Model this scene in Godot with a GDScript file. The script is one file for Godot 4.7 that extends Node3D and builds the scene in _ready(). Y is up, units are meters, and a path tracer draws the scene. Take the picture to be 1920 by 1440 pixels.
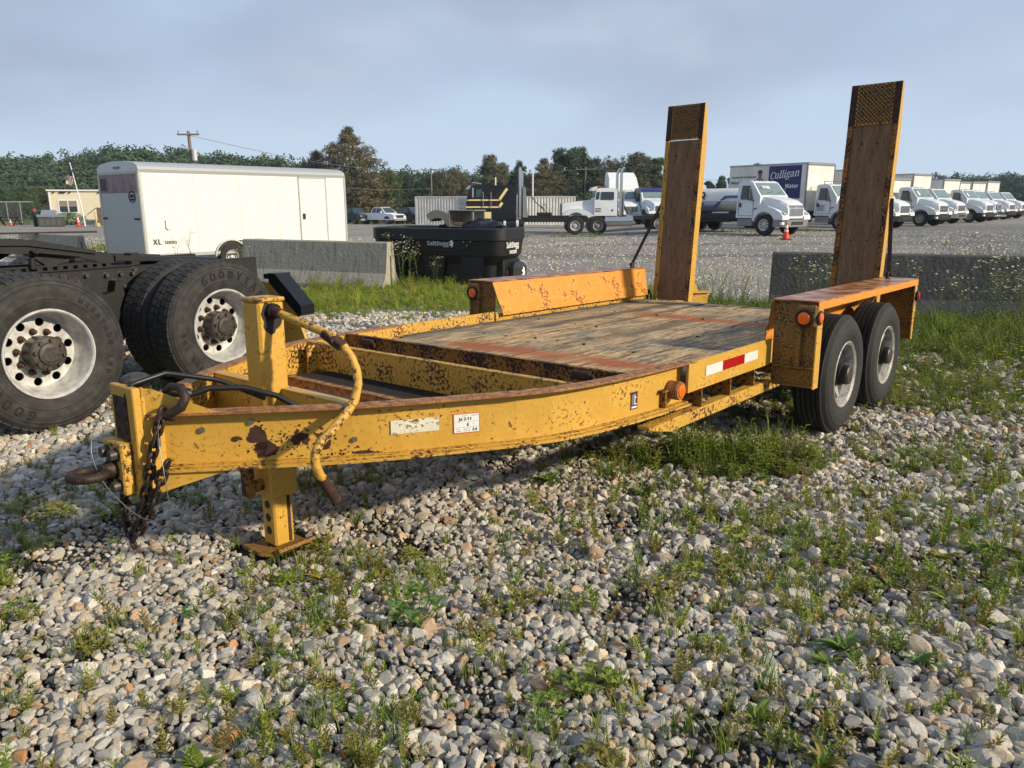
extends Node3D

# ---------------------------------------------------------------- mesh builder
class MB:
	var v := PackedVector3Array()
	var n := PackedVector3Array()
	var uv := PackedVector2Array()
	var xf := Transform3D()
	func tri(a: Vector3, b: Vector3, c: Vector3, na = null, nb = null, nc = null, ua := Vector2(), ub := Vector2(), uc := Vector2()) -> void:
		# a, b, c run anticlockwise seen from outside
		a = xf * a; b = xf * b; c = xf * c
		var f := (b - a).cross(c - a)
		if f.length_squared() < 1e-16:
			return
		f = f.normalized()
		v.append(a); v.append(c); v.append(b)
		n.append(f if na == null else (xf.basis * na).normalized())
		n.append(f if nc == null else (xf.basis * nc).normalized())
		n.append(f if nb == null else (xf.basis * nb).normalized())
		uv.append(ua); uv.append(uc); uv.append(ub)
	func quad(a: Vector3, b: Vector3, c: Vector3, d: Vector3, ua := Vector2(0, 1), ub := Vector2(1, 1), uc := Vector2(1, 0), ud := Vector2(0, 0)) -> void:
		tri(a, b, c, null, null, null, ua, ub, uc)
		tri(a, c, d, null, null, null, ua, uc, ud)
	# box between two corners with chamfered edges
	func box(lo: Vector3, hi: Vector3, bv := 0.0) -> MB:
		var c := (lo + hi) * 0.5
		var h := ((hi - lo) * 0.5).abs()
		hull8(c, h, minf(bv, minf(h.x, minf(h.y, h.z)) * 0.9))
		return self
	func hull8(c: Vector3, h: Vector3, bv: float) -> void:
		for ax in 3:
			var e1 := (ax + 1) % 3
			var e2 := (ax + 2) % 3
			for s in [-1.0, 1.0]:
				var p := []
				for k in [[-1, -1], [1, -1], [1, 1], [-1, 1]]:
					var q := Vector3()
					q[ax] = s * h[ax]
					q[e1] = k[0] * (h[e1] - bv)
					q[e2] = k[1] * (h[e2] - bv)
					p.append(c + q)
				if s > 0: quad(p[0], p[1], p[2], p[3])
				else: quad(p[3], p[2], p[1], p[0])
		if bv <= 0.0: return
		for ax in 3:
			var e1 := (ax + 1) % 3
			var e2 := (ax + 2) % 3
			for s1 in [-1.0, 1.0]:
				for s2 in [-1.0, 1.0]:
					var a := Vector3(); var b := Vector3()
					a[e1] = s1 * h[e1]; a[e2] = s2 * (h[e2] - bv)
					b[e1] = s1 * (h[e1] - bv); b[e2] = s2 * h[e2]
					var a0 := a; var a1 := a; var b0 := b; var b1 := b
					a0[ax] = -h[ax] + bv; a1[ax] = h[ax] - bv; b0[ax] = -h[ax] + bv; b1[ax] = h[ax] - bv
					if s1 * s2 > 0: quad(c + a0, c + b0, c + b1, c + a1)
					else: quad(c + a1, c + b1, c + b0, c + a0)
		for sx in [-1.0, 1.0]:
			for sy in [-1.0, 1.0]:
				for sz in [-1.0, 1.0]:
					var px := c + Vector3(sx * h.x, sy * (h.y - bv), sz * (h.z - bv))
					var py := c + Vector3(sx * (h.x - bv), sy * h.y, sz * (h.z - bv))
					var pz := c + Vector3(sx * (h.x - bv), sy * (h.y - bv), sz * h.z)
					if sx * sy * sz > 0: tri(px, py, pz)
					else: tri(px, pz, py)
	# eight free corners: bottom four anticlockwise seen from above, then the top four above them
	func hexa(p: Array) -> MB:
		quad(p[3], p[2], p[1], p[0]); quad(p[4], p[5], p[6], p[7])
		for i in 4:
			var j := (i + 1) % 4
			quad(p[i], p[j], p[4 + j], p[4 + i])
		return self
	# bar of rectangular section from a to b
	func bar(a: Vector3, b: Vector3, w: float, h: float, up := Vector3.UP, bv := 0.0) -> MB:
		var d := b - a
		var z := d.normalized()
		if absf(z.dot(up)) > 0.98: up = Vector3.RIGHT
		var x := up.cross(z).normalized()
		var y := z.cross(x)
		var old := xf
		xf = old * Transform3D(Basis(x, y, z), (a + b) * 0.5)
		hull8(Vector3(), Vector3(w, h, d.length()) * 0.5, bv)
		xf = old
		return self
	# smooth tube along a path; r a number or one per point
	func tube(path: Array, r, seg := 8, caps := true, closed := false) -> MB:
		var m := path.size()
		var rings := []
		var norms := []
		var ref := Vector3.UP
		var d0: Vector3 = (path[1] - path[0]).normalized()
		if absf(d0.dot(ref)) > 0.9: ref = Vector3.RIGHT
		for i in m:
			var a: Vector3 = path[(i - 1 + m) % m] if closed else path[maxi(i - 1, 0)]
			var b: Vector3 = path[(i + 1) % m] if closed else path[mini(i + 1, m - 1)]
			var d := (b - a).normalized()
			var x := (ref - d * ref.dot(d)).normalized()
			ref = x
			var y := d.cross(x)
			var rr: float = r[i] if r is Array else r
			var ring := []
			var nn := []
			for k in seg:
				var t := TAU * k / seg
				var o := x * cos(t) + y * sin(t)
				ring.append(path[i] + o * rr); nn.append(o)
			rings.append(ring); norms.append(nn)
		for i in (m if closed else m - 1):
			var j := (i + 1) % m
			for k in seg:
				var l := (k + 1) % seg
				tri(rings[i][k], rings[i][l], rings[j][l], norms[i][k], norms[i][l], norms[j][l])
				tri(rings[i][k], rings[j][l], rings[j][k], norms[i][k], norms[j][l], norms[j][k])
		if caps and not closed:
			for k in seg:
				var l := (k + 1) % seg
				tri(path[0], rings[0][l], rings[0][k])
				tri(path[m - 1], rings[m - 1][k], rings[m - 1][l])
		return self
	func cyl(a: Vector3, b: Vector3, r: float, seg := 12, r2 := -1.0) -> MB:
		return tube([a, b], [r, r if r2 < 0 else r2], seg)
	# profile points (radius, height along axis y) turned round y; flat facets between profile points keep edges crisp
	func lathe(prof: Array, seg := 24, smooth := false) -> MB:
		for i in prof.size() - 1:
			var p: Vector2 = prof[i]; var q: Vector2 = prof[i + 1]
			var t := q - p
			var nn := Vector2(t.y, -t.x).normalized()
			for k in seg:
				var a := TAU * k / seg; var b := TAU * (k + 1) / seg
				var ca := Vector3(cos(a), 0, sin(a)); var cb := Vector3(cos(b), 0, sin(b))
				var na := ca * nn.x + Vector3.UP * nn.y; var nb := cb * nn.x + Vector3.UP * nn.y
				var A := ca * p.x + Vector3.UP * p.y; var B := cb * p.x + Vector3.UP * p.y
				var C := cb * q.x + Vector3.UP * q.y; var D := ca * q.x + Vector3.UP * q.y
				# seen from outside: A left, going up
				tri(A, D, C, na, na, nb); tri(A, C, B, na, nb, nb)
		return self
	# polygon in x,y extruded along z from z0 to z1
	func prism(poly: PackedVector2Array, z0: float, z1: float, smooth_side := false) -> MB:
		if Geometry2D.is_polygon_clockwise(poly):
			poly = poly.duplicate(); poly.reverse()
		var idx := Geometry2D.triangulate_polygon(poly)
		for i in range(0, idx.size(), 3):
			var a := poly[idx[i]]; var b := poly[idx[i + 1]]; var c := poly[idx[i + 2]]
			if (b - a).cross(c - a) < 0:
				var t := b; b = c; c = t
			tri(Vector3(a.x, a.y, z1), Vector3(b.x, b.y, z1), Vector3(c.x, c.y, z1))
			tri(Vector3(a.x, a.y, z0), Vector3(c.x, c.y, z0), Vector3(b.x, b.y, z0))
		var m := poly.size()
		for i in m:
			var j := (i + 1) % m
			var a := poly[i]; var b := poly[j]
			quad(Vector3(a.x, a.y, z0), Vector3(b.x, b.y, z0), Vector3(b.x, b.y, z1), Vector3(a.x, a.y, z1))
		return self
	# strip of rectangular section swept along a plan path (x, z); o0..o1 are offsets to the right of travel, u0..u1 heights
	func strip(path: Array, o0: float, o1: float, u0: float, u1: float) -> MB:
		var L := []
		for i in path.size():
			var a: Vector2 = path[maxi(i - 1, 0)]; var b: Vector2 = path[mini(i + 1, path.size() - 1)]
			var d := (b - a).normalized()
			var r := Vector2(-d.y, d.x)
			L.append([path[i] + r * o0, path[i] + r * o1])
		for i in path.size() - 1:
			var p := []
			for u in [u0, u1]:
				for q in [L[i][0], L[i][1], L[i + 1][1], L[i + 1][0]]:
					p.append(Vector3(q.x, u, q.y))
			var s := 1.0 if o1 > o0 else -1.0
			if s < 0:
				p = [p[3], p[2], p[1], p[0], p[7], p[6], p[5], p[4]]
			quad(p[0], p[1], p[2], p[3]); quad(p[7], p[6], p[5], p[4])
			quad(p[1], p[5], p[6], p[2]); quad(p[0], p[3], p[7], p[4])
			if i == 0: quad(p[0], p[4], p[5], p[1])
			if i == path.size() - 2: quad(p[3], p[2], p[6], p[7])
		return self
	func add(o: MB, t := Transform3D()) -> MB:
		for i in range(0, o.v.size()):
			v.append(xf * (t * o.v[i])); n.append((xf.basis * (t.basis * o.n[i])).normalized()); uv.append(o.uv[i])
		return self
	func ball(c: Vector3, r: Vector3, seg := 10, rings := 6) -> MB:
		for i in rings:
			for k in seg:
				var q := []
				for e in [[i, k], [i, k + 1], [i + 1, k + 1], [i + 1, k]]:
					var th: float = PI * e[0] / rings; var ph: float = TAU * e[1] / seg
					q.append(Vector3(sin(th) * cos(ph), cos(th), sin(th) * sin(ph)))
				tri(c + q[0] * r, c + q[1] * r, c + q[2] * r, q[0] / r, q[1] / r, q[2] / r)
				tri(c + q[0] * r, c + q[2] * r, c + q[3] * r, q[0] / r, q[2] / r, q[3] / r)
		return self
	func mesh() -> ArrayMesh:
		var arr := []
		arr.resize(Mesh.ARRAY_MAX)
		arr[Mesh.ARRAY_VERTEX] = v; arr[Mesh.ARRAY_NORMAL] = n; arr[Mesh.ARRAY_TEX_UV] = uv
		var m := ArrayMesh.new()
		m.add_surface_from_arrays(Mesh.PRIMITIVE_TRIANGLES, arr)
		return m

var M := {}
var rng := RandomNumberGenerator.new()
var used := {}

func numbered(s: String) -> String:
	if not used.has(s):
		used[s] = 0
		return s
	used[s] += 1
	return "%s_%03d" % [s, used[s]]

func tag(o: Node3D, label: String, category := "", group := "", kind := "") -> Node3D:
	if label: o.set_meta("label", label)
	if category: o.set_meta("category", category)
	if group: o.set_meta("group", group)
	if kind: o.set_meta("kind", kind)
	return o

func thing(called: String, label: String, category: String, at := Vector3.ZERO, yaw := 0.0, group := "") -> Node3D:
	var o := Node3D.new()
	o.name = numbered(called)
	add_child(o)
	o.position = at
	o.rotation.y = yaw
	tag(o, label, category, group)
	return o

func obj(called: String, mb: MB, mat: Material, parent: Node = null, label := "") -> MeshInstance3D:
	var o := MeshInstance3D.new()
	o.mesh = mb.mesh()
	o.material_override = mat
	if parent == null:
		o.name = numbered(called)
		add_child(o)
	else:
		o.name = called
		parent.add_child(o, true)
	if label: o.set_meta("label", label)
	return o

func inst(called: String, mesh: Mesh, mat: Material, parent: Node, t := Transform3D()) -> MeshInstance3D:
	var o := MeshInstance3D.new()
	o.mesh = mesh
	o.material_override = mat
	o.name = called
	o.transform = t
	parent.add_child(o, true)
	return o

func dup(o: Node3D, at: Vector3, yaw: float, label: String, called := "") -> Node3D:
	var c: Node3D = o.duplicate()
	var base: String = called if called else RegEx.create_from_string("_\\d{3}$").sub(o.name, "")
	c.name = numbered(base)
	add_child(c)
	c.position = at
	c.rotation.y = yaw
	if label: c.set_meta("label", label)
	return c

func V(x: float, y: float, z: float) -> Vector3: return Vector3(x, y, z)

# ---------------------------------------------------------------- materials and computed textures
func lin(r: float, g: float, b: float) -> Color: return Color(r, g, b).linear_to_srgb()

func mat(c: Color, rough := 0.6, metal := 0.0) -> StandardMaterial3D:
	var m := StandardMaterial3D.new()
	m.albedo_color = c
	m.roughness = rough
	m.metallic = metal
	return m

func noise_img(w: int, h: int, freq: float, sd: int, oct := 4, type := FastNoiseLite.TYPE_SIMPLEX_SMOOTH) -> PackedByteArray:
	var f := FastNoiseLite.new()
	f.seed = sd
	f.noise_type = type
	f.frequency = freq
	f.fractal_octaves = oct
	var im := f.get_seamless_image(w, h, false, false, 0.12, true)
	im.convert(Image.FORMAT_L8)
	return im.get_data()

func tex_of(w: int, h: int, data: PackedByteArray) -> ImageTexture:
	return ImageTexture.create_from_image(Image.create_from_data(w, h, false, Image.FORMAT_RGB8, data))

func gray_tex(w: int, h: int, data: PackedByteArray) -> ImageTexture:
	return ImageTexture.create_from_image(Image.create_from_data(w, h, false, Image.FORMAT_L8, data))

func tri_mat(tex: Texture2D, scale: Vector3, rough := 0.7, metal := 0.0, world := false) -> StandardMaterial3D:
	var m := mat(Color.WHITE, rough, metal)
	m.albedo_texture = tex
	m.uv1_triplanar = true
	m.uv1_world_triplanar = world
	m.uv1_scale = scale
	m.uv1_triplanar_sharpness = 6.0
	return m

func bump(m: StandardMaterial3D, tex: Texture2D, cm: float) -> StandardMaterial3D:
	m.heightmap_enabled = true
	m.heightmap_texture = tex
	m.heightmap_scale = cm
	return m

# paint that is worn through to rust in specks and patches; amount 0..1
func paint_tex(w: int, a: Color, b: Color, rust1: Color, rust2: Color, thr: float, spread: float, sd: int, streak := 1.0) -> ImageTexture:
	var lo := noise_img(w, w, 0.006, sd, 4)
	var mid := noise_img(w, w, 0.045, sd + 1, 5)
	var fine := noise_img(w, w, 0.16, sd + 2, 3)
	var out := PackedByteArray()
	out.resize(w * w * 3)
	for y in w:
		for x in w:
			var i := y * w + x
			var l := lo[i] / 255.0
			var m := mid[i] / 255.0
			var f := fine[int(y * streak) % w * w + x] / 255.0
			var k := m * 0.62 + f * 0.38 + (l - 0.5) * spread
			var r := clampf((k - thr) * 14.0, 0.0, 1.0)
			var halo := clampf((k - thr + 0.07) * 9.0, 0.0, 1.0) * 0.35
			var t := clampf((l - 0.25) * 1.4 + (f - 0.5) * 0.25, 0.0, 1.0)
			var c := a.lerp(b, t).lerp(rust1, halo)
			c = c.lerp(rust1.lerp(rust2, clampf((m - 0.35) * 2.2 + (f - 0.5), 0.0, 1.0)), r)
			out[i * 3] = clampi(int(c.r * 255.0), 0, 255)
			out[i * 3 + 1] = clampi(int(c.g * 255.0), 0, 255)
			out[i * 3 + 2] = clampi(int(c.b * 255.0), 0, 255)
	return tex_of(w, w, out)

# two colours mixed by noise
func mottle_tex(w: int, h: int, cols: Array, f1: float, f2: float, mixf: float, sd: int, sx := 1.0, contrast := 1.6) -> ImageTexture:
	var lo := noise_img(w, h, f1, sd, 5)
	var hi := noise_img(w, h, f2, sd + 7, 4)
	var out := PackedByteArray()
	out.resize(w * h * 3)
	var k := cols.size() - 1
	for y in h:
		for x in w:
			var i := y * w + x
			var t := clampf(((lo[i] * (1.0 - mixf) + hi[i] * mixf) / 255.0 - 0.5) * contrast + 0.5, 0.0, 0.999) * k
			var c: Color = cols[int(t)].lerp(cols[int(t) + 1], t - int(t))
			out[i * 3] = int(c.r * 255.0); out[i * 3 + 1] = int(c.g * 255.0); out[i * 3 + 2] = int(c.b * 255.0)
	return tex_of(w, h, out)

const CAM_H := 1.5

func gy(x: float, z: float) -> float:
	var d := -z
	var g := 0.0
	var ks := [[9.0, 0.0], [17.0, -0.3], [48.0, -0.34], [71.0, -0.5], [95.0, -1.0], [150.0, -1.2], [400.0, -1.2]]
	for i in ks.size() - 1:
		if d >= ks[i][0] and d < ks[i + 1][0]:
			g = lerpf(ks[i][1], ks[i + 1][1], (d - ks[i][0]) / (ks[i + 1][0] - ks[i][0]))
	if d >= 400.0: g = -1.2
	var xr := lerpf(-1.5, 11.0, smoothstep(18.0, 44.0, d))
	return g * smoothstep(0.0, 1.0, (xr - x) / 7.0)

func sky_image() -> ImageTexture:
	var w := 1024; var h := 512
	var lo := noise_img(w, h, 0.0045, 15, 4)
	var hi := noise_img(w, h, 0.012, 12, 5)
	var out := PackedByteArray()
	out.resize(w * h * 3)
	for y in h:
		var el := maxf(0.0, 0.5 - float(y) / h) * 180.0      # degrees above the horizon
		var base: Color
		if el < 12.0: base = Color(0.625, 0.68, 0.735).lerp(Color(0.565, 0.63, 0.71), el / 12.0)
		elif el < 40.0: base = Color(0.565, 0.63, 0.71).lerp(Color(0.50, 0.56, 0.66), (el - 12.0) / 28.0)
		else: base = Color(0.50, 0.56, 0.66).lerp(Color(0.49, 0.55, 0.65), (el - 40.0) / 50.0)
		for x in w:
			var sy: int = (y * 5 / 2) % h
			var i := sy * w + x
			var c := clampf(((lo[i] * 0.72 + hi[i] * 0.28) / 255.0 - 0.40) * 3.6, 0.0, 1.0)
			var cl := Color(0.475, 0.51, 0.585).lerp(Color(0.59, 0.63, 0.695), clampf((hi[i] / 255.0 - 0.30) * 1.7, 0.0, 1.0))
			var k := base.lerp(cl, c * 0.85 * smoothstep(0.5, 9.0, el))
			if y > h / 2: k = Color(0.42, 0.42, 0.38)
			var o := (y * w + x) * 3
			out[o] = int(k.r * 255.0); out[o + 1] = int(k.g * 255.0); out[o + 2] = int(k.b * 255.0)
	return tex_of(w, h, out)

func _ready() -> void:
	rng.seed = 7
	var cam := Camera3D.new()
	cam.name = "camera"
	cam.position = Vector3(0, CAM_H, 0)
	cam.rotation.x = -atan((720.0 - 380.5) / 1421.0)
	cam.fov = rad_to_deg(2.0 * atan(720.0 / 1421.0))
	cam.near = 0.05
	cam.far = 3000.0
	add_child(cam)
	cam.current = true

	var env := Environment.new()
	env.background_mode = Environment.BG_SKY
	var sky := Sky.new()
	var pano := PanoramaSkyMaterial.new()
	pano.panorama = sky_image()
	sky.sky_material = pano
	env.sky = sky
	env.background_energy_multiplier = 1.0
	env.tonemap_mode = Environment.TONE_MAPPER_LINEAR
	env.tonemap_exposure = 1.78
	env.sdfgi_enabled = true
	env.ssao_enabled = true
	env.ssil_enabled = true
	env.fog_enabled = true
	env.fog_density = 0.0003
	env.fog_light_color = Color(0.72, 0.78, 0.85)
	var we := WorldEnvironment.new()
	we.name = "world_environment"
	we.environment = env
	add_child(we)

	var sun := DirectionalLight3D.new()
	sun.name = "sun"
	sun.light_energy = 1.0
	sun.light_color = Color(1.0, 0.94, 0.83)
	sun.light_angular_distance = 2.2
	sun.shadow_enabled = true
	add_child(sun)
	var az := deg_to_rad(113.0); var el := deg_to_rad(25.0)
	var to_sun := Vector3(sin(az) * cos(el), sin(el), -cos(az) * cos(el))
	sun.look_at_from_position(Vector3.ZERO, -to_sun)

	make_materials()
	ground()
	trailer()
	trailer_extras()
	semi()
	background()
	vegetation()

func make_materials() -> void:
	var y1 := Color(0.735, 0.565, 0.21); var y2 := Color(0.79, 0.625, 0.265)
	var r1 := Color(0.42, 0.22, 0.10); var r2 := Color(0.15, 0.085, 0.055)
	M.yellow = bump(tri_mat(paint_tex(768, y1, y2, r1, r2, 0.70, 0.30, 21), V(1.0, 1.0, 1.0), 0.48), gray_tex(512, 512, noise_img(512, 512, 0.05, 5, 4)), 0.12)
	M.yellow_worn = bump(tri_mat(paint_tex(768, y1, y2, r1, r2, 0.585, 0.42, 31), V(1.1, 1.1, 1.1), 0.58), gray_tex(512, 512, noise_img(512, 512, 0.07, 6, 4)), 0.2)
	M.orange_fade = tri_mat(paint_tex(768, Color(0.80, 0.51, 0.16), Color(0.84, 0.60, 0.23), Color(0.64, 0.35, 0.13), Color(0.42, 0.21, 0.10), 0.70, 0.75, 41), V(0.9, 0.9, 0.9), 0.55)
	M.rust_yellow = tri_mat(paint_tex(768, Color(0.55, 0.37, 0.10), Color(0.62, 0.42, 0.12), Color(0.24, 0.14, 0.08), Color(0.085, 0.055, 0.04), 0.47, 0.55, 51), V(1.1, 1.1, 1.1), 0.75)
	M.dirty = tri_mat(paint_tex(512, Color(0.50, 0.355, 0.12), Color(0.57, 0.41, 0.15), Color(0.33, 0.215, 0.10), Color(0.14, 0.09, 0.06), 0.585, 0.30, 55), V(2.2, 2.2, 2.2), 0.65)
	M.rust = tri_mat(mottle_tex(512, 512, [Color(0.11, 0.065, 0.05), Color(0.22, 0.13, 0.09), Color(0.36, 0.20, 0.11)], 0.02, 0.12, 0.5, 61), V(2.5, 2.5, 2.5), 0.85)
	M.rust_top = tri_mat(mottle_tex(512, 512, [Color(0.22, 0.12, 0.09), Color(0.42, 0.25, 0.15), Color(0.66, 0.47, 0.25), Color(0.74, 0.55, 0.30)], 0.02, 0.14, 0.55, 62), V(2.0, 2.0, 2.0), 0.6)
	M.fender_top = tri_mat(mottle_tex(512, 512, [Color(0.30, 0.15, 0.08), Color(0.50, 0.28, 0.14), Color(0.62, 0.40, 0.22), Color(0.70, 0.52, 0.34)], 0.012, 0.10, 0.35, 63, 1.0, 2.4), V(0.8, 0.8, 0.8), 0.36)
	M.chain = tri_mat(mottle_tex(256, 256, [Color(0.10, 0.085, 0.075), Color(0.20, 0.16, 0.135), Color(0.33, 0.21, 0.15)], 0.03, 0.2, 0.5, 64), V(6, 6, 6), 0.6, 0.35)
	M.leaf = tint_mat(0.75, Color(0.35, 0.38, 0.2))
	M.bark = mat(Color(0.25, 0.20, 0.16), 0.95)
	M.steel = mat(Color(0.55, 0.54, 0.52), 0.4, 0.8)
	M.grime = tri_mat(mottle_tex(512, 512, [Color(0.035, 0.036, 0.038), Color(0.075, 0.073, 0.071), Color(0.125, 0.115, 0.105)], 0.02, 0.1, 0.5, 65), V(1.5, 1.5, 1.5), 0.7)
	M.black = mat(Color(0.045, 0.047, 0.05), 0.5)
	M.black_matt = mat(Color(0.06, 0.06, 0.062), 0.8)
	M.cable = mat(Color(0.06, 0.06, 0.065), 0.45)
	M.rubber = tri_mat(mottle_tex(512, 512, [Color(0.105, 0.103, 0.10), Color(0.165, 0.16, 0.15), Color(0.235, 0.225, 0.205)], 0.012, 0.15, 0.35, 66), V(1.6, 1.6, 1.6), 0.78)
	M.rubber_dark = tri_mat(mottle_tex(512, 512, [Color(0.07, 0.07, 0.072), Color(0.12, 0.12, 0.12), Color(0.16, 0.158, 0.15)], 0.02, 0.15, 0.4, 67), V(2, 2, 2), 0.8)
	M.letter = mat(Color(0.055, 0.055, 0.055), 0.5)
	M.alloy = bump(tri_mat(mottle_tex(512, 512, [Color(0.62, 0.61, 0.585), Color(0.76, 0.755, 0.74), Color(0.84, 0.84, 0.83)], 0.012, 0.12, 0.4, 68), V(2, 2, 2), 0.42, 0.35), gray_tex(256, 256, noise_img(256, 256, 0.1, 4, 3)), 0.05)
	M.rim_gray = tri_mat(mottle_tex(256, 256, [Color(0.36, 0.35, 0.33), Color(0.56, 0.55, 0.53), Color(0.68, 0.67, 0.64)], 0.02, 0.1, 0.5, 69), V(3, 3, 3), 0.55, 0.1)
	M.hub = tri_mat(mottle_tex(256, 256, [Color(0.17, 0.155, 0.145), Color(0.28, 0.26, 0.24), Color(0.36, 0.325, 0.295)], 0.03, 0.15, 0.5, 70), V(4, 4, 4), 0.5, 0.4)
	M.rust_nut = mat(Color(0.29, 0.19, 0.14), 0.7, 0.2)
	M.ramp_wood = wood_mat([Color(0.30, 0.22, 0.15), Color(0.45, 0.345, 0.24), Color(0.56, 0.44, 0.31)], 71)
	M.amber = mat(Color(0.95, 0.40, 0.04), 0.18)
	M.amber.emission_enabled = false
	M.red_lens = mat(Color(0.62, 0.03, 0.05), 0.2)
	M.white = mat(Color(0.86, 0.86, 0.85), 0.4)
	M.tape_red = mat(Color(0.60, 0.05, 0.05), 0.3)
	M.tape_white = mat(Color(0.80, 0.81, 0.80), 0.35)
	M.grease = mat(Color(0.035, 0.035, 0.035), 0.55)
	M.plate = tri_mat(paint_tex(512, Color(0.68, 0.51, 0.18), Color(0.73, 0.55, 0.21), Color(0.30, 0.20, 0.10), Color(0.15, 0.11, 0.08), 0.64, 0.4, 81), V(1.5, 1.5, 1.5), 0.55)
	M.concrete = bump(tri_mat(concrete_tex(Color(0.62, 0.595, 0.53), Color(0.46, 0.445, 0.395), Color(0.72, 0.70, 0.63), 91), V(0.45, 0.45, 0.45), 0.9), gray_tex(512, 512, noise_img(512, 512, 0.06, 8, 5)), 0.5)
	M.concrete_dark = bump(tri_mat(concrete_tex(Color(0.27, 0.275, 0.27), Color(0.19, 0.195, 0.19), Color(0.38, 0.38, 0.365), 95), V(0.4, 0.4, 0.4), 0.92), gray_tex(512, 512, noise_img(512, 512, 0.08, 9, 5)), 0.5)

func wood_mat(cols: Array, sd: int) -> StandardMaterial3D:
	# grain runs along the texture's v axis
	var w := 512; var h := 512
	var a := noise_img(w, h, 0.010, sd, 3)
	var g := noise_img(w, h, 0.11, sd + 1, 4)
	var out := PackedByteArray(); out.resize(w * h * 3)
	for y in h:
		var r0 := (y / 40) * 7 % h; var r1 := ((y / 40 + 1) % 13) * 7 % h
		var f := (y % 40) / 40.0
		for x in w:
			var i := y * w + x
			var l := a[i] / 255.0
			var warp := int(x + (l - 0.5) * 60.0 + w) % w
			var s := lerpf(g[r0 * w + warp], g[r1 * w + warp], f) / 255.0
			var ring := absf(fmod((x + (l - 0.5) * 120.0 + 400.0) / 17.0, 1.0) - 0.5) * 2.0
			var t := clampf((s - 0.5) * 1.2 + 0.5 + (l - 0.5) * 0.35 - (ring - 0.5) * 0.20, 0.0, 0.999) * 2.0
			var c: Color = cols[int(t)].lerp(cols[int(t) + 1], t - int(t))
			out[i * 3] = int(c.r * 255); out[i * 3 + 1] = int(c.g * 255); out[i * 3 + 2] = int(c.b * 255)
	return tri_mat(tex_of(w, h, out), V(2.6, 0.55, 2.6), 0.85)

func concrete_tex(a: Color, b: Color, c: Color, sd: int) -> ImageTexture:
	var w := 512
	var lo := noise_img(w, w, 0.012, sd, 4)
	var st := noise_img(w, w, 0.05, sd + 1, 4)
	var fi := noise_img(w, w, 0.2, sd + 2, 2)
	var out := PackedByteArray(); out.resize(w * w * 3)
	for y in w:
		for x in w:
			var i := y * w + x
			var s := st[(y / 10) * w + x] / 255.0          # long runs down the face
			var t := clampf((s - 0.45) * 1.9 + (lo[i] / 255.0 - 0.5) * 1.6, 0.0, 1.0)
			var k := a.lerp(b, t).lerp(c, clampf((lo[i] / 255.0 - 0.55) * 2.0, 0.0, 0.6))
			k = k.lightened((fi[i] / 255.0 - 0.5) * 0.22) if fi[i] > 127 else k.darkened((0.5 - fi[i] / 255.0) * 0.3)
			out[i * 3] = int(k.r * 255); out[i * 3 + 1] = int(k.g * 255); out[i * 3 + 2] = int(k.b * 255)
	return tex_of(w, w, out)

# ---------------------------------------------------------------- the yellow equipment trailer; x runs from nose to tail, y up, z to the near side
var TR: Transform3D

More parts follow.
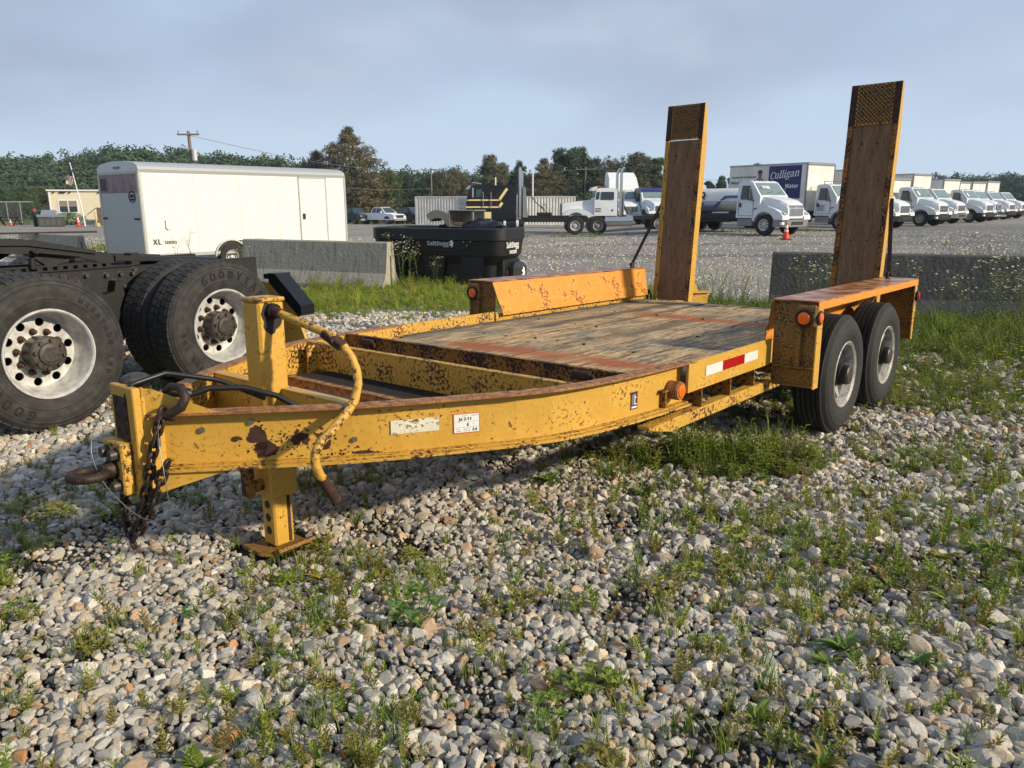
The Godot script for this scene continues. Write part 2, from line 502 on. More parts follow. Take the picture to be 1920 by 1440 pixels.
func deck_tex() -> ImageTexture:
	var w := 1280; var h := 640                      # u: along the deck, v: across it
	var a := noise_img(w, h, 0.006, 101, 4)
	var g := noise_img(w, h, 0.08, 102, 4)
	var f := noise_img(w, h, 0.22, 103, 2)
	var out := PackedByteArray(); out.resize(w * h * 3)
	var gray := Color(0.53, 0.495, 0.42); var tan := Color(0.69, 0.565, 0.385); var pale := Color(0.82, 0.725, 0.555)
	var dark := Color(0.27, 0.23, 0.175); var rust := Color(0.60, 0.285, 0.11)
	for y in h:
		var v := float(y) / h                           # 0 far side, 1 near side
		var board := int(clampf((v * 2.22 - 0.08) / 0.206, 0.0, 9.0))
		var bt := fmod(board * 0.618 + 0.17, 1.0)
		var edge := smoothstep(0.13, 0.05, v) + smoothstep(0.88, 0.95, v)
		for x in w:
			var u := float(x) / w
			var i := y * w + x
			var l := a[i] / 255.0
			var s := g[y * w + (x / 11 + board * 131) % w] / 255.0     # grain drawn out along the board
			var s2 := f[y * w + (x / 7 + board * 57) % w] / 255.0
			var c := tan.lerp(pale, clampf((s - 0.35) * 1.7, 0.0, 1.0)).lerp(gray, clampf(0.05 + (l - 0.45) * 2.0 + (bt - 0.5) * 0.5 + edge * 0.85, 0.0, 1.0))
			c = c.darkened(clampf((0.52 - s2) * 1.0, 0.0, 0.5)).darkened(clampf((0.46 - s) * 1.3, 0.0, 0.4))
			var bu := fmod(clampf((v * 2.22 - 0.08) / 0.206, 0.0, 9.99), 1.0)
			c = c.darkened(0.35 * (smoothstep(0.06, 0.0, bu) + smoothstep(0.94, 1.0, bu)))
			# worn, wet looking streaks along some boards
			var st := 0.0
			st += smoothstep(0.05, 0.0, absf(v - 0.215 - (l - 0.5) * 0.05)) * smoothstep(0.30, 0.42, u) * smoothstep(1.0, 0.88, u)
			st += smoothstep(0.022, 0.0, absf(v - 0.335 + (u - 0.5) * 0.05)) * smoothstep(0.38, 0.55, u) * smoothstep(1.01, 0.95, u) * 0.8
			st += smoothstep(0.05, 0.01, absf(v - 0.53 - (l - 0.5) * 0.06)) * smoothstep(0.25, 0.45, u) * smoothstep(0.86, 0.72, u) * 0.75
			st += smoothstep(0.02, 0.0, absf(v - 0.76)) * smoothstep(0.50, 0.55, u) * smoothstep(0.66, 0.6, u) * 0.6
			c = c.lerp(dark, clampf(st * (0.75 + (s - 0.5) * 0.8), 0.0, 0.85))
			# rust printed on the wood by a load's steel tracks
			var n1 := (l - 0.5) * 0.03 + (s2 - 0.5) * 0.05
			var rb := smoothstep(0.055, 0.004, absf(u - 0.135 - v * 0.012 + n1)) * smoothstep(0.20, 0.30, v + n1 * 2.0) * smoothstep(0.93, 0.86, v)
			rb += smoothstep(0.052, 0.008, absf(u - 0.72 + v * 0.05 + n1)) * smoothstep(0.24, 0.32, v) * smoothstep(1.0, 0.95, v)
			c = c.lerp(rust, clampf(rb * (0.15 + s * 0.6 + s2 * 0.7) * (0.75 + (l - 0.4) * 1.2), 0.0, 0.85))
			out[i * 3] = int(c.r * 255); out[i * 3 + 1] = int(c.g * 255); out[i * 3 + 2] = int(c.b * 255)
	return tex_of(w, h, out)

func dayton_wheel(t: Node3D, x: float, y: float, z: float, side: float, spin: float) -> void:
	var w := Node3D.new()
	w.name = "wheel"
	t.add_child(w, true)
	w.transform = Transform3D(Basis(V(1, 0, 0), V(0, 0, side), V(0, -side, 0)) * Basis(Vector3.UP, spin), V(x, y, z))
	var R := 0.392; var W := 0.215
	# tyre: local y points outwards, 0 at the outer sidewall
	var pr := [Vector2(0.215, -0.012), Vector2(0.228, 0.0), Vector2(0.262, 0.012), Vector2(0.30, 0.016), Vector2(0.338, 0.010), Vector2(0.366, -0.006), Vector2(0.383, -0.028)]
	for k in 5:
		var y0 := -0.030 - k * 0.0315
		pr.append(Vector2(R, y0)); pr.append(Vector2(R, y0 - 0.0235)); pr.append(Vector2(R - 0.012, y0 - 0.0245)); pr.append(Vector2(R - 0.012, y0 - 0.0305))
	pr.append(Vector2(R, -0.188)); pr.append(Vector2(0.366, -0.212)); pr.append(Vector2(0.30, -0.232)); pr.append(Vector2(0.215, -0.205))
	var tm := MB.new()
	pr.reverse()
	tm.lathe(pr, 48)
	obj("tyre", tm, M.rubber_dark, w)
	var rm := MB.new()
	rm.lathe([Vector2(0.195, -0.21), Vector2(0.19, -0.05), Vector2(0.196, -0.03), Vector2(0.205, -0.012), Vector2(0.216, 0.004), Vector2(0.222, 0.0), Vector2(0.216, -0.014)], 40)
	var inner := MB.new()
	inner.lathe([Vector2(0.216, 0.004), Vector2(0.200, -0.008), Vector2(0.188, -0.03), Vector2(0.176, -0.055), Vector2(0.172, -0.12), Vector2(0.12, -0.16)], 40)
	rm.add(inner)
	obj("rim", rm, M.rim_gray, w)
	var sp := MB.new()
	for k in 5:
		var an := TAU * k / 5
		sp.xf = Transform3D(Basis(Vector3.UP, an))
		sp.hexa([V(0.07, -0.15, 0.035), V(0.178, -0.10, 0.022), V(0.178, -0.10, -0.022), V(0.07, -0.15, -0.035), V(0.06, -0.075, 0.03), V(0.176, -0.048, 0.018), V(0.176, -0.048, -0.018), V(0.06, -0.075, -0.03)])
	sp.xf = Transform3D()
	obj("spoke_hub", sp, M.rim_gray, w)
	var hb := MB.new()
	hb.lathe([Vector2(0.085, -0.16), Vector2(0.085, -0.055), Vector2(0.075, -0.05), Vector2(0.072, -0.02), Vector2(0.064, -0.018), Vector2(0.064, 0.012)], 20)
	obj("hub", hb, M.black_matt, w)
	var cp := MB.new()
	cp.lathe([Vector2(0.062, 0.006), Vector2(0.062, 0.026), Vector2(0.055, 0.032), Vector2(0.0, 0.034)], 20)
	obj("hub_cap", cp, M.hub, w)

func lamp(t: Node3D, c: Vector3, nrm: Vector3, r: float, deep: float, lens: Material, called := "side_lamp", body: Material = null) -> void:
	var y := nrm.normalized()
	var x := (Vector3.UP if absf(y.y) < 0.9 else Vector3.RIGHT).cross(y).normalized()
	var xf := Transform3D(Basis(x, y, x.cross(y)), c)
	var b := MB.new()
	b.xf = xf
	b.lathe([Vector2(r, 0), Vector2(r, deep * 0.85), Vector2(r * 0.92, deep), Vector2(r * 0.74, deep), Vector2(r * 0.72, deep - 0.006)], 20)
	var o := obj(called, b, M.rubber_dark if body == null else body, t)
	var l := MB.new()
	l.xf = xf
	l.lathe([Vector2(r * 0.74, deep - 0.004), Vector2(r * 0.66, deep + 0.004), Vector2(r * 0.4, deep + 0.008), Vector2(0, deep + 0.009)], 20)
	obj("lens", l, lens, o)

func trailer() -> void:
	var A := V(0.64665225, -0.01614359, -0.76261409); var U := V(-0.00379072, 0.99969566, -0.02437663); var B := V(0.76277552, 0.01865406, 0.64639425)
	TR = Transform3D(Basis(A, U, B).orthonormalized(), V(-1.043, 0.0, -3.148))
	var t := thing("equipment_trailer", "rusty yellow flatbed equipment trailer with two raised ramps, crank jack and wooden deck", "trailer")
	t.transform = TR

	# side rails: channels that open outwards, drawn together to the nose
	var prof := [[-.575, .075], [-.485, .155], [-.312, .302], [-.153, .440], [0.0, .566], [.158, .675], [.369, .800], [.584, .926], [.752, 1.0], [.86, 1.032], [.976, 1.058], [1.1, 1.078], [1.252, 1.097], [1.441, 1.114], [1.58, 1.122], [1.70, 1.126]]
	for s in [1.0, -1.0]:
		var path := []
		for p in prof: path.append(Vector2(p[0], p[1] * s))
		var web := MB.new()
		web.strip(path, -0.068 * s, -0.058 * s, 0.516, 0.722)
		var r := obj("side_rail", web, M.yellow if s > 0 else M.yellow_worn, t)
		var fl := MB.new()
		fl.strip(path, -0.068 * s, 0.0, 0.722, 0.732)
		obj("top_flange", fl, M.rust_top, r)
		var fb := MB.new()
		fb.strip(path, -0.068 * s, 0.0, 0.504, 0.516)
		fb.strip(path, -0.056 * s, -0.020 * s, 0.517, 0.522)
		obj("bottom_flange", fb, M.yellow_worn, r)
		var dc := MB.new()
		dc.strip([Vector2(1.66, 1.122 * s), Vector2(2.712, 1.124 * s)], -0.012 * s, 0.002 * s, 0.574, 0.728)
		dc.strip([Vector2(2.72, 1.112 * s), Vector2(5.0, 1.112 * s)], -0.012 * s, 0.0, 0.574, 0.715)
		obj("deck_channel", dc, M.yellow if s > 0 else M.yellow_worn, t)
		var lr := MB.new()
		lr.hexa([V(1.29, 0.455, 1.125 * s), V(1.29, 0.455, 1.06 * s), V(1.52, 0.405, 1.06 * s), V(1.52, 0.405, 1.125 * s), V(1.285, 0.47, 1.125 * s), V(1.285, 0.47, 1.06 * s), V(1.52, 0.47, 1.06 * s), V(1.52, 0.47, 1.125 * s)] if s < 0 else [V(1.29, 0.455, 1.06), V(1.29, 0.455, 1.125), V(1.52, 0.405, 1.125), V(1.52, 0.405, 1.06), V(1.285, 0.47, 1.06), V(1.285, 0.47, 1.125), V(1.52, 0.47, 1.125), V(1.52, 0.47, 1.06)])
		lr.box(V(1.52, 0.405, minf(1.06 * s, 1.125 * s)), V(2.9, 0.47, maxf(1.06 * s, 1.125 * s)), 0.006)
		obj("lower_rail", lr, M.yellow_worn, t)
		for x in [1.83, 2.18, 2.5]:
			var gs := MB.new()
			gs.box(V(x - 0.005, 0.47, minf(0.9 * s, 1.118 * s)), V(x + 0.005, 0.574, maxf(0.9 * s, 1.118 * s)))
			gs.tube([V(x - 0.006, 0.535, 1.03 * s), V(x - 0.001 - 0.006, 0.535, 1.03 * s)], 0.028, 12)
			var g := obj("gusset", gs, M.rust_yellow, t)
			var cd := MB.new()
			cd.tube([V(x - 0.13, 0.54, 1.03 * s), V(x - 0.06, 0.546, 1.03 * s), V(x + 0.02, 0.538, 1.03 * s)], 0.011, 8)
			obj("conduit", cd, M.tape_white, g)

	# frame under the deck
	for s in [0.45, -0.45]:
		var mb := MB.new()
		mb.box(V(0.9, 0.36, s - 0.05), V(4.98, 0.57, s + 0.05), 0.004)
		obj("main_beam", mb, M.rust_yellow, t)
	for x in [1.5, 1.83, 2.18, 2.5, 2.9, 3.4, 3.9, 4.4, 4.9]:
		var mb := MB.new()
		mb.box(V(x - 0.006, 0.48, -1.09), V(x + 0.006, 0.60, 1.09))
		mb.box(V(x - 0.03, 0.602, -1.09), V(x + 0.03, 0.61, 1.09))
		obj("cross_member", mb, M.rust_yellow, t)
	for x in [3.4, 4.36]:
		var ax := MB.new()
		ax.cyl(V(x, 0.43, -1.25), V(x, 0.43, 1.25), 0.05, 12)
		for s in [0.62, -0.62]:
			ax.tube([V(x - 0.42, 0.56, s), V(x - 0.2, 0.50, s), V(x, 0.48, s), V(x + 0.2, 0.50, s), V(x + 0.42, 0.56, s)], 0.035, 6)
		obj("axle", ax, M.black_matt, t)

	# deck boards, each its own; the print of the whole deck runs over them
	var dm := mat(Color.WHITE, 0.86)
	dm.albedo_texture = deck_tex()
	bump(dm, gray_tex(512, 512, noise_img(512, 512, 0.09, 15, 4)), 0.15)
	var nb := 10
	for i in nb:
		var z0 := -1.03 + 2.06 * i / nb + 0.0025
		var z1 := -1.03 + 2.06 * (i + 1) / nb - 0.0025
		var top := 0.652 + rng.randf_range(-0.004, 0.004)
		var x0 := 1.235; var x1 := 5.0 + rng.randf_range(-0.008, 0.01)
		var mb := MB.new()
		mb.box(V(x0, 0.612, z0), V(x1, top, z1), 0.0015)
		for k in mb.v.size():
			mb.uv[k] = Vector2((mb.v[k].x - 1.235) / 3.77, (mb.v[k].z + 1.11) / 2.22)
		obj("deck_board", mb, dm, t)
	for e in [-1.0, 1.0]:
		var mb := MB.new()
		mb.box(V(1.68, 0.60, minf(e * 1.034, e * 1.108)), V(5.0, 0.655, maxf(e * 1.034, e * 1.108)), 0.004)
		for k in mb.v.size():
			mb.uv[k] = Vector2((mb.v[k].x - 1.235) / 3.77, (mb.v[k].z + 1.11) / 2.22)
		obj("edge_board", mb, dm, t)
	var bolts := MB.new()
	for i in nb:
		for x in [1.42, 2.18, 3.0, 3.9, 4.75]:
			if rng.randf() < 0.42:
				var bz := -1.03 + 2.06 * (i + 0.5) / nb
				var bx0: float = x + rng.randf_range(-.05, .05)
				bolts.cyl(V(bx0, 0.650, bz), V(bx0, 0.659, bz), 0.010, 8)
	tag(obj("board_bolts", bolts, M.rust, t), "", "", "", "stuff")

	# front bulkhead of the deck and the cross members of the tongue
	var bh := MB.new()
	bh.box(V(1.205, 0.55, -1.03), V(1.217, 0.728, 1.03))
	bh.box(V(1.197, 0.728, -1.03), V(1.225, 0.734, 1.03))
	var bho := obj("front_bulkhead", bh, M.rust_yellow, t)
	for z in [-0.79, 0.81]:
		var lg := MB.new()
		lg.cyl(V(1.185, 0.70, z - 0.05), V(1.185, 0.70, z + 0.05), 0.024, 14)
		lg.tube([V(1.17, 0.70, z + 0.052), V(1.165, 0.71, z + 0.07), V(1.168, 0.68, z + 0.085), V(1.175, 0.62, z + 0.085), V(1.18, 0.585, z + 0.07)], 0.009, 8)
		obj("chain_lug", lg, M.rust, bho)
	var c2 := MB.new()
	c2.box(V(0.865, 0.516, -0.97), V(0.875, 0.722, 0.97))
	c2.box(V(0.865, 0.722, -0.975), V(0.905, 0.731, 0.975), 0.002)
	var c2o := obj("tongue_cross_member", c2, M.yellow_worn, t)
	var c2e := MB.new()
	c2e.box(V(0.80, 0.516, -0.88), V(0.862, 0.72, -0.872))
	obj("stiffener", c2e, M.yellow_worn, c2o)
	var c1 := MB.new()
	c1.box(V(0.02, 0.516, -0.50), V(0.03, 0.722, -0.066))
	c1.box(V(0.02, 0.516, 0.066), V(0.03, 0.722, 0.50))
	c1.box(V(0.02, 0.722, -0.52), V(0.075, 0.7305, -0.066), 0.002)
	c1.box(V(0.02, 0.722, 0.066), V(0.075, 0.7305, 0.52), 0.002)
	obj("tongue_cross_member", c1, M.yellow, t)
	var ts := MB.new()
	ts.box(V(0.60, 0.575, -0.80), V(0.645, 0.583, 0.80), 0.002)
	ts.box(V(0.60, 0.53, -0.80), V(0.607, 0.575, 0.80))
	obj("tray_angle", ts, M.rust_top, t)
	var me := MB.new()                                     # expanded metal: slanting strands both ways
	var k := -1.0
	while k < 1.0:
		for d in [0.115, -0.115]:
			var z0: float = k; var z1: float = k + d
			if absf(z0) < 0.86 and absf(z1) < 0.86:
				me.bar(V(0.64, 0.575, z0), V(0.862, 0.575, z1), 0.005, 0.004)
		k += 0.026
	obj("mesh_floor", me, M.grime, t)
	var tb := MB.new()
	tb.box(V(0.05, 0.52, -0.5), V(0.6, 0.526, 0.45))
	obj("tongue_floor", tb, M.yellow_worn, t)
	var bx := MB.new()
	bx.box(V(0.22, 0.53, -0.22), V(0.36, 0.615, 0.09), 0.012)
	bx.box(V(0.214, 0.615, -0.226), V(0.366, 0.632, 0.096), 0.007)
	var bo := obj("breakaway_battery_box", bx, M.black, t, "black plastic battery box")
	var bw := MB.new()
	bw.tube([V(0.30, 0.58, 0.09), V(0.32, 0.585, 0.13), V(0.36, 0.56, 0.17)], 0.012, 8)
	obj("cord", bw, M.cable, bo)
	obj("screw", MB.new().cyl(V(0.215, 0.59, 0.05), V(0.211, 0.59, 0.05), 0.007, 8), M.steel, bo)

	# nose
	var np := MB.new()
	np.box(V(-0.605, 0.42, -0.10), V(-0.575, 0.835, 0.085), 0.004)
	np.box(V(-0.575, 0.42, 0.062), V(-0.50, 0.80, 0.085), 0.004)
	np.box(V(-0.575, 0.42, -0.10), V(-0.50, 0.80, -0.077), 0.004)
	var npo := obj("nose_plate", np, M.yellow, t)
	var ad := MB.new()
	ad.box(V(-0.609, 0.63, -0.075), V(-0.604, 0.795, 0.035), 0.001)
	obj("adjuster_plate", ad, M.rust, npo)
	for z in [-0.055, 0.012]:
		for y in [0.665, 0.715, 0.77]:
			obj("bolt_hole", MB.new().cyl(V(-0.6085, y, z), V(-0.6105, y, z), 0.013, 10), M.grease, npo)
	var rb := MB.new()
	rb.ball(V(-0.53, 0.84, -0.05), V(0.055, 0.03, 0.05), 14, 8)
	obj("weld_knob", rb, M.hub, npo)
	var pp := MB.new()
	pp.box(V(-0.65, 0.43, -0.105), V(-0.61, 0.63, 0.045), 0.006)
	var ppo := obj("drawbar_plate", pp, M.yellow_worn, t)
	for z in [-0.07, 0.005]:
		for y in [0.585, 0.465]:
			obj("bolt", MB.new().cyl(V(-0.645, y, z), V(-0.677, y, z), 0.022, 6).cyl(V(-0.645, y, z), V(-0.652, y, z), 0.028, 12), M.hub, ppo)
	var eye := MB.new()
	var ring := []
	for i in 28: ring.append(V(-0.742 + cos(TAU * i / 28) * 0.058, 0.522, -0.03 + sin(TAU * i / 28) * 0.058))
	eye.tube(ring, 0.0175, 12, false, true)
	eye.tube([V(-0.692, 0.522, -0.03), V(-0.67, 0.525, -0.03), V(-0.64, 0.525, -0.03)], [0.022, 0.034, 0.05], 12)
	obj("lunette_eye", eye, M.chain, t)
	for s in [1.0, -1.0]:
		var gu := MB.new()
		var a0 := V(-0.57, 0.732, 0.074 * s - 0.004); var a1 := V(-0.37, 0.732, 0.245 * s - 0.004)
		var th := V(0, 0, 0.008)
		var P := [a0, a1, a0 + V(0, 0.10, 0), a0 + th, a1 + th, a0 + V(0, 0.10, 0) + th, a0 + V(0.03, 0.095, 0.026 * s), a0 + V(0.03, 0.095, 0.026 * s) + th]
		gu.tri(P[3], P[4], P[7]); gu.tri(P[3], P[7], P[5]); gu.tri(P[0], P[6], P[1]); gu.tri(P[0], P[2], P[6])
		gu.quad(P[2], P[5], P[7], P[6]); gu.quad(P[6], P[7], P[4], P[1]); gu.quad(P[0], P[3], P[5], P[2])
		obj("nose_gusset", gu, M.yellow, t)
		gu = MB.new()
		var l0 := V(-0.57, 0.503, 0.064 * s - 0.004); var l1 := V(-0.33, 0.503, 0.27 * s - 0.02); var l2 := V(-0.57, 0.415, 0.064 * s - 0.004)
		gu.tri(l0 + th, l2 + th, l1 + th); gu.tri(l0, l1, l2); gu.quad(l2, l1, l1 + th, l2 + th)
		obj("nose_gusset", gu, M.yellow, t)

	# jack: post with crank, sleeve, drop leg and foot
	var po := MB.new()
	po.box(V(-0.062, 0.25, -0.062), V(0.062, 1.10, 0.062), 0.010)
	po.box(V(-0.068, 0.25, -0.068), V(0.068, 0.50, 0.068), 0.008)
	var jk := obj("jack_post", po, M.yellow, t)
	var cap := MB.new()
	cap.box(V(-0.067, 1.10, -0.067), V(0.067, 1.118, 0.067), 0.006)
	obj("jack_cap", cap, M.yellow_worn, jk)
	var gr := MB.new()
	var gp := PackedVector2Array()
	for i in 22:
		var an := TAU * i / 22
		var rr := 0.050 + 0.007 * sin(an * 3.0 + 1.0) + 0.004 * sin(an * 7.0)
		gp.append(Vector2(cos(an) * rr * 1.0, 1.035 + sin(an) * rr * 1.25))
	gr.prism(gp, 0.0622, 0.0640)
	gr.cyl(V(0.0, 1.065, 0.06), V(0.002, 1.062, 0.085), 0.032, 14)
	obj("grease_patch", gr, M.grease, jk)
	var cr := MB.new()
	cr.tube([V(0.0, 1.065, 0.07), V(0.01, 1.05, 0.13), V(0.05, 0.99, 0.36), V(0.055, 0.98, 0.40)], 0.017, 12)
	var cro := obj("crank_shaft", cr, M.yellow_worn, jk)
	var uj := MB.new()
	uj.bar(V(0.048, 0.993, 0.35), V(0.072, 0.94, 0.44), 0.05, 0.034, V(0, 1, 0), 0.006)
	uj.cyl(V(0.03, 0.965, 0.41), V(0.09, 0.965, 0.405), 0.010, 8)
	obj("universal_joint", uj, M.rust, cro)
	obj("shaft_collar", MB.new().cyl(V(0.0, 1.063, 0.085), V(0.006, 1.055, 0.12), 0.021, 12), M.rust, cro)
	var ch := MB.new()
	var hp := [V(0.072, 0.945, 0.44), V(0.085, 0.90, 0.47), V(0.092, 0.85, 0.49), V(0.08, 0.80, 0.51), V(0.03, 0.75, 0.55), V(-0.03, 0.715, 0.575), V(-0.10, 0.67, 0.585), V(-0.165, 0.63, 0.585), V(-0.19, 0.59, 0.585), V(-0.19, 0.55, 0.585), V(-0.172, 0.505, 0.583), V(-0.155, 0.485, 0.58)]
	ch.tube(hp, 0.0175, 12)
	obj("crank_handle", ch, M.yellow_worn, cro)
	var gp2 := MB.new()
	gp2.tube([V(-0.16, 0.49, 0.58), V(-0.10, 0.385, 0.575)], 0.0215, 14, false)
	gp2.tube([V(-0.10, 0.385, 0.575), V(-0.16, 0.49, 0.58)], 0.0185, 14, false)
	obj("crank_grip", gp2, M.rust, cro)
	var cl := MB.new()
	cl.box(V(0.062, 0.51, -0.05), V(0.16, 0.64, 0.075), 0.008)
	obj("jack_bracket", cl, M.yellow_worn, jk)
	obj("jack_lug", MB.new().box(V(-0.02, 0.52, 0.066), V(0.06, 0.655, 0.10), 0.01), M.yellow_worn, jk)
	var lg := MB.new()
	lg.box(V(-0.048, 0.02, -0.048), V(0.048, 0.5, 0.048), 0.008)
	var lgo := obj("jack_leg", lg, M.yellow, t)
	for y in [0.09, 0.15, 0.21]:
		obj("pin_hole", MB.new().cyl(V(-0.0475, y, 0.0), V(-0.0495, y, 0.0), 0.019, 14), M.grease, lgo)
	var rs := MB.new()
	rs.box(V(0.018, 0.03, 0.0478), V(0.034, 0.25, 0.0492))
	obj("rust_streak", rs, M.rust, lgo)
	var pn := MB.new()
	pn.cyl(V(-0.14, 0.31, 0.0), V(-0.06, 0.31, 0.0), 0.027, 12)
	pn.box(V(-0.15, 0.27, -0.03), V(-0.115, 0.40, 0.03), 0.006)
	obj("lock_pin", pn, M.rust_yellow, jk)
	var ft := MB.new()
	ft.box(V(-0.095, 0.004, -0.095), V(0.10, 0.016, 0.10), 0.003)
	ft.hexa([V(-0.095, 0.004, 0.10), V(-0.085, 0.030, 0.132), V(0.10, 0.034, 0.132), V(0.10, 0.004, 0.10), V(-0.095, 0.016, 0.10), V(-0.085, 0.046, 0.128), V(0.10, 0.05, 0.128), V(0.10, 0.016, 0.10)])
	ft.hexa([V(-0.095, 0.004, 0.095), V(-0.095, 0.004, -0.095), V(-0.145, 0.022, -0.07), V(-0.145, 0.022, 0.07), V(-0.095, 0.016, 0.095), V(-0.095, 0.016, -0.095), V(-0.142, 0.034, -0.07), V(-0.142, 0.034, 0.07)])
	obj("jack_foot", ft, M.dirty, t)

	# rust blotches and small fittings on the near rail: little plates of worn steel a hair above the web
	var rail_at := func(x: float) -> Vector2:
		for i in prof.size() - 1:
			if x <= prof[i + 1][0]:
				var f: float = (x - prof[i][0]) / (prof[i + 1][0] - prof[i][0])
				return Vector2(lerpf(prof[i][1], prof[i + 1][1], f), (prof[i + 1][1] - prof[i][1]) / (prof[i + 1][0] - prof[i][0]))
		return Vector2(1.126, 0)
	var on_web := func(x: float, y: float, off: float) -> Transform3D:
		var r: Vector2 = rail_at.call(x)
		var d := V(1, 0, r.y).normalized()
		var out := V(-d.z, 0, d.x)
		var b: float = r.x - 0.058 * sqrt(1 + r.y * r.y)
		return Transform3D(Basis(d, Vector3.UP, out), V(x, y, b) + out * off)
	for e in [[-0.392, 0.652, 0.012], [-0.254, 0.676, 0.012], [0.04, 0.586, 0.011]]:
		var b := MB.new()
		b.xf = on_web.call(e[0], e[1], 0.0)
		b.cyl(V(0, 0, 0), V(0, 0, 0.01), e[2], 8)
		obj("rivet", b, M.steel, t)
	var blot := MB.new()
	for e in [[-0.235, 0.60, 0.035, 0.07], [-0.215, 0.565, 0.05, 0.03], [-0.12, 0.60, 0.035, 0.03], [-0.05, 0.585, 0.03, 0.035], [-0.30, 0.61, 0.02, 0.012], [0.07, 0.53, 0.05, 0.008]]:
		blot.xf = on_web.call(e[0], e[1], 0.0012)
		var pl := PackedVector2Array()
		for i in 60:
			var an := TAU * i / 60
			var rr := 0.9
			for hh in 9: rr += sin(an * (hh + 2.0) + e[0] * 40.0 * (hh + 1) + e[1] * 31.0 * hh) * 0.16 / sqrt(hh + 1.0)
			rr += rng.randf_range(-0.06, 0.06)
			pl.append(Vector2(cos(an) * e[2] * rr, sin(an) * e[3] * rr))
		blot.prism(pl, 0.0, 0.0008)
	for i in 150:
		var q: Array = [[-0.23, 0.60], [-0.09, 0.60], [-0.16, 0.58], [0.02, 0.55]][i % 4]
		blot.xf = on_web.call(q[0] + rng.randfn(0.0, 0.05), clampf(q[1] + rng.randfn(0.0, 0.035), 0.53, 0.715), 0.001)
		var sr := rng.randf_range(0.001, 0.006)
		var sp := PackedVector2Array()
		for k2 in 7: sp.append(Vector2.from_angle(TAU * k2 / 7) * sr * rng.randf_range(0.6, 1.3))
		blot.prism(sp, 0.0, 0.0005)
	tag(obj("rust_patch", blot, M.rust, t), "", "", "", "stuff")
	var wp := MB.new()
	wp.xf = on_web.call(0.24, 0.622, 0.0)
	wp.box(V(-0.098, -0.028, 0.0005), V(0.098, 0.028, 0.0025))
	obj("faded_sticker", wp, tri_mat(paint_tex(256, Color(0.80, 0.78, 0.70), Color(0.86, 0.84, 0.77), Color(0.62, 0.52, 0.33), Color(0.30, 0.22, 0.13), 0.63, 0.3, 83), V(4, 4, 4), 0.6), t)
	var lb := MB.new()
	lb.xf = on_web.call(0.425, 0.614, 0.0)
	lb.box(V(-0.054, -0.039, 0.001), V(0.054, 0.039, 0.003))
	var lbo := obj("paper_label", lb, M.white, t)
	var rl := MB.new()
	rl.xf = lb.xf
	for e in [[-0.055, -0.041, 0.055, -0.0385], [-0.055, 0.0385, 0.055, 0.041], [-0.0565, -0.041, -0.0535, 0.041], [0.0535, -0.041, 0.0565, 0.041]]:
		rl.box(V(e[0], e[1], 0.001), V(e[2], e[3], 0.0036))
	obj("label_border", rl, mat(Color(0.80, 0.32, 0.26), 0.6), lbo)
	var ln := MB.new()
	ln.xf = lb.xf
	for e in [[-0.053, -0.018, 0.053, -0.0172], [-0.053, 0.006, 0.053, 0.0067], [0.012, -0.038, 0.0127, -0.018], [0.03, 0.006, 0.0307, -0.038], [-0.02, 0.030, 0.0, 0.032], [0.02, 0.030, 0.05, 0.032], [-0.045, -0.026, -0.03, -0.024], [-0.045, -0.034, -0.025, -0.032], [-0.015, -0.026, 0.008, -0.024], [-0.015, -0.034, 0.008, -0.032]]:
		ln.box(V(e[0], minf(e[1], e[3]), 0.003), V(e[2], maxf(e[1], e[3]), 0.0034))
	obj("label_rule", ln, mat(Color(0.45, 0.45, 0.47), 0.7), lbo)
	for e in [["Ja 2-11", -0.006, 0.018, 0.0125], ["E", 0.005, -0.007, 0.013], ["7-9", 0.033, -0.029, 0.011]]:
		var tx := text_mesh(e[0], e[3], M.black_matt, lbo, "handwriting")
		tx.transform = lb.xf * Transform3D(Basis(), V(e[1], e[2], 0.0032))
	var dcl := MB.new()
	dcl.xf = on_web.call(1.278, 0.594, 0.0)
	dcl.box(V(-0.026, -0.042, 0.001), V(0.026, 0.042, 0.0025))
	var dco := obj("maker_decal", dcl, mat(Color(0.25, 0.12, 0.30), 0.5), t)
	var d2 := MB.new()
	d2.xf = dcl.xf
	d2.box(V(-0.018, -0.02, 0.0025), V(0.0, 0.03, 0.0031)); 
	obj("decal_panel", d2, mat(Color(0.45, 0.40, 0.36), 0.5), dco)
	var d3 := MB.new()
	d3.xf = dcl.xf
	d3.box(V(0.002, -0.02, 0.0025), V(0.007, 0.03, 0.0032)); d3.box(V(0.007, -0.02, 0.0025), V(0.019, -0.015, 0.0032)); d3.box(V(0.007, 0.012, 0.0025), V(0.016, 0.017, 0.0032))
	d3.box(V(-0.02, -0.036, 0.0025), V(0.02, -0.028, 0.0031))
	obj("decal_letter", d3, M.white, dco)
	lamp(t, V(1.576, 0.60, 1.066), V(0, 0, 1), 0.047, 0.066, M.amber, "side_lamp", M.rust_top)
	var xs := [1.846, 2.043, 2.325, 2.51]
	for i in 3:
		var tp := MB.new()
		tp.box(V(xs[i], 0.633, 1.1262), V(xs[i + 1], 0.686, 1.1275))
		obj("reflective_tape", tp, [M.tape_white, M.tape_red, M.tape_white][i], t)

	# fenders, one each side
	for s in [1.0, -1.0]:
		var f := Node3D.new()
		f.name = "fender"
		t.add_child(f, true)
		if s < 0: f.scale = V(1, 1, -1)
		fender(f, s)
	for x in [3.40, 4.36]:
		for s in [1.0, -1.0]:
			dayton_wheel(t, x, 0.43, 1.365 * s, s, x * 2.3 + s)

	# ramps
	for s in [1.0, -1.0]:
		ramp(t, s)

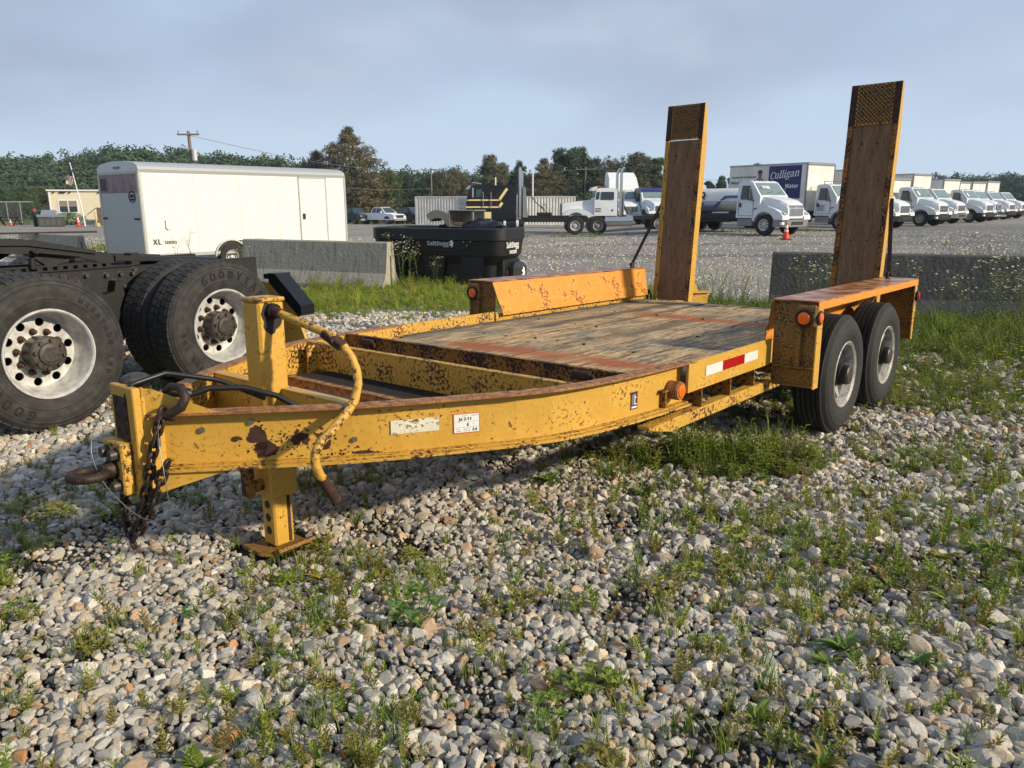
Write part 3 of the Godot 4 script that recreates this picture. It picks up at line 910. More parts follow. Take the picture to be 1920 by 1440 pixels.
func fender(f: Node3D, s: float) -> void:
	var dirty: Material = M.dirty
	var top := MB.new()
	top.box(V(2.712, 0.958, 1.112), V(5.017, 0.968, 1.388), 0.004)
	obj("fender_top", top, M.fender_top, f)
	var lip := MB.new()
	lip.box(V(2.712, 0.915, 1.383), V(5.02, 0.961, 1.390), 0.002)
	obj("fender_lip", lip, M.orange_fade, f)
	var sk := MB.new()                                      # inner side: leans in towards the deck, creased near its foot
	var q := [[1.116, 0.958], [1.085, 0.80], [1.07, 0.775], [1.06, 0.70]]
	for i in 3:
		var a := V(2.712, q[i][1], q[i][0]); var b := V(2.712 + 0.06, q[i + 1][1], q[i + 1][0])
		if i == 0: a = V(2.66, q[i][1], q[i][0])
		var a0 := V(2.70 + (0.958 - q[i][1]) * 0.25, q[i][1], q[i][0]); var b0 := V(2.70 + (0.958 - q[i + 1][1]) * 0.25, q[i + 1][1], q[i + 1][0])
		var a1 := V(5.02 - (0.958 - q[i][1]) * 0.15, q[i][1], q[i][0]); var b1 := V(5.02 - (0.958 - q[i + 1][1]) * 0.15, q[i + 1][1], q[i + 1][0])
		sk.quad(a0, a1, b1, b0); sk.quad(b0 + V(0, 0, 0.006), b1 + V(0, 0, 0.006), a1 + V(0, 0, 0.006), a0 + V(0, 0, 0.006))
	obj("fender_skirt", sk, M.orange_fade, f)
	var fp := MB.new()
	fp.box(V(2.735, 0.46, 1.125), V(2.743, 0.958, 1.383))
	obj("front_plate", fp, dirty, f)
	var ed := MB.new()
	ed.box(V(2.715, 0.445, 1.378), V(2.80, 0.925, 1.388), 0.002)
	obj("corner_strip", ed, M.yellow, f)
	var st := MB.new()
	st.box(V(2.70, 0.565, 1.14), V(2.735, 0.575, 1.386), 0.002)
	st.box(V(2.70, 0.455, 1.14), V(2.735, 0.465, 1.386), 0.002)
	st.box(V(2.730, 0.465, 1.14), V(2.7348, 0.565, 1.386))
	obj("fender_step", st, dirty, f)
	var rib := MB.new()
	rib.box(V(2.70, 0.575, 1.272), V(2.735, 0.815, 1.30), 0.004)
	obj("stiffener", rib, dirty, f)
	var bx := MB.new()
	bx.box(V(2.69, 0.815, 1.262), V(2.78, 0.945, 1.386), 0.012)
	obj("lamp_box", bx, dirty, f)
	lamp(f, V(2.69, 0.868, 1.318), V(-1, 0, 0), 0.052, 0.012, M.amber, "marker_lamp")
	lamp(f, V(2.738, 0.870, 1.386), V(0, 0, 1), 0.043, 0.012, M.amber, "marker_lamp")
	var bp := MB.new()
	bp.box(V(4.985, 0.48, 1.125), V(4.993, 0.958, 1.383))
	obj("rear_plate", bp, dirty, f)
	var re := MB.new()
	re.box(V(4.95, 0.70, 1.378), V(5.02, 0.915, 1.388), 0.002)
	re.hexa([V(4.965, 0.48, 1.376), V(4.965, 0.48, 1.386), V(5.0, 0.48, 1.386), V(5.0, 0.48, 1.376), V(4.95, 0.70, 1.376), V(4.95, 0.70, 1.386), V(5.02, 0.70, 1.386), V(5.02, 0.70, 1.376)])
	obj("rear_strip", re, M.yellow_worn, f)
	lamp(f, V(5.02, 0.82, 1.33), V(1, 0, 0), 0.05, 0.03, M.red_lens, "tail_lamp")
	lamp(f, V(5.0, 0.83, 1.388), V(0, 0, 1), 0.04, 0.02, M.red_lens, "side_marker")

func ramp(t: Node3D, s: float) -> void:
	var r := Node3D.new()
	r.name = "loading_ramp"
	t.add_child(r, true)
	# local: x to the tail, y up the ramp, z across; hinge at the deck's rear edge
	var lean := 0.095
	r.transform = Transform3D(Basis(Vector3.BACK, -lean), V(5.10, 0.64, 0.868 * s))
	var L := 1.90; var hw := 0.198; var k := L - 0.33
	var sideprof := PackedVector2Array([Vector2(0.0, 0.0), Vector2(0.085, 0.0), Vector2(0.10, 0.25), Vector2(0.10, k - 0.06), Vector2(0.045, L), Vector2(0.0, L)])
	for z in [-1.0, 1.0]:
		var fr := MB.new()
		fr.prism(sideprof, minf(z * hw, z * (hw - 0.008)), maxf(z * hw, z * (hw - 0.008)))
		obj("ramp_side", fr, M.yellow if z > 0 else M.yellow_worn, r)
		var fl := MB.new()
		fl.box(V(-0.004, 0.0, minf(z * hw, z * (hw - 0.042))), V(0.006, k, maxf(z * hw, z * (hw - 0.042))), 0.002)
		obj("ramp_flange", fl, M.rust_yellow if not (s < 0 and z < 0) else M.plate, r)
	var bd := MB.new()
	bd.box(V(0.007, 0.012, -0.158), V(0.05, k - 0.004 if s < 0 else k + 0.03, 0.158), 0.003)
	obj("ramp_board", bd, M.ramp_wood, r)
	for e in [[0.62, -0.07], [0.62, 0.06], [1.42, 0.05], [1.42, -0.07], [0.1, 0.12], [0.1, -0.12]]:
		obj("screw_head", MB.new().cyl(V(0.0045, e[0], e[1]), V(0.002, e[0], e[1]), 0.009, 8), M.rust, r)
	var dp := MB.new()
	dp.hexa([V(-0.004, k, hw), V(-0.004, k, -hw), V(0.004, k, -hw), V(0.004, k, hw), V(-0.004, L, hw), V(-0.004, L, -hw), V(0.004, L, -hw), V(0.004, L, hw)])
	var dpo := obj("tread_plate", dp, M.plate, r)
	var lug := MB.new()                                      # raised lozenges in two directions
	var row := 0
	var yy := k + 0.018
	while yy < L - 0.01:
		var zz := -0.135 + (0.016 if row % 2 else 0.0)
		while zz < 0.14:
			var d := 0.011
			var sg := 1.0 if row % 2 else -1.0
			lug.bar(V(-0.004, yy - d, zz - d * sg), V(-0.004, yy + d, zz + d * sg), 0.008, 0.009, V(1, 0, 0))
			zz += 0.032
		yy += 0.0165
		row += 1
	tag(obj("tread_lugs", lug, M.rust, dpo), "", "", "", "stuff")
	for z in [-1.0, 1.0]:
		var bs := MB.new()
		bs.box(V(-0.0052, k, minf(z * hw, z * 0.145)), V(-0.0042, L, maxf(z * hw, z * 0.145)))
		obj("bare_edge", bs, M.rust, dpo)
	for y in [0.1, 0.8, 1.4]:
		obj("ramp_rung", MB.new().box(V(0.05, y, -hw + 0.009), V(0.056, y + 0.06, hw - 0.009)), M.yellow_worn, r)
	var sb := MB.new()                                       # brace from the fender to the ramp
	sb.bar(V(4.88, 0.985, 1.20 * s), V(5.235, 1.60, 1.075 * s), 0.008, 0.032, V(0, 0, 1))
	sb.cyl(V(4.89, 1.0, 1.18 * s), V(4.89, 1.0, 1.22 * s), 0.012, 8)
	sb.box(V(4.86, 0.966, 1.19 * s - 0.012), V(4.92, 1.02, 1.19 * s + 0.012), 0.004)
	obj("ramp_brace", sb, M.rust, t)
	var hg := MB.new()
	hg.tube([V(5.0, 0.62, s * 1.02), V(5.03, 0.70, s * 1.05), V(5.04, 0.74, s * 1.08), V(5.05, 0.70, s * 1.10), V(5.05, 0.62, s * 1.10)], 0.011, 8)
	obj("hinge_loop", hg, M.rust, t)
	obj("hinge_pin", MB.new().cyl(V(5.04, 0.62, s * 0.6), V(5.04, 0.62, s * 1.1), 0.016, 10), M.rust, t)

func text_mesh(s: String, h: float, m: Material, parent: Node, called := "lettering", bold := true, depth := 0.002, fname := "Droid Sans") -> MeshInstance3D:
	var f := SystemFont.new()
	f.font_names = PackedStringArray([fname])
	f.font_weight = 700 if bold else 400
	var tm := TextMesh.new()
	tm.text = s
	tm.font = f
	tm.font_size = 64
	tm.pixel_size = h / 46.0                               # h is about the height of a capital
	tm.depth = depth
	tm.curve_step = 2.0
	tm.horizontal_alignment = HORIZONTAL_ALIGNMENT_CENTER
	tm.vertical_alignment = VERTICAL_ALIGNMENT_CENTER
	var o := MeshInstance3D.new()
	o.mesh = tm
	o.material_override = m
	o.name = called
	if parent == null:
		o.name = numbered(called); add_child(o)
	else: parent.add_child(o, true)
	return o

# ---------------------------------------------------------------- rear of the black road tractor on the left; x to its tail, z to the near side
var lorry_tyre: ArrayMesh
var lorry_rim: ArrayMesh

func drive_tyre() -> MB:
	var m := MB.new()
	var p := [Vector2(0.292, -0.014), Vector2(0.305, 0.0), Vector2(0.34, 0.012), Vector2(0.365, 0.018), Vector2(0.372, 0.021), Vector2(0.378, 0.018), Vector2(0.42, 0.020), Vector2(0.455, 0.014), Vector2(0.46, 0.017), Vector2(0.466, 0.013), Vector2(0.482, 0.006), Vector2(0.486, 0.009), Vector2(0.492, 0.003), Vector2(0.508, -0.012), Vector2(0.512, -0.03), Vector2(0.512, -0.225), Vector2(0.50, -0.25), Vector2(0.46, -0.272), Vector2(0.40, -0.28), Vector2(0.305, -0.26)]
	p.reverse()
	m.lathe(p, 72)
	var n := 56
	for i in n:                                             # tread blocks with open shoulders
		var a := TAU * i / n
		m.xf = Transform3D(Basis(Vector3.UP, a), Vector3.ZERO)
		var hw := 0.525 * PI / n
		var rows := [[-0.018, -0.066, 0.0], [-0.074, -0.122, 0.5], [-0.130, -0.176, 0.0], [-0.184, -0.236, 0.5]]
		for r in rows:
			var w: float = hw * 0.86
			var o: float = (r[2] - 0.25) * hw * 0.9
			var sh := 0.010 if r[0] > -0.03 else 0.0
			m.hexa([V(0.505, r[1], w + o), V(0.526, r[1], w + o), V(0.526, r[1], -w + o), V(0.505, r[1], -w + o), V(0.505, r[0], w + o), V(0.525 - sh * 0.3, r[0], w + o), V(0.525 - sh * 0.3, r[0], -w + o), V(0.505, r[0], -w + o)])
	m.xf = Transform3D()
	return m

func hand_hole_disc(r0: float, r1: float, rh: float, hr: float, n: int, y: float, thick: float) -> MB:
	var m := MB.new()
	for i in n * 2:
		var a0 := TAU * i / (n * 2); var a1 := TAU * (i + 1) / (n * 2)
		var poly := PackedVector2Array()
		var hole_first := i % 2 == 0                          # the hole sits on this half sector's first or last edge
		var steps := 4
		for k in steps + 1: poly.append(Vector2.from_angle(lerpf(a0, a1, float(k) / steps)) * r1)
		var notch := func(an: float, sg: float) -> void:
			var c := Vector2.from_angle(an) * rh
			for k in 9:
				var t := PI * k / 8.0
				poly.append(c + Vector2.from_angle(an) * cos(t) * hr * sg + Vector2.from_angle(an + PI / 2) * sin(t) * hr * (1.0 if hole_first else -1.0))
		if not hole_first: notch.call(a1, 1.0)
		for k in steps + 1: poly.append(Vector2.from_angle(lerpf(a1, a0, float(k) / steps)) * r0)
		if hole_first: notch.call(a0, -1.0)
		m.prism(poly, 0.0, thick)
	var o := MB.new()
	o.add(m, Transform3D(Basis(V(1, 0, 0), V(0, 0, -1), V(0, 1, 0)), V(0, y, 0)))
	return o

func lorry_wheel_parts(w: Node3D, spin: float) -> void:
	if lorry_tyre == null: lorry_tyre = drive_tyre().mesh()
	inst("tyre", lorry_tyre, M.rubber, w)
	var r := MB.new()
	r.lathe([Vector2(0.296, -0.26), Vector2(0.285, -0.20), Vector2(0.285, -0.02), Vector2(0.30, -0.006), Vector2(0.302, 0.006), Vector2(0.298, 0.012), Vector2(0.290, 0.012)], 48)
	r.lathe([Vector2(0.290, 0.012), Vector2(0.281, 0.002), Vector2(0.272, -0.025), Vector2(0.262, -0.075), Vector2(0.252, -0.115), Vector2(0.236, -0.146)], 48)
	obj("rim", r, M.alloy, w)
	var d := MB.new()
	d.xf = Transform3D(Basis(Vector3.UP, spin))
	d.add(hand_hole_disc(0.10, 0.237, 0.202, 0.0285, 10, -0.158, 0.012))
	obj("wheel_disc", d, M.alloy, w)
	var back := MB.new()
	back.lathe([Vector2(0.24, -0.23), Vector2(0.0, -0.23)], 24)
	obj("brake_drum", back, M.grease, w)
	for k in 10:
		var an := TAU * (k + 0.5) / 10 + spin
		var nb := MB.new()
		nb.xf = Transform3D(Basis(Vector3.UP, an), V(cos(an) * 0.143, 0, -sin(an) * 0.143))
		nb.cyl(V(0, -0.150, 0), V(0, -0.138, 0), 0.024, 12, 0.023)
		nb.cyl(V(0, -0.138, 0), V(0, -0.112, 0), 0.0185, 6, 0.0175)
		nb.cyl(V(0, -0.112, 0), V(0, -0.098, 0), 0.011, 8)
		obj("wheel_nut", nb, M.rust_nut, w)
	var h := MB.new()
	h.lathe([Vector2(0.112, -0.155), Vector2(0.112, -0.04), Vector2(0.118, -0.036), Vector2(0.118, -0.02), Vector2(0.108, -0.012), Vector2(0.075, -0.008), Vector2(0.072, 0.004), Vector2(0.05, 0.008), Vector2(0.0, 0.008)], 28)
	for k in 8:
		var an := TAU * k / 8 + 0.2
		h.cyl(V(cos(an) * 0.094, -0.012, sin(an) * 0.094), V(cos(an) * 0.094, 0.006, sin(an) * 0.094), 0.013, 6)
	obj("axle_hub", h, M.hub, w)

func ring_text(w: Node3D, s: String, r: float, mid: float, h: float, step: float, called: String) -> void:
	for i in s.length():
		if s[i] == " ": continue
		var an := mid - (i - (s.length() - 1) * 0.5) * step
		var o := text_mesh(s[i], h, M.letter, w, called, true, 0.008)
		# letters stand on the sidewall, tops outwards; y of the wheel points out of the face
		var up := V(cos(an), 0, -sin(an))
		o.transform = Transform3D(Basis(up.cross(Vector3.UP), up, Vector3.UP), up * r + V(0, 0.0195, 0))

func semi() -> void:
	var t := thing("road_tractor", "rear of black road tractor with fifth wheel and dual tyres on white aluminium rims", "truck")
	t.transform = Transform3D(Basis(V(0.5223, 0, -0.8528), V(0, 1, 0), V(0.8528, 0, 0.5223)), V(-3.059, 0, -4.933))
	for x in [0.0, 1.393]:
		for z in [0.0, -0.345, -2.05, -2.395]:
			var w := Node3D.new()
			w.name = "wheel"
			t.add_child(w, true)
			w.transform = Transform3D(Basis(V(1, 0, 0), V(0, 0, 1), V(0, -1, 0)), V(x, 0.525, z))
			if z == 0.0:
				lorry_wheel_parts(w, x * 1.1 + 0.16)
				ring_text(w, "GOODYEAR", 0.415, [3.55, 1.30][int(x > 0)], 0.058, 0.205, "tyre_lettering")
				ring_text(w, "MARATHON LHD", 0.405, [0.25, 3.9][int(x > 0)], 0.034, 0.128, "tyre_lettering")
			else:
				inst("tyre", lorry_tyre, M.rubber, w)
	var g: Material = M.grime
	for z in [-0.72, -1.62]:
		var fr := MB.new()
		fr.box(V(-3.0, 0.72, z - 0.004), V(2.35, 0.995, z + 0.004))
		fr.box(V(-3.0, 0.988, z - 0.07), V(2.35, 1.0, z + 0.006), 0.002)
		fr.box(V(-3.0, 0.715, z - 0.07), V(2.35, 0.727, z + 0.006), 0.002)
		var fo := obj("frame_rail", fr, g, t)
		if z > -1:
			var bt := MB.new()
			for e in [[0.42, 0.95], [0.53, 0.95], [0.70, 0.955], [0.86, 0.945], [0.98, 0.945], [1.08, 0.945], [1.10, 0.97], [1.20, 0.94], [0.62, 0.92], [0.92, 0.89], [0.95, 0.83], [1.0, 0.84], [1.05, 0.83], [1.1, 0.88], [1.24, 0.86], [1.7, 0.95], [1.9, 0.95]]:
				bt.cyl(V(e[0], e[1], z + 0.004), V(e[0], e[1], z + 0.035), 0.017, 6)
				bt.cyl(V(e[0], e[1], z + 0.004), V(e[0], e[1], z + 0.009), 0.024, 10)
			tag(obj("frame_bolts", bt, M.hub, fo), "", "", "", "stuff")
	var hg := MB.new()                                       # cast suspension hanger between the wheels
	hg.prism(PackedVector2Array([Vector2(0.62, 0.905), Vector2(0.78, 0.80), Vector2(0.86, 0.82), Vector2(0.88, 0.90), Vector2(0.93, 0.90), Vector2(0.95, 0.72), Vector2(0.97, 0.5), Vector2(0.86, 0.45), Vector2(0.72, 0.62), Vector2(0.55, 0.86)]), -0.715, -0.62)
	obj("suspension_hanger", hg, M.black, t)
	var ax := MB.new()
	for x in [0.0, 1.393]:
		ax.cyl(V(x, 0.525, -2.2), V(x, 0.525, -0.2), 0.09, 12)
		ax.ball(V(x, 0.56, -1.2), V(0.26, 0.24, 0.26), 12, 8)
	ax.bar(V(0, 0.6, -0.66), V(1.393, 0.6, -0.66), 0.10, 0.12)
	ax.box(V(0.9, 0.42, -0.72), V(1.2, 0.72, -0.45), 0.05)
	obj("axle", ax, M.black_matt, t)
	var fw := MB.new()                                       # fifth wheel: a thick greasy plate with a dropped pivot bracket and sloping approach ramps
	var pl := PackedVector2Array([Vector2(-0.8, 1.27), Vector2(0.20, 1.245), Vector2(0.345, 1.235), Vector2(0.43, 1.195), Vector2(0.60, 1.165), Vector2(0.80, 1.135), Vector2(1.10, 1.075), Vector2(1.10, 1.04), Vector2(0.84, 1.045), Vector2(0.70, 1.085), Vector2(0.60, 1.095), Vector2(0.50, 1.05), Vector2(0.42, 1.05), Vector2(0.30, 1.14), Vector2(0.0, 1.16), Vector2(-0.8, 1.17)])
	fw.prism(pl, -0.77, -0.72)
	fw.prism(pl, -1.62, -1.57)
	fw.prism(PackedVector2Array([Vector2(-0.8, 1.275), Vector2(0.20, 1.25), Vector2(0.345, 1.24), Vector2(0.80, 1.14), Vector2(0.80, 1.115), Vector2(0.3, 1.20), Vector2(-0.8, 1.24)]), -1.64, -0.70)
	obj("fifth_wheel", fw, g, t)
	var rp := MB.new()
	for z in [-0.75, -1.58]:
		rp.prism(PackedVector2Array([Vector2(0.95, 1.095), Vector2(1.9, 1.02), Vector2(1.9, 1.0), Vector2(0.95, 1.05)]), z - 0.06, z + 0.05)
		rp.box(V(1.08, 1.0, z - 0.05), V(1.16, 1.105, z + 0.045), 0.006)
	obj("approach_ramp", rp, M.black, t)
	var sl := MB.new()                                       # slider rack with square holes: bars and teeth
	sl.box(V(-0.8, 1.0, -0.80), V(1.1, 1.012, -0.70), 0.002)
	sl.box(V(-0.8, 1.035, -0.78), V(0.95, 1.05, -0.715), 0.002)
	for i in 18:
		sl.box(V(-0.4 + i * 0.075, 1.012, -0.77), V(-0.36 + i * 0.075, 1.035, -0.716))
	obj("slider_rack", sl, g, t)
	var hn := MB.new()
	hn.tube([V(0.36, 1.15, -0.68), V(0.50, 1.13, -0.68), V(0.66, 1.105, -0.68)], 0.013, 8)
	hn.tube([V(0.33, 1.165, -0.70), V(0.345, 1.145, -0.68), V(0.36, 1.155, -0.68)], 0.02, 8)
	hn.cyl(V(0.315, 1.03, -0.70), V(0.315, 1.11, -0.70), 0.022, 10)
	obj("release_handle", hn, g, t)
	var cr := MB.new()
	for x in [-0.6, 0.7, 1.15, 2.2]:
		cr.box(V(x - 0.05, 0.75, -1.62), V(x + 0.05, 0.97, -0.72))
	for i in 5:
		var z := -1.3 + i * 0.12
		cr.tube([V(-1.5, 0.98, z), V(-0.4, 1.02, z + 0.04), V(0.5, 0.98, z - 0.03), V(1.3, 1.01, z), V(2.0, 0.95, z)], 0.017, 8)
	obj("frame_cross_member", cr, M.black_matt, t)
	var mf := MB.new()                                       # angled black mudguard bar with a yellow plate under it
	mf.hexa([V(2.12, 0.83, -0.36), V(2.12, 0.83, -0.20), V(2.30, 0.83, -0.20), V(2.30, 0.83, -0.36), V(2.12, 0.875, -0.36), V(2.12, 0.885, -0.21), V(2.30, 0.885, -0.21), V(2.30, 0.875, -0.36)])
	var pr := [V(2.12, 0.885, -0.30), V(2.12, 0.87, -0.20), V(2.12, 0.615, 0.09), V(2.12, 0.53, 0.095), V(2.12, 0.515, 0.06), V(2.12, 0.80, -0.30)]
	var ctr := V(2.12, 0.7, -0.1)
	var off := V(0.16, 0, 0)
	for i in 6:
		var j := (i + 1) % 6
		mf.tri(ctr, pr[j], pr[i]); mf.tri(ctr + off, pr[i] + off, pr[j] + off)
		mf.quad(pr[i], pr[j], pr[j] + off, pr[i] + off)
	obj("mudguard_bar", mf, mat(Color(0.055, 0.065, 0.08), 0.35), t)
	var yp := MB.new()
	yp.hexa([V(2.20, 0.20, -0.55), V(2.20, 0.20, 0.08), V(2.23, 0.20, 0.08), V(2.23, 0.20, -0.55), V(2.20, 0.80, -0.55), V(2.20, 0.76, -0.16), V(2.23, 0.76, -0.16), V(2.23, 0.80, -0.55)])
	obj("rear_guard_plate", yp, M.yellow, t)

# ---------------------------------------------------------------- small things on and beside the trailer
func link_mesh(l: float, w: float, r: float) -> ArrayMesh:
	var p := []
	for i in 8: p.append(V(cos(PI * i / 7.0) * w, l + sin(PI * i / 7.0) * w, 0))
	for i in 8: p.append(V(-cos(PI * i / 7.0) * w, -l - sin(PI * i / 7.0) * w, 0))
	return MB.new().tube(p, r, 7, false, true).mesh()

func chain_along(t: Node3D, pts: Array, pitch: float, lm: ArrayMesh) -> void:
	var c := Curve3D.new()
	for p in pts: c.add_point(p)
	var n := int(c.get_baked_length() / pitch)
	for i in n + 1:
		var a := c.sample_baked(i * pitch); var b := c.sample_baked(minf(i * pitch + 0.01, c.get_baked_length()))
		var y := (b - a)
		if y.length() < 0.001: y = a - c.sample_baked(i * pitch - 0.01)
		y = y.normalized()
		var x := y.cross(V(0.6, 0.2, 0.7)).normalized()
		var bs := Basis(x, y, x.cross(y))
		bs = Basis(y, (PI / 2 if i % 2 else 0.0) + rng.randf_range(-0.25, 0.25)) * bs
		inst("link", lm, M.chain, t, Transform3D(bs, a))

func trailer_extras() -> void:
	var c := thing("safety_chain", "rusty safety chain with hook hanging from the trailer nose", "chain")
	c.transform = TR
	var lm := link_mesh(0.0165, 0.015, 0.0072)
	chain_along(c, [V(-0.535, 0.735, 0.145), V(-0.56, 0.64, 0.135), V(-0.575, 0.57, 0.12), V(-0.59, 0.47, 0.10), V(-0.60, 0.38, 0.06), V(-0.61, 0.28, 0.01), V(-0.615, 0.225, -0.03)], 0.044, lm)
	chain_along(c, [V(-0.615, 0.225, -0.03), V(-0.61, 0.30, -0.075), V(-0.60, 0.37, -0.10), V(-0.59, 0.43, -0.10)], 0.044, lm)
	chain_along(c, [V(-0.55, 0.545, 0.17), V(-0.57, 0.47, 0.14), V(-0.58, 0.38, 0.09), V(-0.60, 0.29, 0.03), V(-0.61, 0.24, -0.01)], 0.044, lm)
	var hk := MB.new()
	hk.tube([V(-0.50, 0.815, 0.115), V(-0.49, 0.835, 0.15), V(-0.475, 0.835, 0.19), V(-0.475, 0.80, 0.22), V(-0.49, 0.765, 0.21), V(-0.51, 0.745, 0.18), V(-0.53, 0.735, 0.155)], [0.012, 0.015, 0.018, 0.019, 0.018, 0.016, 0.013], 10)
	hk.cyl(V(-0.525, 0.725, 0.14), V(-0.50, 0.722, 0.175), 0.013, 8)
	obj("hook", hk, M.chain, c)
	var w := thing("electrical_cable", "black trailer wiring cable looped over the nose plate", "cable")
	w.transform = TR
	var cb := MB.new()
	var cv := Curve3D.new()
	for e in [[V(-0.608, 0.775, 0.02), V(0.02, -0.02, -0.02)], [V(-0.585, 0.84, 0.03), V(-0.03, -0.02, -0.01)], [V(-0.45, 0.865, 0.03), V(-0.08, 0, 0)], [V(-0.28, 0.82, 0.10), V(-0.06, 0.02, -0.03)], [V(-0.14, 0.735, 0.20), V(-0.05, 0.02, -0.05)]]:
		cv.add_point(e[0], e[1], -e[1])
	var pts := []
	for i in 24: pts.append(cv.sample_baked(cv.get_baked_length() * i / 23.0))
	cb.tube(pts, 0.0105, 8)
	obj("cable_loop", cb, M.cable, w)
	var c2 := MB.new()
	c2.tube([V(-0.40, 0.78, 0.10), V(-0.33, 0.80, 0.13), V(-0.22, 0.79, 0.18), V(-0.12, 0.75, 0.25), V(-0.06, 0.70, 0.30)], 0.012, 8)
	obj("cable_loop", c2, M.cable, w)
	var pg := MB.new()
	pg.cyl(V(-0.47, 0.81, 0.09), V(-0.40, 0.785, 0.10), 0.022, 12)
	pg.cyl(V(-0.475, 0.812, 0.089), V(-0.46, 0.807, 0.092), 0.026, 12)
	obj("plug", pg, M.black, w)
	var s := thing("tag_wire", "thin silver wire loop with crimp hanging round the trailer nose chain", "wire")
	s.transform = TR
	var sw := MB.new()
	var sv := Curve3D.new()
	for p in [V(-0.50, 0.755, 0.175), V(-0.545, 0.73, 0.16), V(-0.56, 0.65, 0.16), V(-0.57, 0.53, 0.20), V(-0.57, 0.42, 0.21), V(-0.58, 0.36, 0.19), V(-0.62, 0.35, 0.10), V(-0.67, 0.42, 0.03), V(-0.70, 0.50, -0.03), V(-0.70, 0.60, -0.09), V(-0.66, 0.70, -0.10), V(-0.615, 0.765, -0.06)]:
		sv.add_point(p)
	var sp := []
	for i in 50: sp.append(sv.sample_baked(sv.get_baked_length() * i / 49.0, true))
	sw.tube(sp, 0.0017, 5)
	obj("wire_strand", sw, M.steel, s)
	var cf := MB.new()
	cf.cyl(V(-0.558, 0.655, 0.16), V(-0.56, 0.625, 0.162), 0.007, 8)
	obj("crimp", cf, M.steel, s)

# ---------------------------------------------------------------- things behind: barriers, box trailer, spreader, trucks, office, poles
func px(x: float, d: float, y := 0.0) -> float:              # world x of photo column x at z = -d and height y
	return (x - 960.0) / 1421.0 * (d * 0.97262 + (CAM_H - y) * 0.23242)

func jersey(label: String, a: Vector2, b: Vector2, m: Material, h := 0.82) -> void:
	var d := b - a
	var mid := (a + b) * 0.5
	var t := thing("concrete_barrier", label, "barrier", V(mid.x, gy(mid.x, mid.y), mid.y), -d.angle(), "")
	var L := d.length() * 0.5
	var q := PackedVector2Array()
	for p in [[0.30, 0.0], [0.30, 0.07], [0.17, 0.30], [0.095, h - 0.02], [0.075, h], [-0.075, h], [-0.095, h - 0.02], [-0.17, 0.30], [-0.30, 0.07], [-0.30, 0.0]]:
		q.append(Vector2(p[0], p[1]))
	var mb := MB.new()
	mb.xf = Transform3D(Basis(V(0, 0, 1), V(0, 1, 0), V(-1, 0, 0)), Vector3.ZERO)
	mb.prism(q, -L, L)
	mb.xf = Transform3D()
	obj("barrier_block", mb, m, t)
	for s in [-1.0, 1.0]:
		var sl := MB.new()
		sl.box(V(minf(s * (L + 0.002), s * (L - 0.01)), 0.05, -0.022), V(maxf(s * (L + 0.002), s * (L - 0.01)), 0.62, 0.022))
		obj("joint_slot", sl, M.concrete_dark, t)

func text_on(t: Node3D, s: String, h: float, m: Material, at: Vector3, yaw: float, bold := true, called := "lettering", fname := "Droid Sans", tilt := 0.0) -> MeshInstance3D:
	var o := text_mesh(s, h, m, t, called, bold, 0.006, fname)
	o.transform = Transform3D(Basis(Vector3.UP, yaw) * Basis(Vector3.BACK, tilt), at)
	return o

func small_wheel(t: Node3D, c: Vector3, r: float, w: float, side: float, rim: Material, holes := 8, rimf := 0.60) -> void:
	var o := Node3D.new()
	o.name = "wheel"
	t.add_child(o, true)
	o.transform = Transform3D(Basis(V(1, 0, 0), V(0, 0, side), V(0, -side, 0)), c)
	var key := "w%.2f_%.2f_%d_%.2f" % [r, w, holes, rimf]
	if not M.has(key):
		var k := r * rimf
		var ty := MB.new()
		var p := [Vector2(k, -0.02), Vector2(k * 1.15, 0.0), Vector2(r * 0.9, -0.002), Vector2(r * 0.975, -0.025), Vector2(r, -0.05), Vector2(r, -w + 0.04), Vector2(r * 0.95, -w), Vector2(k, -w)]
		p.reverse()
		ty.lathe(p, 28)
		var rm := MB.new()
		rm.lathe([Vector2(k * 0.98, -w * 0.9), Vector2(k * 0.99, -0.02), Vector2(k * 1.0, -0.004), Vector2(k * 0.95, -0.006)], 28)
		rm.lathe([Vector2(k * 0.95, -0.006), Vector2(k * 0.88, -0.03), Vector2(k * 0.82, -w * 0.35)], 28)
		rm.add(hand_hole_disc(k * 0.2, k * 0.83, k * 0.62, k * 0.13, holes, -w * 0.36, 0.01))
		rm.lathe([Vector2(k * 0.3, -w * 0.34), Vector2(k * 0.28, -w * 0.15), Vector2(k * 0.2, -w * 0.08), Vector2(0, -w * 0.07)], 16)
		var bk := MB.new()
		bk.lathe([Vector2(k, -w * 0.5), Vector2(0, -w * 0.5)], 16)
		M[key] = [ty.mesh(), rm.mesh(), bk.mesh()]
	inst("tyre", M[key][0], M.rubber_dark, o)
	inst("rim", M[key][1], rim, o)
	inst("brake_disc", M[key][2], M.grease, o)

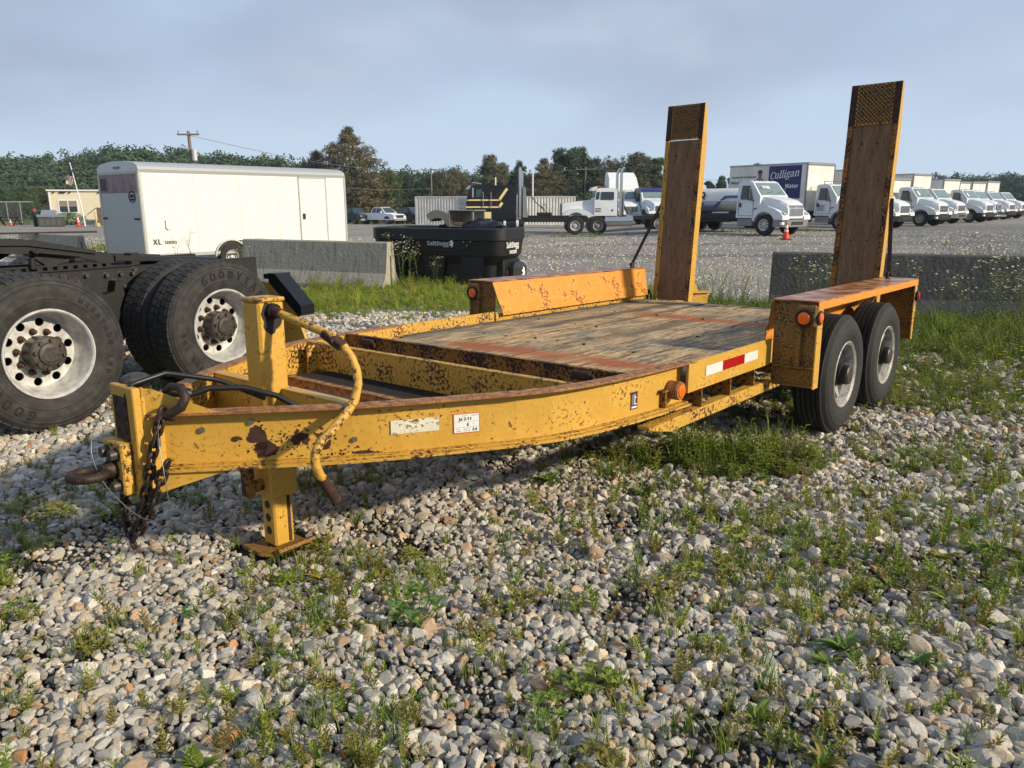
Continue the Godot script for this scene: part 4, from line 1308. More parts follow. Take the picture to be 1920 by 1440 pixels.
func cargo_trailer() -> void:
	# near rear corner of its bright side, from the photograph: 20.4 m off on ground 0.33 m lower
	var a := Vector2(-9.40, -19.75); var b := Vector2(-5.25, -24.6)
	var d := (b - a).normalized()
	var L := a.distance_to(b)
	var g := -0.33
	var t := thing("cargo_trailer", "long white enclosed cargo trailer with round roof edge and side door", "trailer", V(a.x, g, a.y), -d.angle())
	# x along the bright side, z towards the viewer's right (outwards)
	var W := 2.45; var b0 := 0.45; var h := 2.27 - g
	var wh := tri_mat(concrete_tex(Color(0.85, 0.85, 0.83), Color(0.79, 0.785, 0.76), Color(0.87, 0.87, 0.86), 133), V(0.35, 0.35, 0.35), 0.35)
	var al := mat(Color(0.70, 0.71, 0.70), 0.3, 0.4)
	var body := MB.new()
	body.box(V(0.03, b0 + 0.06, -W + 0.01), V(L, h, -0.003), 0.02)
	obj("box_body", body, wh, t)
	var rf := MB.new()                                        # barrel roof
	var q := PackedVector2Array([Vector2(0.0, h - 0.02), Vector2(0.015, h + 0.06), Vector2(-0.02, h + 0.13), Vector2(-0.10, h + 0.185)])
	for i in 7: q.append(Vector2(lerpf(-0.2, -W + 0.2, i / 6.0), h + 0.20 + 0.09 * sin(PI * (0.08 + 0.84 * i / 6.0))))
	for e in [Vector2(-W + 0.10, h + 0.185), Vector2(-W + 0.02, h + 0.13), Vector2(-W - 0.015, h + 0.06), Vector2(-W, h - 0.02)]: q.append(e)
	rf.xf = Transform3D(Basis(V(0, 0, 1), V(0, 1, 0), V(-1, 0, 0)), Vector3.ZERO)
	rf.prism(q, -L, 0.0)
	rf.xf = Transform3D()
	var rfo := obj("roof_cap", rf, al, t)
	# panels with seams standing a hair proud of the box
	var xs := [0.06, 1.42, 2.75, 3.95, 4.62]
	for i in 4:
		var p := MB.new()
		p.box(V(xs[i] + 0.006, b0 + 0.09, -0.004), V(xs[i + 1] - 0.006, h - 0.03, 0.004), 0.002)
		obj("side_panel", p, wh, t)
	var rv := MB.new()
	for xx in xs:
		var yy := b0 + 0.14
		while yy < h - 0.05:
			rv.ball(V(xx, yy, 0.004), V(0.012, 0.012, 0.006), 6, 4)
			yy += 0.12
	tag(obj("panel_rivets", rv, al, t), "", "", "", "stuff")
	var ed := MB.new()
	ed.box(V(-0.005, b0, -0.02), V(0.05, h, 0.012), 0.004)
	obj("corner_trim", ed, al, t)
	var bt := MB.new()
	bt.box(V(0.0, b0, -0.02), V(L, b0 + 0.085, 0.010), 0.004)
	obj("bottom_trim", bt, al, t)
	var dr := MB.new()
	dr.box(V(4.70, b0 + 0.09, -0.002), V(5.62, h - 0.06, 0.014), 0.004)
	var dro := obj("side_door", dr, wh, t)
	var df := MB.new()
	for e in [[4.665, 4.70, b0 + 0.05, h - 0.02], [5.62, 5.655, b0 + 0.05, h - 0.02], [4.665, 5.655, h - 0.06, h - 0.02]]:
		df.box(V(e[0], e[2], -0.002), V(e[1], e[3], 0.02), 0.003)
	obj("door_frame", df, al, dro)
	var lk := MB.new()
	lk.box(V(4.76, 1.35, 0.012), V(4.86, 1.52, 0.035), 0.01)
	obj("door_latch", lk, M.black, dro)
	var p2 := MB.new()
	p2.box(V(5.68, b0 + 0.09, -0.004), V(L - 0.06, h - 0.03, 0.004), 0.002)
	obj("side_panel", p2, wh, t)
	var sg := MB.new()                                        # stone guard on the front edge
	sg.box(V(L - 0.05, b0, -0.3), V(L + 0.012, h, 0.014), 0.004)
	obj("stone_guard", sg, al, t)
	var vt := MB.new()
	vt.prism(PackedVector2Array([Vector2(0.56, 1.40), Vector2(0.70, 1.40), Vector2(0.72, 1.27), Vector2(0.70, 1.17), Vector2(0.60, 1.15), Vector2(0.56, 1.20)]), 0.003, 0.05)
	obj("side_vent", vt, wh, t)
	# wheels and double arch
	for x in [2.35, 3.22]:
		small_wheel(t, V(x, 0.36, 0.055), 0.36, 0.22, 1.0, M.alloy, 8, 0.55)
	var ar := MB.new()
	for x in [2.35, 3.22]:
		var pp := []
		for i in 13: pp.append(V(x + cos(PI * i / 12.0) * 0.47, 0.40 + sin(PI * i / 12.0) * 0.43, 0.03))
		ar.tube(pp, 0.028, 6)
	ar.prism(PackedVector2Array([Vector2(2.66, 0.78), Vector2(2.92, 0.78), Vector2(2.785, 0.58)]), 0.0, 0.02)
	obj("wheel_arch", ar, mat(Color(0.70, 0.69, 0.65), 0.5), t)
	var dk := MB.new()
	dk.prism(PackedVector2Array([Vector2(1.92, 0.4), Vector2(1.98, 0.68), Vector2(2.2, 0.81), Vector2(3.37, 0.81), Vector2(3.6, 0.68), Vector2(3.66, 0.4)]), -0.01, 0.006)
	obj("wheel_recess", dk, M.grease, t)
	# rear: ramp door in its frame
	var rear := MB.new()
	rear.box(V(-0.012, b0 + 0.10, -W + 0.12), V(0.03, h - 0.52, -0.11), 0.004)
	var ro := obj("ramp_door", rear, mat(Color(0.62, 0.64, 0.64), 0.35, 0.2), t)
	var up := MB.new()
	up.box(V(-0.012, h - 0.52, -W + 0.12), V(0.03, h - 0.05, -0.11), 0.003)
	obj("upper_door_panel", up, tri_mat(mottle_tex(128, 128, [Color(0.33, 0.27, 0.27), Color(0.47, 0.38, 0.38), Color(0.55, 0.36, 0.36)], 0.02, 0.1, 0.3, 131), V(1, 1, 1), 0.4), ro)
	var win := MB.new()
	win.box(V(-0.018, h - 0.46, -W + 0.16), V(-0.01, h - 0.14, -W + 0.5), 0.004)
	obj("rear_vent", win, M.black, ro)
	var rfm := MB.new()
	for e in [[-W, -W + 0.12, b0, h], [-0.11, 0.0, b0, h], [-W, 0.0, h - 0.05, h + 0.02], [-W, 0.0, b0 - 0.02, b0 + 0.10]]:
		rfm.box(V(-0.02, e[2], e[0]), V(0.035, e[3], e[1]), 0.004)
	obj("rear_frame", rfm, mat(Color(0.66, 0.66, 0.62), 0.4), t)
	var bm := MB.new()
	bm.box(V(-0.10, b0 - 0.12, -W + 0.05), V(0.02, b0 - 0.01, -0.05), 0.01)
	obj("rear_bumper", bm, M.rust, t)
	var hd := MB.new()
	hd.box(V(-0.045, b0 + 0.95, -W + 0.13), V(-0.01, b0 + 1.0, -W + 0.33), 0.006); hd.box(V(-0.045, b0 + 0.95, -0.40), V(-0.01, b0 + 1.0, -0.12), 0.006)
	obj("door_bar_latch", hd, M.black, ro)
	var lt := MB.new()
	lt.box(V(-0.015, h + 0.09, -W * 0.5 - 0.18), V(0.0, h + 0.15, -W * 0.5 + 0.18), 0.004)
	obj("roof_lamp_bar", lt, mat(Color(0.45, 0.40, 0.35), 0.5), rfo)
	text_on(t, "XL", 0.14, M.black, V(0.30, 0.84, 0.012), 0.0)
	text_on(t, "SERIES", 0.075, M.black, V(0.66, 0.82, 0.012), 0.0)
	var em := MB.new()
	var ov := []
	for i in 20: ov.append(V(-0.014, 1.98 + sin(TAU * i / 20) * 0.14, -0.45 + cos(TAU * i / 20) * 0.19))
	em.tube(ov, 0.012, 6, false, true)
	obj("emblem_ring", em, M.black_matt, ro)
	text_on(ro, "CARGO", 0.085, M.black_matt, V(-0.016, 2.0, -0.45), -PI / 2)
	text_on(ro, "EXPRESS", 0.055, M.black_matt, V(-0.016, 1.91, -0.45), -PI / 2)
	# ground clutter at its rear corner
	var pile := thing("pipe_bundle", "bundle of dark bent pipes leaning by the cargo trailer's rear corner", "pipes", V(-11.5, -0.33, -21.6), 0.5)
	for i in 5:
		var mb := MB.new()
		mb.tube([V(-0.5 + i * 0.1, 0.02, 0), V(0.0 + i * 0.1, 0.45 + 0.04 * i, 0.05), V(0.7, 0.75 + i * 0.09, 0.1 * i)], 0.03, 6)
		obj("pipe", mb, M.grime, pile)

func spreader() -> void:
	var c := Vector2(-0.45, -14.05)
	var t := thing("salt_spreader", "large black plastic hopper salt spreader with white lettering standing on grass", "salt spreader", V(c.x, -0.03, c.y), deg_to_rad(-22.0))
	# x to the right along the long side, z to the viewer; right front corner at the origin
	var bk := bump(mat(Color(0.05, 0.053, 0.056), 0.45), gray_tex(256, 256, noise_img(256, 256, 0.2, 14, 2)), 0.1)
	var rr := func(x0: float, x1: float, z0: float, z1: float, r: float) -> Array:
		var p := []
		for k in [[x1 - r, z1 - r, 0.0], [x0 + r, z1 - r, 1.0], [x0 + r, z0 + r, 2.0], [x1 - r, z0 + r, 3.0]]:
			for i in 11:
				var an: float = (k[2] + i / 10.0) * PI / 2
				p.append(Vector2(k[0] + cos(an) * r, k[1] + sin(an) * r))
		return p
	var loft := func(mb: MB, rings: Array) -> void:
		for i in rings.size() - 1:
			var a: Array = rings[i][0]; var b: Array = rings[i + 1][0]
			for k in a.size():
				var l := (k + 1) % a.size()
				mb.quad(V(a[l].x, rings[i][1], a[l].y), V(a[k].x, rings[i][1], a[k].y), V(b[k].x, rings[i + 1][1], b[k].y), V(b[l].x, rings[i + 1][1], b[l].y))
	var X0 := -2.55; var X1 := 0.30; var Z0 := -1.35; var Z1 := 0.0
	var hop := MB.new()
	loft.call(hop, [[rr.call(X0 + 0.4, X1 - 0.25, Z0 + 0.15, Z1 - 0.12, 0.2), 0.0], [rr.call(X0 + 0.35, X1 - 0.22, Z0 + 0.13, Z1 - 0.10, 0.2), 0.40], [rr.call(X0 + 0.08, X1 - 0.06, Z0 + 0.05, Z1 - 0.04, 0.26), 0.58], [rr.call(X0 + 0.04, X1 - 0.03, Z0 + 0.02, Z1 - 0.02, 0.28), 0.84], [rr.call(X0, X1, Z0, Z1, 0.30), 0.86], [rr.call(X0, X1, Z0, Z1, 0.30), 1.06], [rr.call(X0 + 0.04, X1 - 0.04, Z0 + 0.04, Z1 - 0.04, 0.27), 1.075], [rr.call(X0 + 0.1, X1 - 0.1, Z0 + 0.1, Z1 - 0.1, 0.25), 0.95]])
	obj("hopper", hop, bk, t)
	var cv := MB.new()
	cv.hexa([V(X0 + 0.1, 0.90, Z1 - 0.1), V(X1 - 0.1, 0.90, Z1 - 0.1), V(X1 - 0.1, 0.90, Z0 + 0.1), V(X0 + 0.1, 0.90, Z0 + 0.1), V(X0 + 0.1, 0.96, Z1 - 0.1), V(X1 - 0.1, 0.96, Z1 - 0.1), V(X1 - 0.1, 0.96, Z0 + 0.1), V(X0 + 0.1, 0.96, Z0 + 0.1)])
	obj("hopper_screen", cv, M.black_matt, t)
	for x in [-1.95, -1.12, -0.32]:                              # legs with arched openings between them
		var lg := MB.new()
		lg.hexa([V(x - 0.16, 0.0, Z1 - 0.05), V(x + 0.16, 0.0, Z1 - 0.05), V(x + 0.14, 0.0, Z1 - 0.3), V(x - 0.14, 0.0, Z1 - 0.3), V(x - 0.24, 0.56, Z1 - 0.035), V(x + 0.24, 0.56, Z1 - 0.035), V(x + 0.2, 0.56, Z1 - 0.3), V(x - 0.2, 0.56, Z1 - 0.3)])
		obj("support_leg", lg, bk, t)
	var ln := MB.new()                                           # moulded ribs on the long face
	for e in [[V(-2.35, 0.98, 0.004), V(-1.95, 0.68, -0.012)], [V(-1.95, 0.68, -0.012), V(-0.55, 0.66, -0.012)], [V(-0.55, 0.66, -0.012), V(-0.20, 0.84, -0.005)], [V(-1.55, 0.50, -0.06), V(-0.7, 0.47, -0.06)]]:
		ln.bar(e[0], e[1], 0.012, 0.016, V(0, 0, 1))
	obj("moulded_rib", ln, bk, t)
	for x in [-1.62, -0.42]:
		var bo := MB.new()
		for o in [V(-0.07, 0.04, 0), V(0.07, 0.045, 0), V(0.0, -0.03, 0)]:
			bo.ball(V(x, 0.79, -0.014) + o, V(0.013, 0.013, 0.01), 8, 5)
		obj("bolt_group", bo, M.alloy, t)
	text_on(t, "SaltDogg", 0.078, mat(Color(0.72, 0.74, 0.75), 0.5), V(-1.02, 0.79, -0.012), 0.0)
	dog_emblem(t, V(-0.74, 0.79, -0.012), 0.075, 0.0)
	# the end face, turned to the right
	text_on(t, "SaltDogg", 0.105, M.white, V(0.278, 0.765, -0.55), PI / 2 - 0.0)
	text_on(t, "PRO2500", 0.062, M.white, V(0.285, 0.635, -0.55), PI / 2)
	var mo := MB.new()
	var q := []
	mo.box(V(0.06, 0.03, -1.0), V(0.42, 0.44, -0.45), 0.09)
	obj("motor_cover", mo, mat(Color(0.13, 0.135, 0.14), 0.45), t)
	var sh := MB.new()
	sh.box(V(0.02, 0.0, -1.08), V(0.22, 0.5, -0.28), 0.03)
	obj("motor_recess", sh, M.black, t)
	dog_emblem(t, V(0.425, 0.22, -0.72), 0.14, PI / 2)
	var wr := MB.new()
	wr.tube([V(0.24, 0.2, -0.36), V(0.27, 0.24, -0.33), V(0.25, 0.28, -0.30), V(0.29, 0.3, -0.28)], 0.008, 5)
	obj("loose_wire", wr, mat(Color(0.55, 0.28, 0.2), 0.6), t)
	# what lies on top of it
	var sp := thing("spinner_chute", "stainless spinner chute assembly lying on top of the black salt spreader", "chute", t.transform * V(-1.1, 1.0, -0.7), deg_to_rad(-22.0))
	var gl := MB.new()
	var arc := []
	for i in 11:
		var an := PI * (0.12 + 0.62 * i / 10.0)
		arc.append(V(-0.15 + 0.36 * cos(an), 0.0 + 0.40 * sin(an), 0))
	for i in 10:
		var a: Vector3 = arc[i]; var b: Vector3 = arc[i + 1]
		gl.quad(a + V(0, 0, 0.25), b + V(0, 0, 0.25), b + V(0, 0, -0.2), a + V(0, 0, -0.2))
		var cc := V(-0.15, 0, 0)
		var a2 := cc + (a - cc) * 0.62; var b2 := cc + (b - cc) * 0.62
		for zz in [0.25, -0.2]: gl.quad(a2 + V(0, 0, zz), b2 + V(0, 0, zz), b + V(0, 0, zz), a + V(0, 0, zz))
		gl.quad(b2 + V(0, 0, 0.25), a2 + V(0, 0, 0.25), a2 + V(0, 0, -0.2), b2 + V(0, 0, -0.2))
	obj("curved_guard", gl, mat(Color(0.62, 0.58, 0.52), 0.35, 0.6), sp)
	var bx := MB.new()
	for e in [[V(0.12, 0.08, -0.25), V(0.62, 0.11, 0.25)], [V(0.12, 0.08, -0.27), V(0.62, 0.40, -0.25)], [V(0.12, 0.38, -0.25), V(0.66, 0.40, 0.27)], [V(0.10, 0.08, -0.25), V(0.13, 0.40, 0.27)], [V(0.58, 0.08, 0.22), V(0.62, 0.40, 0.26)]]:
		bx.box(e[0], e[1], 0.004)
	obj("chute_box", bx, mat(Color(0.60, 0.57, 0.52), 0.4, 0.5), sp)
	var mb := MB.new()
	mb.box(V(-0.2, 0.0, -0.1), V(0.35, 0.12, 0.15), 0.03); mb.cyl(V(-0.05, 0.1, 0.1), V(0.1, 0.1, 0.1), 0.06, 10); mb.box(V(0.3, 0.0, 0.1), V(0.55, 0.08, 0.28), 0.01)
	obj("gear_motor", mb, M.grime, sp)
	var bg := thing("tarp_bundle", "crumpled black plastic tarp lying on the right end of the black salt spreader", "tarp", t.transform * V(-0.28, 1.03, -0.55), deg_to_rad(-22.0))
	var tb := MB.new()
	tb.ball(V(0, 0, 0), V(0.42, 0.19, 0.3), 22, 12)
	var fn := FastNoiseLite.new(); fn.seed = 3; fn.frequency = 4.0
	var fcs := MB.new()
	for i in range(0, tb.v.size(), 3):
		var p := []
		for j in 3:
			var q2 := tb.v[i + j]
			var k := 1.0 + 0.45 * fn.get_noise_3dv(q2) + (0.18 if q2.x < -0.1 else 0.0)
			p.append(V(q2.x * k, maxf(q2.y * k, -0.05), q2.z * k))
		fcs.tri(p[0], p[2], p[1])
	obj("tarp_sheet", fcs, mat(Color(0.05, 0.052, 0.06), 0.28), bg)

func dog_emblem(t: Node3D, at: Vector3, h: float, yaw: float) -> void:   # the round hound badge beside the lettering
	var p := PackedVector2Array()
	for e in [[-0.2, 1.0], [0.35, 0.8], [0.6, 0.2], [0.45, -0.6], [0.05, -1.0], [0.15, -0.45], [-0.15, -0.6], [-0.5, -0.35], [-0.55, -0.1], [-0.2, 0.0], [-0.1, 0.25], [-0.5, 0.3], [-0.55, 0.55], [-0.15, 0.6]]:
		p.append(Vector2(e[0], e[1]) * h)
	var m := MB.new()
	m.prism(p, 0.0, 0.006)
	var o := obj("badge", m, M.white, t)
	o.transform = Transform3D(Basis(Vector3.UP, yaw), at)

func cone(label: String, at: Vector3, h := 0.71) -> Node3D:
	var t := thing("traffic_cone", label, "cone", at, 0.4)
	var k := h / 0.71
	var or_ := mat(Color(0.90, 0.24, 0.10), 0.55)
	var b := MB.new()
	b.box(V(-0.18, 0.0, -0.18) * k, V(0.18, 0.035, 0.18) * k, 0.01)
	obj("cone_base", b, M.black_matt, t)
	var c := MB.new()
	c.lathe([Vector2(0.135, 0.035) * k, Vector2(0.03, 0.70) * k, Vector2(0.022, 0.71) * k, Vector2(0.0, 0.71) * k], 20)
	obj("cone_body", c, or_, t)
	for e in [[0.33, 0.40], [0.47, 0.60]]:
		var r0: float = lerpf(0.135, 0.03, (e[0] - 0.035) / 0.665) + 0.002; var r1: float = lerpf(0.135, 0.03, (e[1] - 0.035) / 0.665) + 0.002
		var s := MB.new()
		s.lathe([Vector2(r0, e[0]) * k, Vector2(r1, e[1]) * k], 20)
		obj("reflective_band", s, M.white, t)
	return t

# ---------------------------------------------------------------- vehicles further off; local x points to the front, z to the vehicle's right
func slab(mb: MB, poly: Array, w0: float, w1: float, y0: float, y1: float) -> void:
	# side outline (x, y); half width goes from w0 at y0 to w1 at y1
	var pp := PackedVector2Array()
	for p in poly: pp.append(Vector2(p[0], p[1]))
	if Geometry2D.is_polygon_clockwise(pp): pp.reverse()
	var hw := func(y: float) -> float: return lerpf(w0, w1, clampf((y - y0) / (y1 - y0), 0.0, 1.0))
	var idx := Geometry2D.triangulate_polygon(pp)
	for i in range(0, idx.size(), 3):
		var a := pp[idx[i]]; var b := pp[idx[i + 1]]; var c := pp[idx[i + 2]]
		if (b - a).cross(c - a) < 0:
			var q := b; b = c; c = q
		mb.tri(V(a.x, a.y, hw.call(a.y)), V(b.x, b.y, hw.call(b.y)), V(c.x, c.y, hw.call(c.y)))
		mb.tri(V(a.x, a.y, -hw.call(a.y)), V(c.x, c.y, -hw.call(c.y)), V(b.x, b.y, -hw.call(b.y)))
	for i in pp.size():
		var a := pp[i]; var b := pp[(i + 1) % pp.size()]
		mb.quad(V(a.x, a.y, -hw.call(a.y)), V(b.x, b.y, -hw.call(b.y)), V(b.x, b.y, hw.call(b.y)), V(a.x, a.y, hw.call(a.y)))

func pane(t: Node3D, called: String, p: Array, m: Material, proud := 0.012) -> MeshInstance3D:
	# thin plate over four corners given anticlockwise seen from outside
	var nrm: Vector3 = (p[1] - p[0]).cross(p[2] - p[0]).normalized()
	var q := []
	for c in p: q.append(c - nrm * 0.01)
	for c in p: q.append(c + nrm * proud)
	var mb := MB.new()
	mb.quad(q[4], q[5], q[6], q[7]); mb.quad(q[3], q[2], q[1], q[0])
	for i in 4:
		var j := (i + 1) % 4
		mb.quad(q[i], q[j], q[4 + j], q[4 + i])
	return obj(called, mb, m, t)

func glass_mats() -> void:
	M.glass = mat(Color(0.13, 0.17, 0.17), 0.06)
	M.glass.metallic_specular = 0.9
	M.glass_light = mat(Color(0.42, 0.50, 0.50), 0.08)
	M.glass_light.metallic_specular = 0.9
	M.chrome = mat(Color(0.78, 0.78, 0.77), 0.16, 0.95)
	M.truck_white = mat(Color(0.84, 0.855, 0.86), 0.25)
	M.truck_white.clearcoat_enabled = true
	M.truck_white.clearcoat = 0.5
	M.box_white = tri_mat(mottle_tex(256, 256, [Color(0.78, 0.77, 0.73), Color(0.86, 0.86, 0.84)], 0.01, 0.06, 0.3, 141), V(0.3, 0.3, 0.3), 0.45)
	M.frame_black = mat(Color(0.06, 0.065, 0.075), 0.6)
	M.bumper_gray = mat(Color(0.50, 0.51, 0.52), 0.4)
	M.lamp_amber = mat(Color(0.62, 0.34, 0.18), 0.3)
	M.lamp_glass = mat(Color(0.62, 0.64, 0.64), 0.12, 0.3)

func conventional_cab(t: Node3D, body: Material, bumper: Material, grille_round: bool) -> void:
	# bumper at x = 3.1, front axle at x = 2.0, back of cab at x = 0
	var cab := MB.new()
	slab(cab, [[0.34, 0.80], [0.34, 2.42], [0.44, 2.50], [0.95, 2.53], [1.15, 2.46], [1.72, 1.80], [1.72, 1.30], [1.35, 1.25], [1.35, 0.80]], 1.02, 0.90, 1.75, 2.5)
	obj("cab", cab, body, t)
	var hood := MB.new()
	var secs := [[1.66, 0.95, 1.80, 0.84, 0.78], [2.1, 0.95, 1.72, 0.78, 0.70], [2.6, 0.85, 1.60, 0.70, 0.62], [2.92, 0.80, 1.44, 0.62, 0.54], [3.0, 0.80, 1.25, 0.60, 0.54]]
	for i in secs.size() - 1:
		var a: Array = secs[i]; var b: Array = secs[i + 1]
		var ra := [V(a[0], a[1], a[3]), V(a[0], a[2] - 0.12, a[3]), V(a[0], a[2], a[4]), V(a[0], a[2] + 0.03, 0), V(a[0], a[2], -a[4]), V(a[0], a[2] - 0.12, -a[3]), V(a[0], a[1], -a[3])]
		var rb := [V(b[0], b[1], b[3]), V(b[0], b[2] - 0.12, b[3]), V(b[0], b[2], b[4]), V(b[0], b[2] + 0.03, 0), V(b[0], b[2], -b[4]), V(b[0], b[2] - 0.12, -b[3]), V(b[0], b[1], -b[3])]
		for k in 6: hood.quad(ra[k], rb[k], rb[k + 1], ra[k + 1])
		if i == secs.size() - 2:
			for k in 5: hood.tri(rb[0], rb[k + 2], rb[k + 1])
	obj("hood", hood, body, t)
	for s in [-1.0, 1.0]:
		var fd := MB.new()
		var p := PackedVector2Array([Vector2(1.30, 0.78), Vector2(1.40, 1.16), Vector2(1.75, 1.34), Vector2(2.15, 1.36), Vector2(2.6, 1.22), Vector2(2.92, 1.05), Vector2(3.05, 0.88), Vector2(3.05, 0.74), Vector2(2.60, 0.74)])
		for i in 9: p.append(Vector2(2.0 + 0.60 * cos(PI * (0.06 + 0.88 * i / 8.0)), 0.52 + 0.58 * sin(PI * (0.06 + 0.88 * i / 8.0))))
		fd.prism(p, minf(s * 0.55, s * 1.02), maxf(s * 0.55, s * 1.02))
		obj("fender", fd, body, t)
		var hl := MB.new()
		hl.ball(V(2.88, 1.0, s * 0.80), V(0.17, 0.10, 0.20), 12, 8)
		obj("headlight", hl, M.lamp_glass, t)
		pane(t, "side_window", [V(0.56, 1.66, s * 1.02), V(1.30, 1.66, s * 1.02), V(1.02, 2.30, s * 0.936), V(0.58, 2.30, s * 0.936)] if s > 0 else [V(1.30, 1.66, -1.02), V(0.56, 1.66, -1.02), V(0.58, 2.30, -0.936), V(1.02, 2.30, -0.936)], M.glass)
		var ml := MB.new()
		ml.box(V(1.22, 1.62, minf(s * 1.18, s * 1.36)), V(1.30, 2.20, maxf(s * 1.18, s * 1.36)), 0.03)
		ml.tube([V(1.25, 2.1, s * 1.24), V(1.2, 2.1, s * 1.0)], 0.02, 6); ml.tube([V(1.25, 1.66, s * 1.24), V(1.3, 1.6, s * 1.0)], 0.02, 6)
		obj("mirror", ml, M.frame_black, t)
		var ln := MB.new()
		for e in [[0.46, 0.9, 0.475, 1.65], [1.33, 0.9, 1.345, 1.65], [0.46, 0.9, 1.34, 0.915]]:
			ln.box(V(e[0], e[1], minf(s * 1.01, s * 1.024)), V(e[2], e[3], maxf(s * 1.01, s * 1.024)))
		ln.box(V(0.52, 1.30, minf(s * 1.01, s * 1.05)), V(0.62, 1.49, maxf(s * 1.01, s * 1.05)), 0.01)
		obj("door_seam", ln, M.frame_black, t)
		var st := MB.new()
		st.box(V(0.42, 0.42, minf(s * 0.75, s * 1.0)), V(1.3, 0.76, maxf(s * 0.75, s * 1.0)), 0.03)
		obj("step_tank", st, M.bumper_gray, t)
		small_wheel(t, V(2.0, 0.5, s * 1.02), 0.5, 0.27, s, M.rim_gray if not grille_round else M.alloy, 8, 0.56)
	pane(t, "windshield", [V(1.685, 1.86, 0.86), V(1.685, 1.86, -0.86), V(1.20, 2.42, -0.80), V(1.20, 2.42, 0.80)], M.glass_light, 0.02)
	var gr := MB.new()
	if grille_round:
		gr.hexa([V(2.94, 0.92, 0.46), V(3.04, 0.92, 0.42), V(3.04, 0.92, -0.42), V(2.94, 0.92, -0.46), V(2.90, 1.40, 0.50), V(2.98, 1.40, 0.50), V(2.98, 1.40, -0.50), V(2.90, 1.40, -0.50)])
	else:
		gr.box(V(2.9, 0.92, -0.48), V(3.02, 1.32, 0.48), 0.02)
	obj("grille", gr, M.frame_black if not grille_round else M.bumper_gray, t)
	var sl := MB.new()
	if grille_round:
		for i in 12:
			var z := -0.44 + 0.08 * i
			sl.hexa([V(3.02, 0.94, z + 0.012), V(3.055, 0.94, z + 0.012), V(3.055, 0.94, z - 0.012), V(3.02, 0.94, z - 0.012), V(2.96, 1.40, z * 1.12 + 0.012), V(2.995, 1.40, z * 1.12 + 0.012), V(2.995, 1.40, z * 1.12 - 0.012), V(2.96, 1.40, z * 1.12 - 0.012)])
	else:
		for i in 4: sl.box(V(3.01, 0.95 + i * 0.095, -0.46), V(3.035, 1.0 + i * 0.095, 0.46), 0.008)
		for z in [-0.47, -0.16, 0.14, 0.45]: sl.box(V(3.01, 0.93, z), V(3.03, 1.31, z + 0.03), 0.006)
	obj("grille_bars", sl, M.chrome, t)
	var bp := MB.new()
	var q := [[-1.08, 2.86], [-0.75, 3.08], [0.75, 3.08], [1.08, 2.86]]
	for i in 3:
		bp.hexa([V(q[i][1], 0.42, q[i][0]), V(q[i][1] - 0.28, 0.42, q[i][0]), V(q[i + 1][1] - 0.28, 0.42, q[i + 1][0]), V(q[i + 1][1], 0.42, q[i + 1][0]), V(q[i][1] + 0.05, 0.75, q[i][0]), V(q[i][1] - 0.28, 0.75, q[i][0]), V(q[i + 1][1] - 0.28, 0.75, q[i + 1][0]), V(q[i + 1][1] + 0.05, 0.75, q[i + 1][0])])
	obj("bumper", bp, bumper, t)
	var sc := MB.new()
	sc.box(V(3.08, 0.52, -0.42), V(3.128, 0.66, 0.42), 0.01)
	obj("bumper_slot", sc, M.grease, t)
	for z in [-0.6, -0.2, 0.0, 0.2, 0.6]:
		var ml := MB.new()
		ml.box(V(0.95, 2.52, z - 0.035), V(1.03, 2.555, z + 0.035), 0.012)
		obj("roof_lamp", ml, M.lamp_amber, t)
	var wp := MB.new()
	wp.bar(V(1.63, 1.95, 0.5), V(1.58, 2.02, -0.05), 0.02, 0.02); wp.bar(V(1.63, 1.95, -0.25), V(1.58, 2.02, -0.75), 0.02, 0.02)
	obj("wiper", wp, M.frame_black, t)

func chassis(t: Node3D, back: float, wx: float, tank := true) -> void:
	for s in [-1.0, 1.0]:
		var fr := MB.new()
		fr.box(V(-back, 0.72, minf(s * 0.36, s * 0.45)), V(1.3, 0.98, maxf(s * 0.36, s * 0.45)), 0.01)
		obj("frame_rail", fr, M.frame_black, t)
		small_wheel(t, V(-wx, 0.5, s * 1.15), 0.5, 0.27, s, M.rim_gray, 8, 0.56)
		small_wheel(t, V(-wx, 0.5, s * 0.84), 0.5, 0.27, s, M.rim_gray, 8, 0.56)
	var ax := MB.new()
	ax.cyl(V(-wx, 0.5, -0.9), V(-wx, 0.5, 0.9), 0.09, 10)
	ax.ball(V(-wx, 0.5, 0), V(0.25, 0.22, 0.22), 10, 7)
	ax.cyl(V(-0.8, 0.62, 0.0), V(-wx, 0.55, 0.0), 0.06, 8)
	obj("axle", ax, M.frame_black, t)
	if tank:
		var tk := MB.new()
		tk.box(V(-1.1, 0.45, 0.45), V(-0.1, 0.85, 0.95), 0.06)
		obj("fuel_tank", tk, M.bumper_gray, t)

